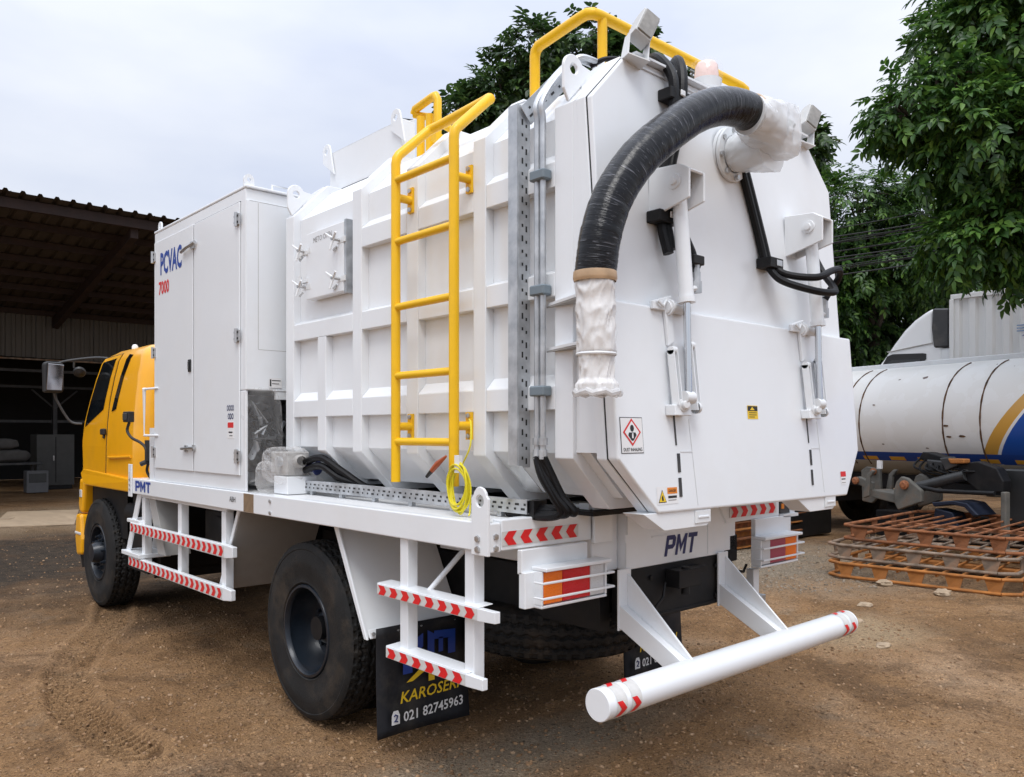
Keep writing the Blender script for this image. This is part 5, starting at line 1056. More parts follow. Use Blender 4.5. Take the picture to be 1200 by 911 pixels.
# filter hopper on the roof
q = MB(); q.box(-.60, -.495, 1.56, 2.42, 3.30, 3.60, WHITE); q.prism([(-.6, 3.59), (-.495, 3.625), (-.495, 3.602), (-.6, 3.5995)], 'y', 1.565, 2.415, WHITE); hp_ = obj('roof_hopper', q, T, .004)
q = MB(); q.box(-.608, -.601, 1.56, 2.42, 3.306, 3.324, PBLACK); obj('rubber_strip', q, hp_)
for y in (2.44, 1.60):
    q = MB(); K = 12; x = -.60; cz = 3.60
    pts = [(y - .10, cz - .16), (y + .045, cz - .06)] + [(y + .0 + .05 * math.cos(R(0 + 170 * k / K)), cz + .015 + .05 * math.sin(R(170 * k / K))) for k in range(K + 1)]
    hp2 = [(y + .02 * math.cos(6.283 * k / 12), cz + .012 + .02 * math.sin(6.283 * k / 12)) for k in range(12)]
    q.add(*plate_with_hole(pts, hp2, 'x', x - .018, x - .004), WHITE); obj('lifting_eye', q, hp_, .002)

# ---- cab
SEC = [(1.16, 1.10, 6.60, 4.86), (1.30, 1.115, 6.63, 4.86), (1.55, 1.115, 6.61, 4.86), (1.78, 1.105, 6.56, 4.86), (2.0, 1.085, 6.43, 4.865), (2.2, 1.06, 6.30, 4.875), (2.36, 1.03, 6.19, 4.89), (2.43, .995, 6.12, 4.91), (2.475, .93, 6.02, 4.95), (2.495, .78, 5.86, 5.02), (2.505, .4, 5.6, 5.1)]
CC = .02
def loop(z, xh, yf, yr, rf=.20, rr=.14, n=6):
    pts = []
    for (cx, cy, r_, a0) in ((-xh + rf, yf - rf, rf, 180), (xh - rf, yf - rf, rf, 90), (xh - rr, yr + rr, rr, 0), (-xh + rr, yr + rr, rr, -90)):
        for k in range(n + 1):
            a = R(a0 - 90 * k / n); pts.append((CC + cx + r_ * math.cos(a), cy + r_ * math.sin(a), z))
    return pts
q = MB(); L_ = [loop(*s_, rf=min(.13, s_[1] * .4), rr=min(.14, s_[1] * .3)) for s_ in SEC]; n = len(L_[0])
v = [p for l_ in L_ for p in l_]; f = [(i * n + j, i * n + (j + 1) % n, (i + 1) * n + (j + 1) % n, (i + 1) * n + j) for i in range(len(L_) - 1) for j in range(n)]
q.add(v, f, CABY, True); q.add(L_[-1], [tuple(range(n))], CABY); q.add(L_[0], [tuple(range(n))], BLACK)
cab = obj('cab', q, T, label='yellow truck cab with dark side windows')
def xs(z):
    for a, b in zip(SEC[:-1], SEC[1:]):
        if a[0] <= z <= b[0]: t = (z - a[0]) / (b[0] - a[0]); return CC - (a[1] + (b[1] - a[1]) * t)
    return CC - 1.0
def side_poly(name, pts, m, parent, off=.004, th=.006, sub=4):
    """panel lying on the leaning cab side; pts (y,z) split into strips so that it follows the curve"""
    zs = sorted(set([p[1] for p in pts] + [s_[0] for s_ in SEC if min(p[1] for p in pts) < s_[0] < max(p[1] for p in pts)]))
    def cut(z):
        ys_ = []
        for (a, b) in zip(pts, pts[1:] + pts[:1]):
            if (a[1] - z) * (b[1] - z) <= 0 and a[1] != b[1]: ys_.append(a[0] + (b[0] - a[0]) * (z - a[1]) / (b[1] - a[1]))
            elif a[1] == b[1] == z: ys_ += [a[0], b[0]]
        return min(ys_), max(ys_)
    q = MB(); rows = []
    for z in zs:
        e = 1e-5 if z == zs[0] else (-1e-5 if z == zs[-1] else 0); y0, y1 = cut(z + e); rows.append(((xs(z) - off, y0, z), (xs(z) - off, y1, z)))
    v = []; f = []
    for r0 in rows: v += [r0[0], r0[1], (r0[0][0] + th, r0[0][1], r0[0][2]), (r0[1][0] + th, r0[1][1], r0[1][2])]
    for i in range(len(rows) - 1):
        a, b = i * 4, (i + 1) * 4; f += [(a, a + 1, b + 1, b), (a, b, b + 2, a + 2), (a + 1, a + 3, b + 3, b + 1)]
    f += [(0, 2, 3, 1), (len(v) - 4, len(v) - 3, len(v) - 1, len(v) - 2)]
    q.add(v, f, m); return obj(name, q, parent)
dr = side_poly('door', [(6.46, 1.27), (6.50, 1.60), (6.46, 1.78), (6.12, 2.41), (5.62, 2.425), (5.72, 1.95), (5.75, 1.27)], CABY, cab, .009, .010)
side_poly('door_gap', [(6.475, 1.262), (6.515, 1.60), (6.475, 1.79), (6.135, 2.42), (5.606, 2.435), (5.706, 1.95), (5.736, 1.262)], PBLACK, cab, .0028, .004)
side_poly('window', [(6.42, 1.74), (6.38, 1.86), (6.09, 2.375), (5.70, 2.39), (5.86, 1.905)], GLASS, dr, .013, .008)
side_poly('quarter_window', [(5.62, 1.88), (5.50, 1.90), (5.40, 2.17), (5.27, 2.395), (5.385, 2.41)], GLASS, cab, .006, .008)
q = MB(); q.box(xs(1.70) - .035, xs(1.70) - .008, 5.72, 5.84, 1.66, 1.72, PBLACK); q.box(xs(1.7) - .03, xs(1.7) - .008, 5.745, 5.775, 1.625, 1.66, PBLACK); obj('door_handle', q, dr, .008)
q = MB(); q.tube([(xs(1.45) - .012, 5.64, 1.45), (xs(1.5) - .012, 5.4, 1.455), (xs(1.5) - .006, 5.0, 1.47)], .012, CABY, 8); obj('swage_line', q, cab)
# wheel arch flare, skirt ahead of the wheel and bumper corner
q = MB(); arch = [(5.0, 1.16)] + [(6.02 + .66 * math.cos(R(150 - 120 * k / 12)), .52 + .70 * math.sin(R(150 - 120 * k / 12))) for k in range(13)]
q.slab([(-1.13, 4.80, 1.16), (-1.13, 4.80, 1.27), (-1.11, 6.45, 1.32), (-1.11, 6.55, 1.27), (-1.13, 6.42, 1.20), (-1.13, 6.30, 1.16)], (.12, 0, 0), CABY); obj('wheel_arch_flare', q, cab, .012, segs=2)
q = MB(); q.prism([(6.44, 1.19), (6.62, 1.22), (6.67, .95), (6.63, .86), (6.53, .86)], 'x', -1.10, 1.14, CABY); q.prism([(6.52, .85), (6.68, .85), (6.72, .60), (6.66, .42), (6.50, .44), (6.47, .6)], 'x', -1.12, 1.16, CABY); obj('front_bumper', q, cab, .03, segs=3)
q = MB(); q.box(-1.126, -1.10, 6.50, 6.70, .64, .668, SILV); q.box(-1.108, -1.09, 6.53, 6.60, 1.02, 1.10, LENSC); obj('corner_lamp', q, cab, .006)
q = MB(); q.prism([(6.5, .44), (6.66, .42), (6.60, .30), (6.48, .32)], 'x', -1.08, 1.1, BLACK); obj('bumper_skirt', q, cab)
q = MB(); q.box(-1.02, 1.06, 5.2, 6.45, .7, 1.158, BLACK); obj('wheel_well', q, cab)
q = MB(); q.prism([(4.86, 1.16), (4.70, 1.16), (4.70, .5), (4.86, .4)], 'x', -.95, .98, BLACK); obj('cab_mount', q, cab)
q = MB(); q.lathe([(0, .03), (.03, .028), (.045, .018), (.05, 0)], (-.83, 5.75, 2.49), 'z', PWHITE, 14); obj('roof_marker', q, cab)
def mb_tilt(q, c, ax, az):
    M = Matrix.Rotation(az, 4, 'Z') @ Matrix.Rotation(ax, 4, 'X'); c = Vector(c); q.v = [tuple(c + M @ (Vector(p) - c)) for p in q.v]
# mirrors on bent arms
q = MB(); q.tube(bez([(-.97, 6.12, 2.42), (-1.06, 6.28, 2.43), (-1.25, 6.45, 2.40), (-1.36, 6.52, 2.36)]), .012, DKGREY, 8); q.tube(bez([(-1.36, 6.52, 2.10), (-1.33, 6.52, 2.0), (-1.22, 6.50, 1.80), (-1.12, 6.45, 1.77)]), .012, DKGREY, 8); q.tube([(-1.36, 6.52, 2.38), (-1.36, 6.52, 2.08)], .012, DKGREY, 8); q.tube([(-1.2, 6.42, 2.41), (-1.2, 6.43, 2.33)], .010, DKGREY, 8)
ma = obj('mirror_arm', q, cab)
q = MB(); q.prism([(-1.455, 2.08), (-1.295, 2.08), (-1.28, 2.12), (-1.28, 2.36), (-1.30, 2.385), (-1.44, 2.385), (-1.46, 2.36)], 'y', 6.46, 6.56, PBLACK); mh = obj('mirror', q, ma, .02, segs=3)
q = MB(); q.prism([(-1.442, 2.10), (-1.305, 2.10), (-1.295, 2.355), (-1.435, 2.365)], 'y', 6.418, 6.424, MIRR); mb_tilt(q, (-1.37, 6.425, 2.23), R(13), R(-4)); obj('mirror_glass', q, mh) if False else obj('mirror_glass', q, ma, .004)
q = MB(); q.lathe([(0, .0), (.004, .05), (.02, .06), (.04, .05), (.055, .0)], (-1.15, 6.42, 2.30), (-.25, -.8, -.5), PBLACK, 20); obj('round_mirror', q, ma)
q = MB(); q.lathe([(-.003, 0), (-.002, .044), (.004, .049)], (-1.15, 6.415, 2.30), (-.25, -.8, -.5), MIRR, 20); obj('mirror_glass', q, ma)
# black marker lamp and air pipes behind the cab
q = MB(); q.box(-1.24, -1.19, 4.62, 4.76, 1.77, 1.86, PBLACK); q.box(-1.25, -1.2405, 4.64, 4.74, 1.785, 1.845, DKGREY); q.tube(bez([(-1.2, 4.72, 1.77), (-1.21, 4.74, 1.70), (-1.2, 4.66, 1.64), (-1.18, 4.50, 1.60), (-1.16, 4.43, 1.55), (-1.15, 4.42, 1.45)]), .013, PBLACK, 8); obj('rear_marker_lamp', q, T, .005)
q = MB(); q.cyl((-1.13, 4.44, 1.62), (-1.13, 4.44, 1.45), .035, PBLACK, 12); q.tube(bez([(-1.13, 4.44, 1.45), (-1.14, 4.46, 1.36), (-1.10, 4.40, 1.28), (-1.0, 4.3, 1.22)]), .012, HOSEB, 8); q.tube(bez([(-1.18, 4.50, 1.42), (-1.12, 4.46, 1.44), (-1.05, 4.4, 1.38)]), .02, PBLACK, 8); q.box(-1.2, -1.12, 4.12, 4.22, 1.30, 1.72, WHITE); obj('air_line', q, T)

# ---- cable coil hung on the ladder bracket (rests on the truck)
q = MB(); rg = random.Random(4)
for k in range(9):
    c = Vector((-1.125 - .006 * (k % 3), .335 + rg.uniform(-.012, .012), 1.435 + rg.uniform(-.014, .014))); ry, rz = .062 + rg.uniform(-.012, .014), .098 + rg.uniform(-.014, .016)
    q.tube([c + Vector((.006 * math.sin(a * 2 + k), ry * math.cos(a), rz * math.sin(a))) for a in [2 * math.pi * j / 28 for j in range(29)]], .0042, YCAB, 6, caps=False)
q.tube(bez([(-1.10, .35, 1.53), (-1.09, .30, 1.62), (-1.06, .33, 1.72), (-1.03, .38, 1.745)]), .0042, YCAB, 6); q.tube(bez([(-1.13, .28, 1.50), (-1.12, .262, 1.42), (-1.12, .265, 1.33), (-1.13, .26, 1.31)]), .0042, YCAB, 6)
cc = obj('cable_coil', q); tag(cc, 'yellow cable coiled and hung beside the foot of the yellow ladder', 'cable')
WL[cc] = WL[cc]
q = MB(); q.tube(bez([(-1.15, .42, 1.56), (-1.16, .47, 1.52), (-1.16, .50, 1.49)]), [.012] * 20 + [.009], mat('red_clip', (.35, .06, .02), .4), 8) if False else q.tube([(-1.15, .40, 1.575), (-1.16, .45, 1.54), (-1.165, .49, 1.505)], [.006, .014, .012], mat('red_clip', (.36, .08, .03), .4), 8)
q.tube([(-1.165, .49, 1.505), (-1.165, .53, 1.475)], [.011, .008], PBLACK, 8); obj('cable_clip', q, cc)
q = MB(); q.box(-1.14, -1.12, .318, .352, 1.50, 1.58, PWHITE); obj('paper_tie', q, cc)

exec_env = True
# ================================================================== SURROUNDINGS
# ---- open-fronted shed
SH = thing('open_shed', 'large open-fronted shed with dark corrugated roof beyond the yellow cab', 'shed', (2, 24, 0))
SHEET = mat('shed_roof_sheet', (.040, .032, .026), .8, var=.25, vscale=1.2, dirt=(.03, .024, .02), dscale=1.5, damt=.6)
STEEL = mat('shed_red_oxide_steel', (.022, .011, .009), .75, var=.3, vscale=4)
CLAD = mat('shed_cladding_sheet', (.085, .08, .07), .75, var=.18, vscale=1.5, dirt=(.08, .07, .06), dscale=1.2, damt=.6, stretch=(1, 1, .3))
X0, X1, YF, YB, ZF, ZB = -9.0, 15.0, 16.0, 22.8, 6.26, 4.98
def rz(y): return ZF + (ZB - ZF) * (y - YF) / (YB - YF)
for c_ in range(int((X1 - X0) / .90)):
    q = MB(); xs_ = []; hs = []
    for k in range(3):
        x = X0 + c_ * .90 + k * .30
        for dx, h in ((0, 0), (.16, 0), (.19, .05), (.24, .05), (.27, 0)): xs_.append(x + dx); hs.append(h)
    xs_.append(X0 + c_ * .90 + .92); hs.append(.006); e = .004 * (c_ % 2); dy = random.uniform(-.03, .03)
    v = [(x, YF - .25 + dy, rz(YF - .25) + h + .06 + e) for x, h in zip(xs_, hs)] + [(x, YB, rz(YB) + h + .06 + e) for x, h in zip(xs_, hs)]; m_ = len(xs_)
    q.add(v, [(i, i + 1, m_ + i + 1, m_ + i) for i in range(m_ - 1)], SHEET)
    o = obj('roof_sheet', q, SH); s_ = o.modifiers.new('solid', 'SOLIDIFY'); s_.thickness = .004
q = MB(); q.box(X0, X1, YF - .06, YF + .06, ZF - .16, ZF + .04, STEEL); obj('eave_beam', q, SH)
for k in range(7):
    y = YF + 1.0 + k * .95; q = MB(); q.box(X0, X1, y - .03, y + .03, rz(y) - .11, rz(y) + .035, STEEL); obj('purlin', q, SH)
for x in (-6.6, -2.1, 2.4, 6.9, 11.4):
    q = MB(); q.slab([(x - .08, YF + .07, rz(YF) - .14), (x - .08, YB, rz(YB) - .14), (x - .08, YB, rz(YB) - .42), (x - .08, YF + .07, rz(YF) - .36)], (.16, 0, 0), STEEL); obj('rafter', q, SH)
for x in (-6.6, 6.9, 11.4):
    q = MB(); q.box(x - .1, x + .1, YF - .05, YF + .15, 0, ZF - .4, STEEL); obj('post', q, SH)
for x in (-6.6, 6.9, 11.4):
    q = MB(); q.box(x - .09, x + .09, YB + .1, YB + .28, 0, ZB, STEEL); obj('post', q, SH)
k = 0; x = X0
while x < X1 - .5:
    q = MB(); pr_ = [(x, 0), (x + .12, 0), (x + .15, -.04), (x + .21, -.04), (x + .24, 0), (x + .36, 0), (x + .39, -.04), (x + .45, -.04), (x + .48, 0), (x + .60, 0), (x + .63, -.04), (x + .69, -.04), (x + .72, 0)]
    zb = 3.72 + random.uniform(-.025, .025); y = YB + (.0 if k % 2 else .012); nn_ = len(pr_)
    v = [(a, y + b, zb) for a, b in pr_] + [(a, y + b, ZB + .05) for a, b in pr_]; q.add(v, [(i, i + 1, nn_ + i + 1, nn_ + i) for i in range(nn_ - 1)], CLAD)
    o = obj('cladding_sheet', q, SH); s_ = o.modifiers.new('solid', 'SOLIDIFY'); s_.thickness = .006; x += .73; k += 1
q = MB(); q.box(X0, X1, YB - .10, YB - .05, 3.66, 3.70, RUSTG); obj('rail_or_light_line', q, SH)  # rust-toned strip added for the thin line of light under the cladding
for z in (3.82, 4.55):
    q = MB(); q.box(X0, X1, YB + .03, YB + .10, z - .04, z + .04, STEEL); obj('rail_or_light_line', q, SH)
# rear bay, dim
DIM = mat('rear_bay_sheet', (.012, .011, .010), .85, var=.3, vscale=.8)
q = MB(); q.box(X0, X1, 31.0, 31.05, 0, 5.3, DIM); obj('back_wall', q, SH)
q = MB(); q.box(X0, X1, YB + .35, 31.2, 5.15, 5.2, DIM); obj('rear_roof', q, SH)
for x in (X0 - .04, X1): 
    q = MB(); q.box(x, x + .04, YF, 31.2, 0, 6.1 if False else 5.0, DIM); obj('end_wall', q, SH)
for z, y in ((3.1, 27.0), (2.0, 27.0), (3.45, 24.5)):
    q = MB(); q.box(X0, X1, y, y + .08, z, z + .08, DKGREY); obj('rack_beam', q, SH)
for x in (-4, 3.3, 8.2):
    q = MB(); q.box(x, x + .12, 26.9, 27.05, 0, 3.4, DKGREY); q.tube([(x + .06, 26.95, 2.45), (x - .6, 26.95, 3.05)], .03, DKGREY, 6); q.tube([(x + .06, 26.95, 2.45), (x + .72, 26.95, 3.05)], .03, DKGREY, 6); obj('rack_post', q, SH)
# things inside it
GREYC = mat('grey_cabinet_paint', (.05, .05, .048), .6, var=.1)
q = MB(); q.box(2.3, 3.3, 24.4, 25.2, .12, 1.62, GREYC); q.box(2.79, 2.81, 24.385, 24.399, .2, 1.55, BLACK); q.box(2.35, 3.25, 24.45, 25.15, .0, .119, BLACK); q.box(2.72, 2.76, 24.37, 24.3985, .85, 1.0, ZINC); o = obj('steel_cabinet', q, None, .01); tag(o, 'tall grey steel cabinet standing inside the open shed', 'cabinet')
wb = thing('workbench', 'steel workbench loaded with sacks at the left inside the shed', 'workbench', (1.1, 23.8, 0)); q = MB(); q.box(-.6, 2.25, 23.4, 24.2, .78, .84, DKGREY); obj('bench_top', q, wb, .005)
for x in (-.5, .8, 2.1):
    q = MB(); q.box(x, x + .06, 23.45, 23.52, 0, .779, DKGREY); q.box(x, x + .06, 24.1, 24.17, 0, .779, DKGREY); obj('leg', q, wb)
SACK = mat('sack_cloth', (.085, .08, .075), .9, var=.15, vscale=6, bump=.3, bscale=60)
def sack(c, r, label, seed):
    q = MB(); v = []; n = 14
    for i in range(n + 1):
        ph = math.pi * i / n
        for j in range(2 * n):
            th = math.pi * j / n; d = Vector((math.sin(ph) * math.cos(th), math.sin(ph) * math.sin(th), math.cos(ph))); sq = Vector([math.copysign(abs(k) ** .6, k) for k in d]); kk = 1 + .12 * mnoise.noise(d * 2.2 + Vector((seed, 0, 0)))
            v.append((c[0] + sq.x * r[0] * kk, c[1] + sq.y * r[1] * kk, c[2] + sq.z * r[2] * kk))
    q.add(v, [(i * 2 * n + j, i * 2 * n + (j + 1) % (2 * n), (i + 1) * 2 * n + (j + 1) % (2 * n), (i + 1) * 2 * n + j) for i in range(n) for j in range(2 * n)], SACK, True); o = obj('sack', q); tag(o, label, 'sack', 'sacks on the workbench')
sack((1.35, 23.75, 1.03), (.62, .3, .18), 'lower full sack lying on the workbench in the shed', 1); sack((1.2, 23.75, 1.36), (.5, .28, .15), 'upper sack lying on top of another sack on the workbench', 5)
q = MB(); q.box(1.75, 2.28, 22.95, 23.35, .02, .62, mat('pale_box_card', (.13, .13, .135), .7, var=.1)); q.box(1.80, 2.23, 22.935, 22.949, .30, .55, GREYC); o = obj('carton', q, None, .01); tag(o, 'pale carton on the shed floor in front of the grey cabinet', 'carton')
PLY = mat('plywood', (.36, .27, .18), .8, var=.15, vscale=3, dirt=(.2, .14, .09), dscale=2, damt=.6, stretch=(1, .3, 1))
q = MB(); q.slab([(-.6, 14.15, .012), (.62, 13.68, .010), (1.45, 16.65, .012), (.2, 17.1, .014)], (0, 0, .02), PLY); o = obj('plywood_sheet', q, None, .003); tag(o, 'large weathered plywood sheet lying on the ground at the shed mouth', 'board')
q = MB(); q.slab([(-1.9, 15.6, .012), (-.1, 15.3, .012), (0.05, 15.6, .012), (-1.8, 15.95, .012)], (0, 0, .03), PLY); o = obj('plank', q, None, .003); tag(o, 'old plank lying on the ground left of the plywood sheet', 'board')

# ---- old white tanker on the right
A = Vector((.268, .963, 0)).normalized(); N = Vector((-A.y, A.x, 0)).normalized() * 1.0   # A away to the left, N towards the yard
if N.dot(Vector((-1, -1, 0))) < 0: N = -N
TB = Vector((10.75, 3.75, 0)); TT = thing('tanker_truck', 'old white road tanker with blue and orange swoosh and rust-streaked tank', 'truck', tuple(TB + A * -2))
def TP(a, b, z): p = TB + A * a + N * b; return (p.x, p.y, z)     # a along (towards the back left), b towards the yard
def tank_mat():
    m = bpy.data.materials.new('tanker_livery'); m.use_nodes = True; n = m.node_tree.nodes; l = m.node_tree.links; b = n['Principled BSDF']; b.inputs['Roughness'].default_value = .35
    at = n.new('ShaderNodeAttribute'); at.attribute_name = 'livery'; sp = n.new('ShaderNodeSeparateXYZ'); l.new(at.outputs['Vector'], sp.inputs[0])
    def M(op, a, c, k=None):
        q = n.new('ShaderNodeMath'); q.operation = op
        for i, s_ in enumerate((a, c, k)):
            if s_ is None: continue
            if isinstance(s_, (int, float)): q.inputs[i].default_value = s_
            else: l.new(s_, q.inputs[i])
        return q.outputs[0]
    def mix(f, a, c):
        q = n.new('ShaderNodeMixRGB')
        for i, s_ in enumerate((f, a, c)):
            if isinstance(s_, tuple): q.inputs[i].default_value = (*s_, 1)
            else: l.new(s_, q.inputs[i])
        return q.outputs[0]
    sx, sz = sp.outputs['X'], sp.outputs['Y']        # along the tank (rightwards), height
    t = n.new('ShaderNodeTexCoord'); z1 = n.new('ShaderNodeTexNoise'); z1.inputs['Scale'].default_value = 2.2; z1.inputs['Detail'].default_value = 7; l.new(t.outputs['Object'], z1.inputs['Vector'])
    c = mix(M('MULTIPLY', M('GREATER_THAN', z1.outputs[0], .45), .25), (.84, .83, .80), (.74, .71, .65))
    z2 = n.new('ShaderNodeTexNoise'); z2.inputs['Scale'].default_value = 4.6; z2.inputs['Detail'].default_value = 2; l.new(t.outputs['Object'], z2.inputs['Vector'])
    c = mix(M('GREATER_THAN', z2.outputs[0], .735), c, (.10, .05, .03))
    # swoosh: boundary leans right with height, curving
    bd = M('ADD', M('MULTIPLY', M('POWER', M('MAXIMUM', M('SUBTRACT', sz, 1.30), 0.0), 1.15), .72), 2.56)
    bd0 = M('SUBTRACT', bd, .0)
    d = M('SUBTRACT', sx, bd0)
    c = mix(M('MULTIPLY', M('GREATER_THAN', d, 0.0), M('GREATER_THAN', sz, 1.34)), c, (.62, .33, .06))
    c = mix(M('MULTIPLY', M('GREATER_THAN', d, .20), M('GREATER_THAN', sz, 1.34)), c, (.78, .77, .75))
    c = mix(M('GREATER_THAN', d, .25), c, (.012, .075, .34))
    # blue band with orange reflectors, beige belly
    inb = M('MULTIPLY', M('LESS_THAN', sz, 1.375), M('GREATER_THAN', sz, 1.235)); c = mix(inb, c, (.012, .06, .28))
    fr = M('FRACT', M('DIVIDE', sx, .50), None); seg = M('MULTIPLY', M('LESS_THAN', fr, .55), M('MULTIPLY', M('LESS_THAN', sz, 1.305), M('GREATER_THAN', sz, 1.245))); c = mix(seg, c, (.72, .36, .04))
    c = mix(M('LESS_THAN', sz, 1.232), c, (.46, .42, .34))
    l.new(c, b.inputs['Base Color']); return m
q = MB(); NR, NA = 48, 60; RW, RH, ZC = 1.02, .915, 1.855; a0, a1 = 2.4, -8.5; v = []; TM = tank_mat()
lv = []
for i in range(NA + 1):
    a = a0 + (a1 - a0) * i / NA; k = 1
    for j in range(NR):
        th = 2 * math.pi * j / NR; p = TP(a, RW * math.sin(th), ZC + RH * math.cos(th)); v.append(p); lv.append((-a, p[2], 0))
q.add(v, [(i * NR + j, i * NR + (j + 1) % NR, (i + 1) * NR + (j + 1) % NR, (i + 1) * NR + j) for i in range(NA) for j in range(NR)], TM, True)
for (aa, s_) in ((a0, 1), (a1, -1)):
    rr = []
    for k in range(5):
        e = k / 4; rr += [TP(aa + s_ * .22 * math.sin(e * math.pi / 2), RW * math.cos(e * math.pi / 2) * math.sin(6.2832 * j / NR), ZC + RH * math.cos(e * math.pi / 2) * math.cos(6.2832 * j / NR)) for j in range(NR)]
    q.add(rr, [(i * NR + j, i * NR + (j + 1) % NR, (i + 1) * NR + (j + 1) % NR, (i + 1) * NR + j) for i in range(4) for j in range(NR)], TM, True); lv += [(-aa, p[2], 0) for p in rr]
tko = obj('tank', q, TT); at = tko.data.attributes.new('livery', 'FLOAT_VECTOR', 'POINT'); at.data.foreach_set('vector', np.array(lv, dtype=np.float32).ravel())
RUSTB = mat('rust_streak', (.11, .055, .025), .9, var=.6, vscale=12)
for a in (-.30, -.58, -2.05, -2.62):
    q = MB(); q.tube([TP(a + .02 * math.sin(th_ * 3), (RW + .001) * math.sin(th_), ZC + (RH + .001) * math.cos(th_)) for th_ in [R(18 + 120 * k / 26) for k in range(27)]], [.008 + .006 * abs(math.sin(k * .9 + a)) for k in range(27)], RUSTB, 6); obj('rusty_weld_ring', q, tko)
for (a, z, s_) in ((-.40, 1.80, .06), (-.42, 1.62, .07), (-2.15, 1.62, .05), (-2.12, 1.78, .05), (-2.35, 1.63, .06), (-.85, 2.12, .03), (-1.0, 1.5, .03), (-1.75, 1.45, .03)):
    th_ = math.acos((z - ZC) / RH); q = MB(); P = [TP(a + s_ * (c_ * random.uniform(.7, 1.1)), RW * 1.004 * math.sin(th_ + d_ * s_ * .5), ZC + RH * 1.004 * math.cos(th_ + d_ * s_ * .5)) for c_, d_ in ((-1, 0), (-.5, .6), (.5, .5), (1, -.1), (.3, -.7), (-.6, -.5))]; nv3 = Vector((N.x, N.y, 0)) * .004
    q.slab(P, tuple(nv3), RUSTB); obj('rust_patch', q, tko)
q = MB(); q.slab([TP(a0, .10, ZC + RH - .01), TP(a1, .10, ZC + RH - .01), TP(a1, .10, ZC + RH + .07), TP(a0, .10, ZC + RH + .07)], tuple(N * -.5), WHITE2); obj('top_walkway', q, TT, .01)
q = MB(); q.slab([TP(a0, .45, .78), TP(a1, .45, .78), TP(a1, .45, 1.0), TP(a0, .45, 1.0)], tuple(N * -.08), BLACK); q.slab([TP(a0, -.45, .78), TP(a1, -.45, .78), TP(a1, -.45, 1.0), TP(a0, -.45, 1.0)], tuple(N * -.08), BLACK)
q.slab([TP(1.6, .8, .5), TP(.2, .8, .5), TP(.2, .8, 1.0), TP(1.6, .8, 1.0)], tuple(N * -1.6), BLACK); obj('chassis', q, TT)
for a in (-3.6, -4.8, .9):
    for b in (.82, -.82):
        q = MB(); q.lathe([(-.14, .28), (-.14, .45), (-.10, .50), (.10, .50), (.14, .45), (.14, .28), (.05, .2), (.03, 0)], TP(a, b, .5), tuple(N), RUB, 28); obj('wheel', q, TT)
BOXD = mat('under_tank_box', (.02, .021, .022), .5, var=.2)
q = MB(); q.slab([TP(-3.15, 1.3, .45), TP(-4.2, 1.3, .45), TP(-4.2, 1.3, 1.2), TP(-3.15, 1.3, 1.2)], tuple(N * -.6), BOXD); obj('tool_box', q, TT, .02)

# ---- loader arm lying before the tanker
LA = thing('loader_arm', 'dirty grey and black hydraulic loader arm with rusty pins lying under the white tank', 'machine arm', TP(-1.2, 1.8, 0))
ARMG = mat('arm_grey', (.125, .12, .105), .7, var=.25, vscale=5, bump=.2, bscale=40, dirt=(.15, .085, .045), dscale=5, damt=.7)
PIN = mat('rusty_pin', (.30, .11, .045), .7, var=.3, vscale=20)
def arm_plate(name, pts, b0, b1, m, bev=.015):
    q = MB(); n_ = len(pts); v = [TP(a, b0, z) for a, z in pts] + [TP(a, b1, z) for a, z in pts]; q.add(v, [tuple(range(n_)), tuple(range(2 * n_ - 1, n_ - 1, -1))] + [(i, (i + 1) % n_, n_ + (i + 1) % n_, n_ + i) for i in range(n_)], m); return obj(name, q, LA, bev, segs=2)
def pin(a, b, z, r=.07):
    q = MB(); q.lathe([(0, r), (.03, r), (.04, r * .6), (.05, r * .55), (.051, 0)], TP(a, b, z), tuple(N), PIN, 18); obj('pin', q, LA)
B = 1.75
arm_plate('end_bracket', [(-1.00, 1.10), (-1.10, 1.16), (-1.34, 1.13), (-1.36, .74), (-1.20, .60), (-1.02, .62)], B - .30, B - .36, ARMG)
arm_plate('link_plate', [(-1.16, 1.00), (-1.22, 1.02), (-1.46, .94), (-1.46, .82), (-1.20, .90)], B + .02, B - .06, ARMG)
arm_plate('link_plate', [(-1.36, .70), (-1.36, .80), (-1.42, 1.06), (-1.50, 1.13), (-1.56, 1.12), (-1.48, 1.02), (-1.46, .74)], B + .08, B + .03, ARMG)
arm_plate('link_plate', [(-1.36, .66), (-1.36, .80), (-1.42, 1.06), (-1.50, 1.13), (-1.56, 1.12), (-1.48, 1.02), (-1.46, .70)], B - .40, B - .46, ARMG)
arm_plate('cross_beam', [(-1.46, .84), (-1.46, .72), (-1.93, .655), (-1.93, .80)], B + .02, B - .36, ARMG)
arm_plate('pivot_plate', [(-1.90, .86), (-1.94, .98), (-2.02, 1.06), (-2.12, 1.04), (-2.34, .88), (-2.34, .72), (-1.97, .58), (-1.92, .66)], B + .10, B + .03, ARMG)
arm_plate('pivot_plate', [(-1.84, .88), (-1.90, 1.04), (-1.97, 1.09), (-2.05, 1.05), (-2.30, .88), (-2.30, .72), (-1.95, .60)], B - .36, B - .43, ARMG)
pin(-2.09, B + .105, .945, .065); pin(-1.19, B + .025, .955, .055); pin(-1.25, B - .29, 1.09, .05)
q = MB(); q.tube([TP(-2.15, B - .1, .91), TP(-2.82, B - .15, 1.11)], .075, mat('black_cylinder', (.035, .036, .037), .4, var=.2, vscale=9), 20); obj('lift_cylinder', q, LA)
q = MB(); q.tube([TP(-2.25, B + .0, .92), TP(-2.55, B + .02, .885), TP(-3.32, B + .0, .90)], .03, BLACK, 10); obj('push_rod', q, LA)
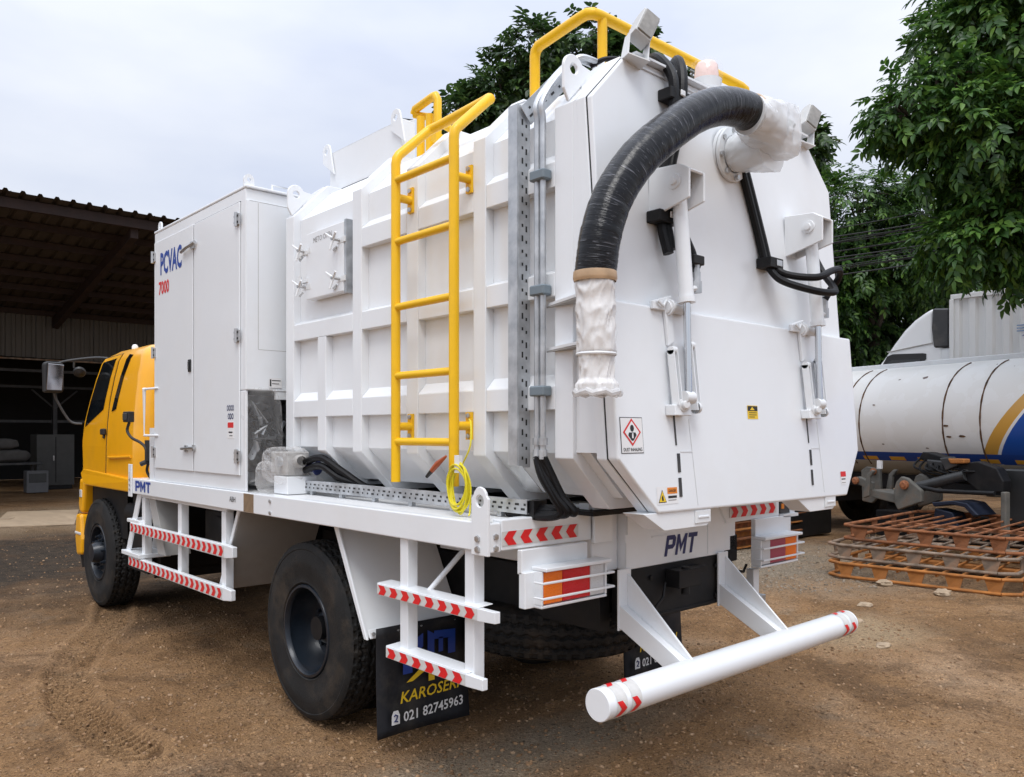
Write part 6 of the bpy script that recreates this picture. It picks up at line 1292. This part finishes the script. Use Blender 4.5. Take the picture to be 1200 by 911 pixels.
arm_plate('main_arm', [(-2.66, 1.25), (-2.98, 1.30), (-3.24, 1.22), (-3.33, 1.05), (-3.32, .91), (-3.02, .89), (-2.80, 1.04)], B - .16, B - .34, BLACK)
arm_plate('upper_arm', [(-2.00, 1.30), (-2.06, 1.405), (-2.16, 1.40), (-2.36, 1.35), (-2.55, 1.28), (-2.54, 1.16), (-2.30, 1.22)], B - .30, B - .5, BLACK)
arm_plate('arm_bracket', [(-2.47, 1.33), (-2.68, 1.355), (-2.74, 1.24), (-2.56, 1.16)], B - .10, B - .16, DKGREY); arm_plate('arm_bracket', [(-2.62, 1.33), (-2.86, 1.33), (-2.86, 1.27), (-2.66, 1.26)], B - .06, B - .2, RUSTO)
rga = random.Random(12)
for k in range(9):
    q = MB(); a_ = -2.02 - .09 * k; q.tube(bez([TP(a_, B - .3, 1.30 - .01 * k), TP(a_ - .05, B - .12, 1.20 + rga.uniform(-.05, .05)), TP(a_ - .25, B - .2, 1.10 + rga.uniform(-.06, .06)), TP(-2.8 - .03 * k, B - .3, .98 + rga.uniform(-.05, .1))]), .016, HOSEB, 6); obj('arm_hose', q, LA)
arm_plate('valve_block', [(-2.2, 1.30), (-2.45, 1.28), (-2.45, 1.14), (-2.2, 1.16)], B - .2, B - .4, DKGREY)
arm_plate('base_frame', [(-.9, .06), (-3.6, .06), (-3.6, .40), (-2.9, .52), (-2.0, .50), (-.9, .46)], B - .75, B - 1.05, BLACK)
arm_plate('frame_leg', [(-3.33, .92), (-3.40, .92), (-3.40, .12), (-3.33, .12)], B - .1, B - .2, ARMG)
FND = mat('blue_black_steel', (.02, .028, .05), .35, .3)
arm_plate('fender', [(-2.42, .72), (-2.75, .77), (-2.94, .75), (-3.10, .60), (-3.02, .58), (-2.90, .69), (-2.72, .71), (-2.46, .66)], B + .0, B - .4, FND)
arm_plate('fender', [(-2.44, .64), (-2.70, .60), (-2.80, .40), (-2.60, .30), (-2.40, .40)], B - .05, B - .3, FND)
q = MB(); q.slab([TP(-1.52, B - .02, 1.15), TP(-1.60, B - .02, 1.15), TP(-1.60, B - .02, 1.27), TP(-1.52, B - .02, 1.27)], tuple(N * -.03), PWHITE); obj('arm_tag', q, LA)

# ---- stack of rusty steel stillages
def stillage(x0, y0, z0, dx, dy, h, label, mats, skew=0.0, mid=0):
    r = thing('steel_pallet', label, 'steel pallet', (x0, y0, z0), 'rusty steel pallets stacked on the yard'); c = .16
    def tp(x, y): cs, sn = math.cos(skew), math.sin(skew); return (x0 + x * cs - y * sn, y0 + x * sn + y * cs)
    L = [(0, c), (0, dy - c), (c * .7, dy), (dx - c * .7, dy), (dx, dy - c), (dx, c), (dx - c * .7, 0), (c * .7, 0), (0, c)]
    for nm, z in (('bottom_rail', .018), ('top_rail', h - .018)):
        q = MB(); q.tube([(*tp(x, y), z0 + z) for x, y in L], .018, mats[0], 8, smooth=True); obj(nm, q, r)
    for k in range(5):
        y = .22 + k * (dy - .44) / 4
        for x in (.0, dx):
            q = MB(); P = [tp(x, y - .09), tp(x, y + .09), tp(x, y + .055), tp(x, y - .055)]; zz = (h - .035, h - .035, .035, .035)
            q.slab([(p[0], p[1], z0 + z) for p, z in zip(P, zz)], (.012, 0, 0), mats[1]); obj('post_plate', q, r)
    for k in range(4):
        x = .35 + k * (dx - .7) / 3
        for y in (.0, dy):
            q = MB(); P = [tp(x - .09, y), tp(x + .09, y), tp(x + .055, y), tp(x - .055, y)]; zz = (h - .035, h - .035, .035, .035)
            q.slab([(p[0], p[1], z0 + z) for p, z in zip(P, zz)], (0, .012, 0), mats[1]); obj('post_plate', q, r)
    for k in range(9):
        y = .18 + k * (dy - .36) / 8; q = MB(); a, b = tp(.02, y), tp(dx - .02, y); q.tube([(*a, z0 + h - .05), (*b, z0 + h - .05)], .014, mats[0], 6); obj('slat', q, r)
    q = MB(); a, b = tp(dx / 2, .02), tp(dx / 2, dy - .02); q.box(min(a[0], b[0]) - .02, max(a[0], b[0]) + .02, a[1], b[1], z0 + h - .10, z0 + h - .066, mats[1]); obj('bearer', q, r)
    return r
stillage(5.93, .10, .0, 2.55, 1.95, .185, 'lowest rust-orange steel pallet, resting on the dirt', (RUSTO, RUSTO), R(6))
stillage(5.98, .15, .20, 2.55, 1.95, .185, 'middle grey-brown rusty steel pallet, between two others', (RUSTG, RUSTG), R(5))
stillage(6.12, .12, .40, 2.60, 1.90, .19, 'topmost red-brown rusty steel pallet of the stack', (RUST, RUST), R(2))
# rusty stock seen beneath the tail of the truck
def bar_stack(x, y, label, seed):
    rg = random.Random(seed); r = thing('steel_beam_stack', label, 'steel stack', (x, y, 0), 'rusty steel stock beyond the truck')
    for k in range(5):
        q = MB(); ox = rg.uniform(-.1, .1); z = .02 + k * .13; L = rg.uniform(1.2, 1.9)
        q.box(x - .9 + ox, x + L - .6 + ox, y - .10 + rg.uniform(-.05, .05), y + .06, z, z + .018, RUST if k % 2 else RUSTO); q.box(x - .9 + ox, x + L - .6 + ox, y - .025, y - .01, z + .019, z + .10, RUSTO if k % 2 else RUST); q.box(x - .9 + ox, x + L - .6 + ox, y - .10, y + .06, z + .101, z + .118, RUST); obj('beam', q, r)
bar_stack(7.5, 4.0, 'rust-orange steel beams stacked under the raised tail, left of the pallets', 3); bar_stack(6.6, 5.2, 'rusty steel beams seen between the tail lamp and the crossmember', 8)
for (x, y, z, l, lb) in ((8.6, 4.1, .34, 1.3, 'thin rusty channel laid across the low beams'),):
    q = MB(); q.box(x, x + .9, y, y + .25, .30, .33, RUSTG)
    q = MB(); q.box(8.3, 9.6, 3.9, 4.3, .02, .55, BLACK); o = obj('oil_sump_box', q, None, .02); tag(o, 'black steel box on the ground between the beam stack and the tanker', 'steel box')

# ---- container lorry behind
CT = thing('container_truck', 'white lorry cab with roof fairing pulling a white corrugated container, behind the tanker', 'truck', (13.8, 2.0, 0))
WC = mat('container_white', (.70, .705, .70), .5, var=.04, vscale=1.5, dirt=(.52, .47, .40), dscale=1.6, damt=.35, stretch=(1, 1, .25))
q = MB(); xs_ = []; y = 3.22
pr2 = []
while y > -6.5:
    pr2 += [(13.0, y), (13.0, y - .10), (13.05, y - .14), (13.05, y - .24), (13.0, y - .28)]; y -= .28
n_ = len(pr2); q.add([(a, b, 1.45) for a, b in pr2] + [(a, b, 4.18) for a, b in pr2], [(i, i + 1, n_ + i + 1, n_ + i) for i in range(n_ - 1)], WC)
q.box(13.06, 15.4, -6.5, 3.22, 1.4, 4.22, WC); co = obj('container', q, CT)
q = MB(); q.box(12.97, 13.06, -6.5, 3.26, 4.181, 4.27, WC); q.box(12.97, 13.06, -6.5, 3.26, 1.35, 1.449, WC); obj('rail', q, co, .006); q = MB(); q.box(12.965, 13.10, 3.20, 3.28, 1.45, 4.18, WC); obj('corner_post', q, co, .006)
q = MB()
for k in range(3): q.box(12.985, 12.998, 2.02 - .02 * k, 2.16, 3.48 + .05 * k, 3.50 + .05 * k, mat('faded_blue', (.22, .32, .48), .5))
q.prism([(1.93, 3.40), (2.08, 3.40), (1.96, 3.46)], 'x', 12.985, 12.998, BLUE); q.box(12.985, 12.998, 1.75, 2.0, 3.45, 3.50, BLUE); obj('printed_mark', q, co)
q = MB(); side = [(5.05, 1.2), (4.95, 2.30), (4.70, 2.95), (4.55, 3.14), (4.35, 3.42), (4.15, 3.68), (3.95, 3.87), (3.75, 4.00), (3.60, 4.08), (3.58, 3.4), (3.40, 3.3), (3.40, 1.2)]
q.prism(side, 'x', 13.05, 15.2, mat('lorry_cab_white', (.74, .75, .76), .35, coat=.3)); lc = obj('cab', q, CT, .08, segs=4)
q = MB(); q.prism([(4.585, 2.98), (4.46, 3.20), (4.35, 3.235), (3.78, 3.215), (3.72, 3.20), (3.72, 3.10), (3.80, 3.0), (3.80, 2.6), (4.70, 2.6)], 'x', 13.035, 13.049, PBLACK); obj('window_visor', q, lc); q = MB(); q.prism([(4.52, 2.98), (4.38, 3.12), (3.82, 3.10), (3.82, 2.65), (4.60, 2.65)], 'x', 13.025, 13.034, GLASS); obj('window', q, lc)
q = MB(); q.prism([(3.60, 4.06), (3.30, 4.03), (3.30, 3.30), (3.58, 3.30), (3.62, 3.7)], 'x', 13.02, 13.6, DKGREY); obj('side_extender', q, lc, .03); q = MB(); q.box(13.06, 13.5, 3.29, 3.56, 2.6, 3.29, WHITE2); obj('cab_rear_panel', q, lc, .03)
q = MB(); q.tube([(13.044, 4.46, 3.28), (13.044, 3.9, 3.36), (13.044, 3.60, 3.40)], .012, MIDGREY, 6); obj('fairing_seam', q, lc)
q = MB(); q.box(13.3, 15.1, -6.4, 5.0, .7, 1.2, BLACK)
for y in (4.3, .5, -4.2, -5.4): q.lathe([(0, .3), (0, .48), (.05, .52), (.25, .52), (.3, .48), (.3, .3)], (13.05, y, .52), 'x', RUB, 24)
obj('chassis', q, CT)

# ---- trees
def leaf_mat(name, cols, tr=.32):
    m = bpy.data.materials.new(name); m.use_nodes = True; n = m.node_tree.nodes; l = m.node_tree.links; b = n['Principled BSDF']; b.inputs['Roughness'].default_value = .42; b.inputs['Specular IOR Level'].default_value = .4
    ge = n.new('ShaderNodeNewGeometry'); r = n.new('ShaderNodeValToRGB'); e = r.color_ramp.elements
    while len(e) < len(cols): e.new(.5)
    for i, (p, c) in enumerate(cols): e[i].position = p; e[i].color = (*c, 1)
    l.new(ge.outputs['Random Per Island'], r.inputs[0]); l.new(r.outputs[0], b.inputs['Base Color'])
    t = n.new('ShaderNodeBsdfTranslucent'); l.new(r.outputs[0], t.inputs[0]); mx_ = n.new('ShaderNodeMixShader'); mx_.inputs[0].default_value = tr; l.new(b.outputs[0], mx_.inputs[1]); l.new(t.outputs[0], mx_.inputs[2]); l.new(mx_.outputs[0], n['Material Output'].inputs['Surface']); return m
LEAFB = leaf_mat('broad_leaves', [(0, (.022, .060, .014)), (.45, (.045, .115, .022)), (.8, (.09, .19, .032)), (1, (.16, .29, .05))])
LEAFD = leaf_mat('dark_leaves', [(0, (.018, .042, .014)), (.6, (.040, .085, .022)), (1, (.09, .16, .035))])
LEAFM = leaf_mat('fresh_leaves', [(0, (.018, .050, .012)), (.5, (.042, .105, .02)), (.85, (.09, .18, .03)), (1, (.15, .27, .045))])
def leaf_cluster(npair, length, lw):
    """a drooping spray: leaflets in pairs on a stalk, each folded along its midrib (4 triangles)"""
    V = []; F = []
    def leaf(base, d, up, L, wd):
        d = Vector(d).normalized(); s = d.cross(up).normalized(); k = len(V); tip = base + d * L + Vector((0, 0, -.22 * L)); m1 = base + d * L * .38 + up * .0; m2 = base + d * L * .72 + Vector((0, 0, -.08 * L))
        V.extend([base, m1 + s * wd * .5 + up * wd * .16, m2 + s * wd * .36 + up * wd * .1, tip, m2 - s * wd * .36 + up * wd * .1, m1 - s * wd * .5 + up * wd * .16, (m1 + m2) / 2]); F.extend([(k, k + 1, k + 6), (k + 1, k + 2, k + 6), (k + 2, k + 3, k + 6), (k + 3, k + 4, k + 6), (k + 4, k + 5, k + 6), (k + 5, k, k + 6)])
    for i in range(npair):
        t = (i + .6) / npair; b = Vector((0, t * length, -.30 * length * t * t)); sc = (.75 + .5 * math.sin(t * 2.6)) * random.uniform(.7, 1.2)
        for s in (-1, 1): leaf(b, (s * random.uniform(.7, 1.1), .6 + .5 * random.random(), random.uniform(-.7, .05)), Vector((0, .25, 1)).normalized(), lw * 2.1 * sc, lw * sc)
    leaf(Vector((0, length, -.30 * length)), (0, 1, -.5), Vector((0, .4, 1)).normalized(), lw * 2.4, lw)
    return np.array([tuple(v) for v in V]), np.array(F)
def crown(name, lumps, count, mat_, parent, npair=4, length=.30, lw=.055, seed=0, droop=.35, hollow=.55):
    rg = np.random.default_rng(seed); V0, F0 = leaf_cluster(npair, length, lw); nv = len(V0)
    vol = np.array([l_[1][0] * l_[1][1] + l_[1][1] * l_[1][2] for l_ in lumps]); pick = rg.choice(len(lumps), count, p=vol / vol.sum())
    C = np.array([l_[0] for l_ in lumps])[pick]; Rd = np.array([l_[1] for l_ in lumps])[pick]
    d = rg.normal(size=(count, 3)); d /= np.linalg.norm(d, axis=1)[:, None]; rr = hollow + (1 - hollow) * rg.random(count) ** .6
    # clumps: sprays gather on sub-branches so that gaps open between them
    nb = max(8, count // 26); bd = rg.normal(size=(nb, 3)); bd /= np.linalg.norm(bd, axis=1)[:, None]; near = rg.integers(0, nb, count)
    d = d * .34 + bd[near]; d /= np.linalg.norm(d, axis=1)[:, None]; rr = np.clip(rr * (.78 + .34 * rg.random(nb)[near]), .2, 1.12)
    P = C + d * Rd * rr[:, None]
    yaw = np.arctan2(d[:, 0], d[:, 1]) + rg.normal(0, .7, count); pit = np.clip(d[:, 2] * .8, -.6, .9) - droop + rg.normal(0, .28, count); rol = rg.normal(0, .45, count); s = rg.uniform(.5, 1.3, count)
    cy, sy, cp, sp, cr_, sr = np.cos(-yaw), np.sin(-yaw), np.cos(pit), np.sin(pit), np.cos(rol), np.sin(rol)
    Z0 = np.zeros(count); O1 = np.ones(count)
    Ry = np.stack([np.stack([cr_, Z0, sr], -1), np.stack([Z0, O1, Z0], -1), np.stack([-sr, Z0, cr_], -1)], 1); Rx = np.stack([np.stack([O1, Z0, Z0], -1), np.stack([Z0, cp, -sp], -1), np.stack([Z0, sp, cp], -1)], 1); Rz = np.stack([np.stack([cy, -sy, Z0], -1), np.stack([sy, cy, Z0], -1), np.stack([Z0, Z0, O1], -1)], 1)
    M = Rz @ Rx @ Ry * s[:, None, None]; V = np.einsum('nij,vj->nvi', M, V0) + P[:, None]; F = (F0[None] + (np.arange(count) * nv)[:, None, None]).reshape(-1, 3)
    c0 = C.mean(0); V = (V.reshape(-1, 3) - c0).astype(np.float32)
    me = bpy.data.meshes.new(name); me.vertices.add(len(V)); me.vertices.foreach_set('co', V.ravel()); me.loops.add(F.size); me.loops.foreach_set('vertex_index', F.ravel().astype(np.int32)); me.polygons.add(len(F)); me.polygons.foreach_set('loop_start', np.arange(0, F.size, 3, dtype=np.int32)); me.polygons.foreach_set('loop_total', np.full(len(F), 3, dtype=np.int32)); me.update(calc_edges=True); me.materials.append(mat_)
    o = bpy.data.objects.new(name, me); COL.objects.link(o); WL[o] = Vector(c0.tolist()); o.parent = parent; o.location = WL[o] - WL[parent] if parent is not None else WL[o]; o['kind'] = 'stuff'; return o
def tree(label, base, lumps, count, lm, seed, trunk_r=.22, **kw):
    t = thing('tree', label, 'tree', base, 'trees around the yard'); q = MB(); rg = random.Random(seed); b = Vector(base); top = Vector([sum(l_[0][k] for l_ in lumps) / len(lumps) for k in range(3)])
    q.tube(bez([b, b + (top - b) * .3 + Vector((rg.uniform(-.2, .2), rg.uniform(-.2, .2), 0)), b + (top - b) * .62, top], 5), [trunk_r * (1 - .055 * k) for k in range(16)], BARK, 12)
    obj('trunk', q, t)
    for l_ in lumps:
        c = Vector(l_[0]); f = b + (top - b) * rg.uniform(.42, .75); q = MB(); mid = f + (c - f) * .5 + Vector((rg.uniform(-.2, .2), rg.uniform(-.2, .2), rg.uniform(.0, .3))); q.tube(bez([f, mid, c], 5), [trunk_r * .45 * (1 - .075 * k) for k in range(11)], BARK, 7)
        for _ in range(5):
            d = Vector((rg.gauss(0, 1), rg.gauss(0, 1), rg.gauss(.2, .8))).normalized(); e = c + Vector((d.x * l_[1][0], d.y * l_[1][1], d.z * l_[1][2])) * .9; q.tube(bez([mid + (c - mid) * .5, (c + e) / 2 + Vector((0, 0, .1)), e], 4), [trunk_r * .14 * (1 - .09 * k) for k in range(9)], BARK, 5)
        obj('limb', q, t)
    crown('crown', lumps, count, lm, t, seed=seed, **kw); return t
tree('big leafy tree with glossy leaves overhanging the right side of the yard', (11.3, -.6, 0),
     [((9.1, .9, 7.1), (1.3, 1.3, 1.2)), ((8.55, 1.35, 6.75), (.85, .85, .75)), ((7.75, 1.62, 5.95), (.75, .75, .5)), ((8.2, 1.05, 5.4), (1.0, 1.0, .8)), ((9.0, .3, 5.2), (1.2, 1.2, 1.0)), ((8.45, .85, 4.45), (.85, .85, .6)), ((8.0, 1.25, 4.15), (.55, .55, .38)), ((8.75, .45, 4.0), (.8, .8, .5)), ((9.75, 1.0, 8.4), (1.25, 1.25, 1.0)), ((10.2, .0, 5.9), (1.3, 1.3, 1.6)), ((10.2, .4, 7.6), (1.5, 1.5, 1.5)), ((7.45, 1.85, 5.72), (.42, .42, .3))],
     8200, LEAFB, 11, .26, npair=4, length=.25, lw=.052)
tree('fresh green tree rising behind the right edge of the white tank', (16.6, 6.1, 0),
     [((15.4, 6.1, 6.9), (1.2, 1.2, .9)), ((16.2, 5.4, 6.6), (1.1, 1.1, .9)), ((15.8, 5.6, 5.6), (1.2, 1.2, .8)), ((14.9, 6.5, 5.4), (.9, .9, .8)), ((17.0, 5.4, 5.6), (1.3, 1.3, 1.0)), ((15.0, 6.9, 4.5), (1.0, 1.0, .7))],
     5200, LEAFM, 23, .20, npair=4, length=.30, lw=.056, droop=.25)
tree('tall dark tree rising behind the tank roof and the yellow rail', (13.2, 13.0, 0),
     [((11.75, 13.4, 11.7), (1.0, 1.0, .95)), ((11.0, 14.0, 10.6), (1.0, 1.0, .8)), ((10.3, 14.2, 10.0), (.8, .8, .6)), ((12.9, 12.4, 11.9), (1.0, 1.0, .85)), ((13.6, 11.7, 11.3), (1.1, 1.1, 1.0)), ((12.1, 13.0, 10.4), (1.4, 1.4, 1.0)), ((14.6, 11.3, 10.6), (1.2, 1.2, .9)), ((13.6, 12.0, 9.8), (1.8, 1.8, 1.0)), ((16.0, 10.2, 9.6), (1.3, 1.3, .9)), ((17.0, 8.6, 9.2), (.8, .8, .75))],
     3600, LEAFD, 37, .30, npair=4, length=.42, lw=.085)
tree('dark bushy tree filling the gap behind the tanker, under the cables', (17.2, 7.6, 0),
     [((15.6, 7.2, 4.2), (1.3, 1.3, .9)), ((16.8, 6.6, 3.9), (1.5, 1.5, 1.1)), ((18.2, 6.0, 4.2), (1.6, 1.6, 1.2)), ((16.2, 7.4, 2.9), (1.7, 1.7, 1.0)), ((18.0, 6.4, 2.6), (1.8, 1.8, 1.1)), ((19.5, 5.2, 3.6), (1.7, 1.7, 1.4))],
     3300, LEAFD, 51, .24, npair=4, length=.36, lw=.075)
tree('dark low tree behind the container lorry cab', (20.5, 4.8, 0), [((20.0, 5.0, 4.6), (1.6, 1.6, 1.2)), ((19.0, 6.2, 5.0), (1.3, 1.3, .9)), ((21.0, 3.6, 4.6), (1.8, 1.8, 1.3))], 1500, LEAFD, 63, .24, npair=4, length=.4, lw=.085)
# overhead cables through the gap
rg = random.Random(5); CBL = mat('cable_black', (.012, .012, .013), .6)
for k in range(14):
    z0 = 4.35 + k * .075 + rg.uniform(-.03, .03); z1 = 4.6 + k * .10 + rg.uniform(-.25, .2)
    q = MB(); a = Vector((10.4, 8.9, z0 + .25)); b = Vector((12.3, -5.0, z1 + .55)); q.tube([a + (b - a) * t + Vector((0, 0, -1.9 * t * (1 - t) * (.6 + .04 * k))) for t in [i / 16 for i in range(17)]], .008 + .004 * (k % 3 == 0), CBL, 5)
    o = obj('overhead_cable', q); tag(o, 'thin black overhead cable sagging past the trees at the right', 'cable', 'black overhead cables')

for x, y, lb in ((10.4, 8.95, 'concrete cable pole standing behind the white tank'), (12.3, -5.05, 'concrete cable pole standing beyond the tanker at the right')):
    pt = thing('utility_pole', lb, 'pole', (x, y, 0)); q = MB(); q.tube([(x, y, 0), (x, y, 6.6)], [.15, .10], mat('pole_concrete', (.26, .25, .235), .9, var=.15), 14); obj('shaft', q, pt)
    q = MB(); q.box(x - .05, x + .05, y - .5, y + .5, 6.1, 6.2, STEEL); obj('cross_arm', q, pt)
lm = []; rg = random.Random(77)
for k in range(44):
    a_ = R(-30 + 165 * k / 43); d_ = 52 + rg.uniform(-5, 6); lm.append(((-3.45 + d_ * math.sin(a_), -2.6 + d_ * math.cos(a_), 1.6 + rg.uniform(-.2, .4)), (2.9, 2.9, 2.4 + rg.uniform(-.3, .6))))
o = crown('distant_woods', lm, 3800, LEAFD, None, npair=4, length=1.1, lw=.26, seed=91); tag(o, 'far dark belt of trees closing off the yard', 'woods')
# ---- stones one can pick out
PALE = mat('pale_stone', (.34, .255, .17), .9, var=.2, vscale=9, bump=.4, bscale=30)
def stone(x, y, sx, sy, sz, label, seed):
    q = MB(); v = []; n = 10
    for i in range(n + 1):
        ph = math.pi * i / n
        for j in range(2 * n):
            th = math.pi * j / n; d = Vector((math.sin(ph) * math.cos(th), math.sin(ph) * math.sin(th), math.cos(ph))); k = 1 + .35 * mnoise.noise(d * 1.7 + Vector((seed * 3.1, 0, 0))) + .12 * mnoise.noise(d * 5 + Vector((seed, 0, 0))); v.append((x + d.x * sx * k, y + d.y * sy * k, .0 + sz * .3 + d.z * sz * k))
    q.add(v, [(i * 2 * n + j, i * 2 * n + (j + 1) % (2 * n), (i + 1) * 2 * n + (j + 1) % (2 * n), (i + 1) * 2 * n + j) for i in range(n) for j in range(2 * n)], PALE); o = obj('stone', q); tag(o, label, 'stone', 'pale stones lying on the yard')
stone(5.72, 1.36, .10, .08, .035, 'pale flat stone lying in front of the rusty pallets, left one', 1); stone(5.62, .72, .11, .08, .035, 'pale flat stone by the front corner of the rusty pallets', 2); stone(3.72, .74, .07, .05, .02, 'flat pale stone on open dirt right of the bumper end', 3); stone(4.45, 1.0, .09, .07, .02, 'pale half-buried stone between bumper end and pallets', 4); stone(3.05, .22, .08, .05, .02, 'sandy pale stone lowest at the right of the yard', 5)
q = MB(); q.slab([(-2.72, 2.22, .012), (-2.66, 2.21, .014), (-2.645, 2.24, .012), (-2.70, 2.25, .016)], (0, 0, .004), PWHITE); o = obj('paper_scrap', q); tag(o, 'small white scrap of paper on the dirt at the left', 'litter')
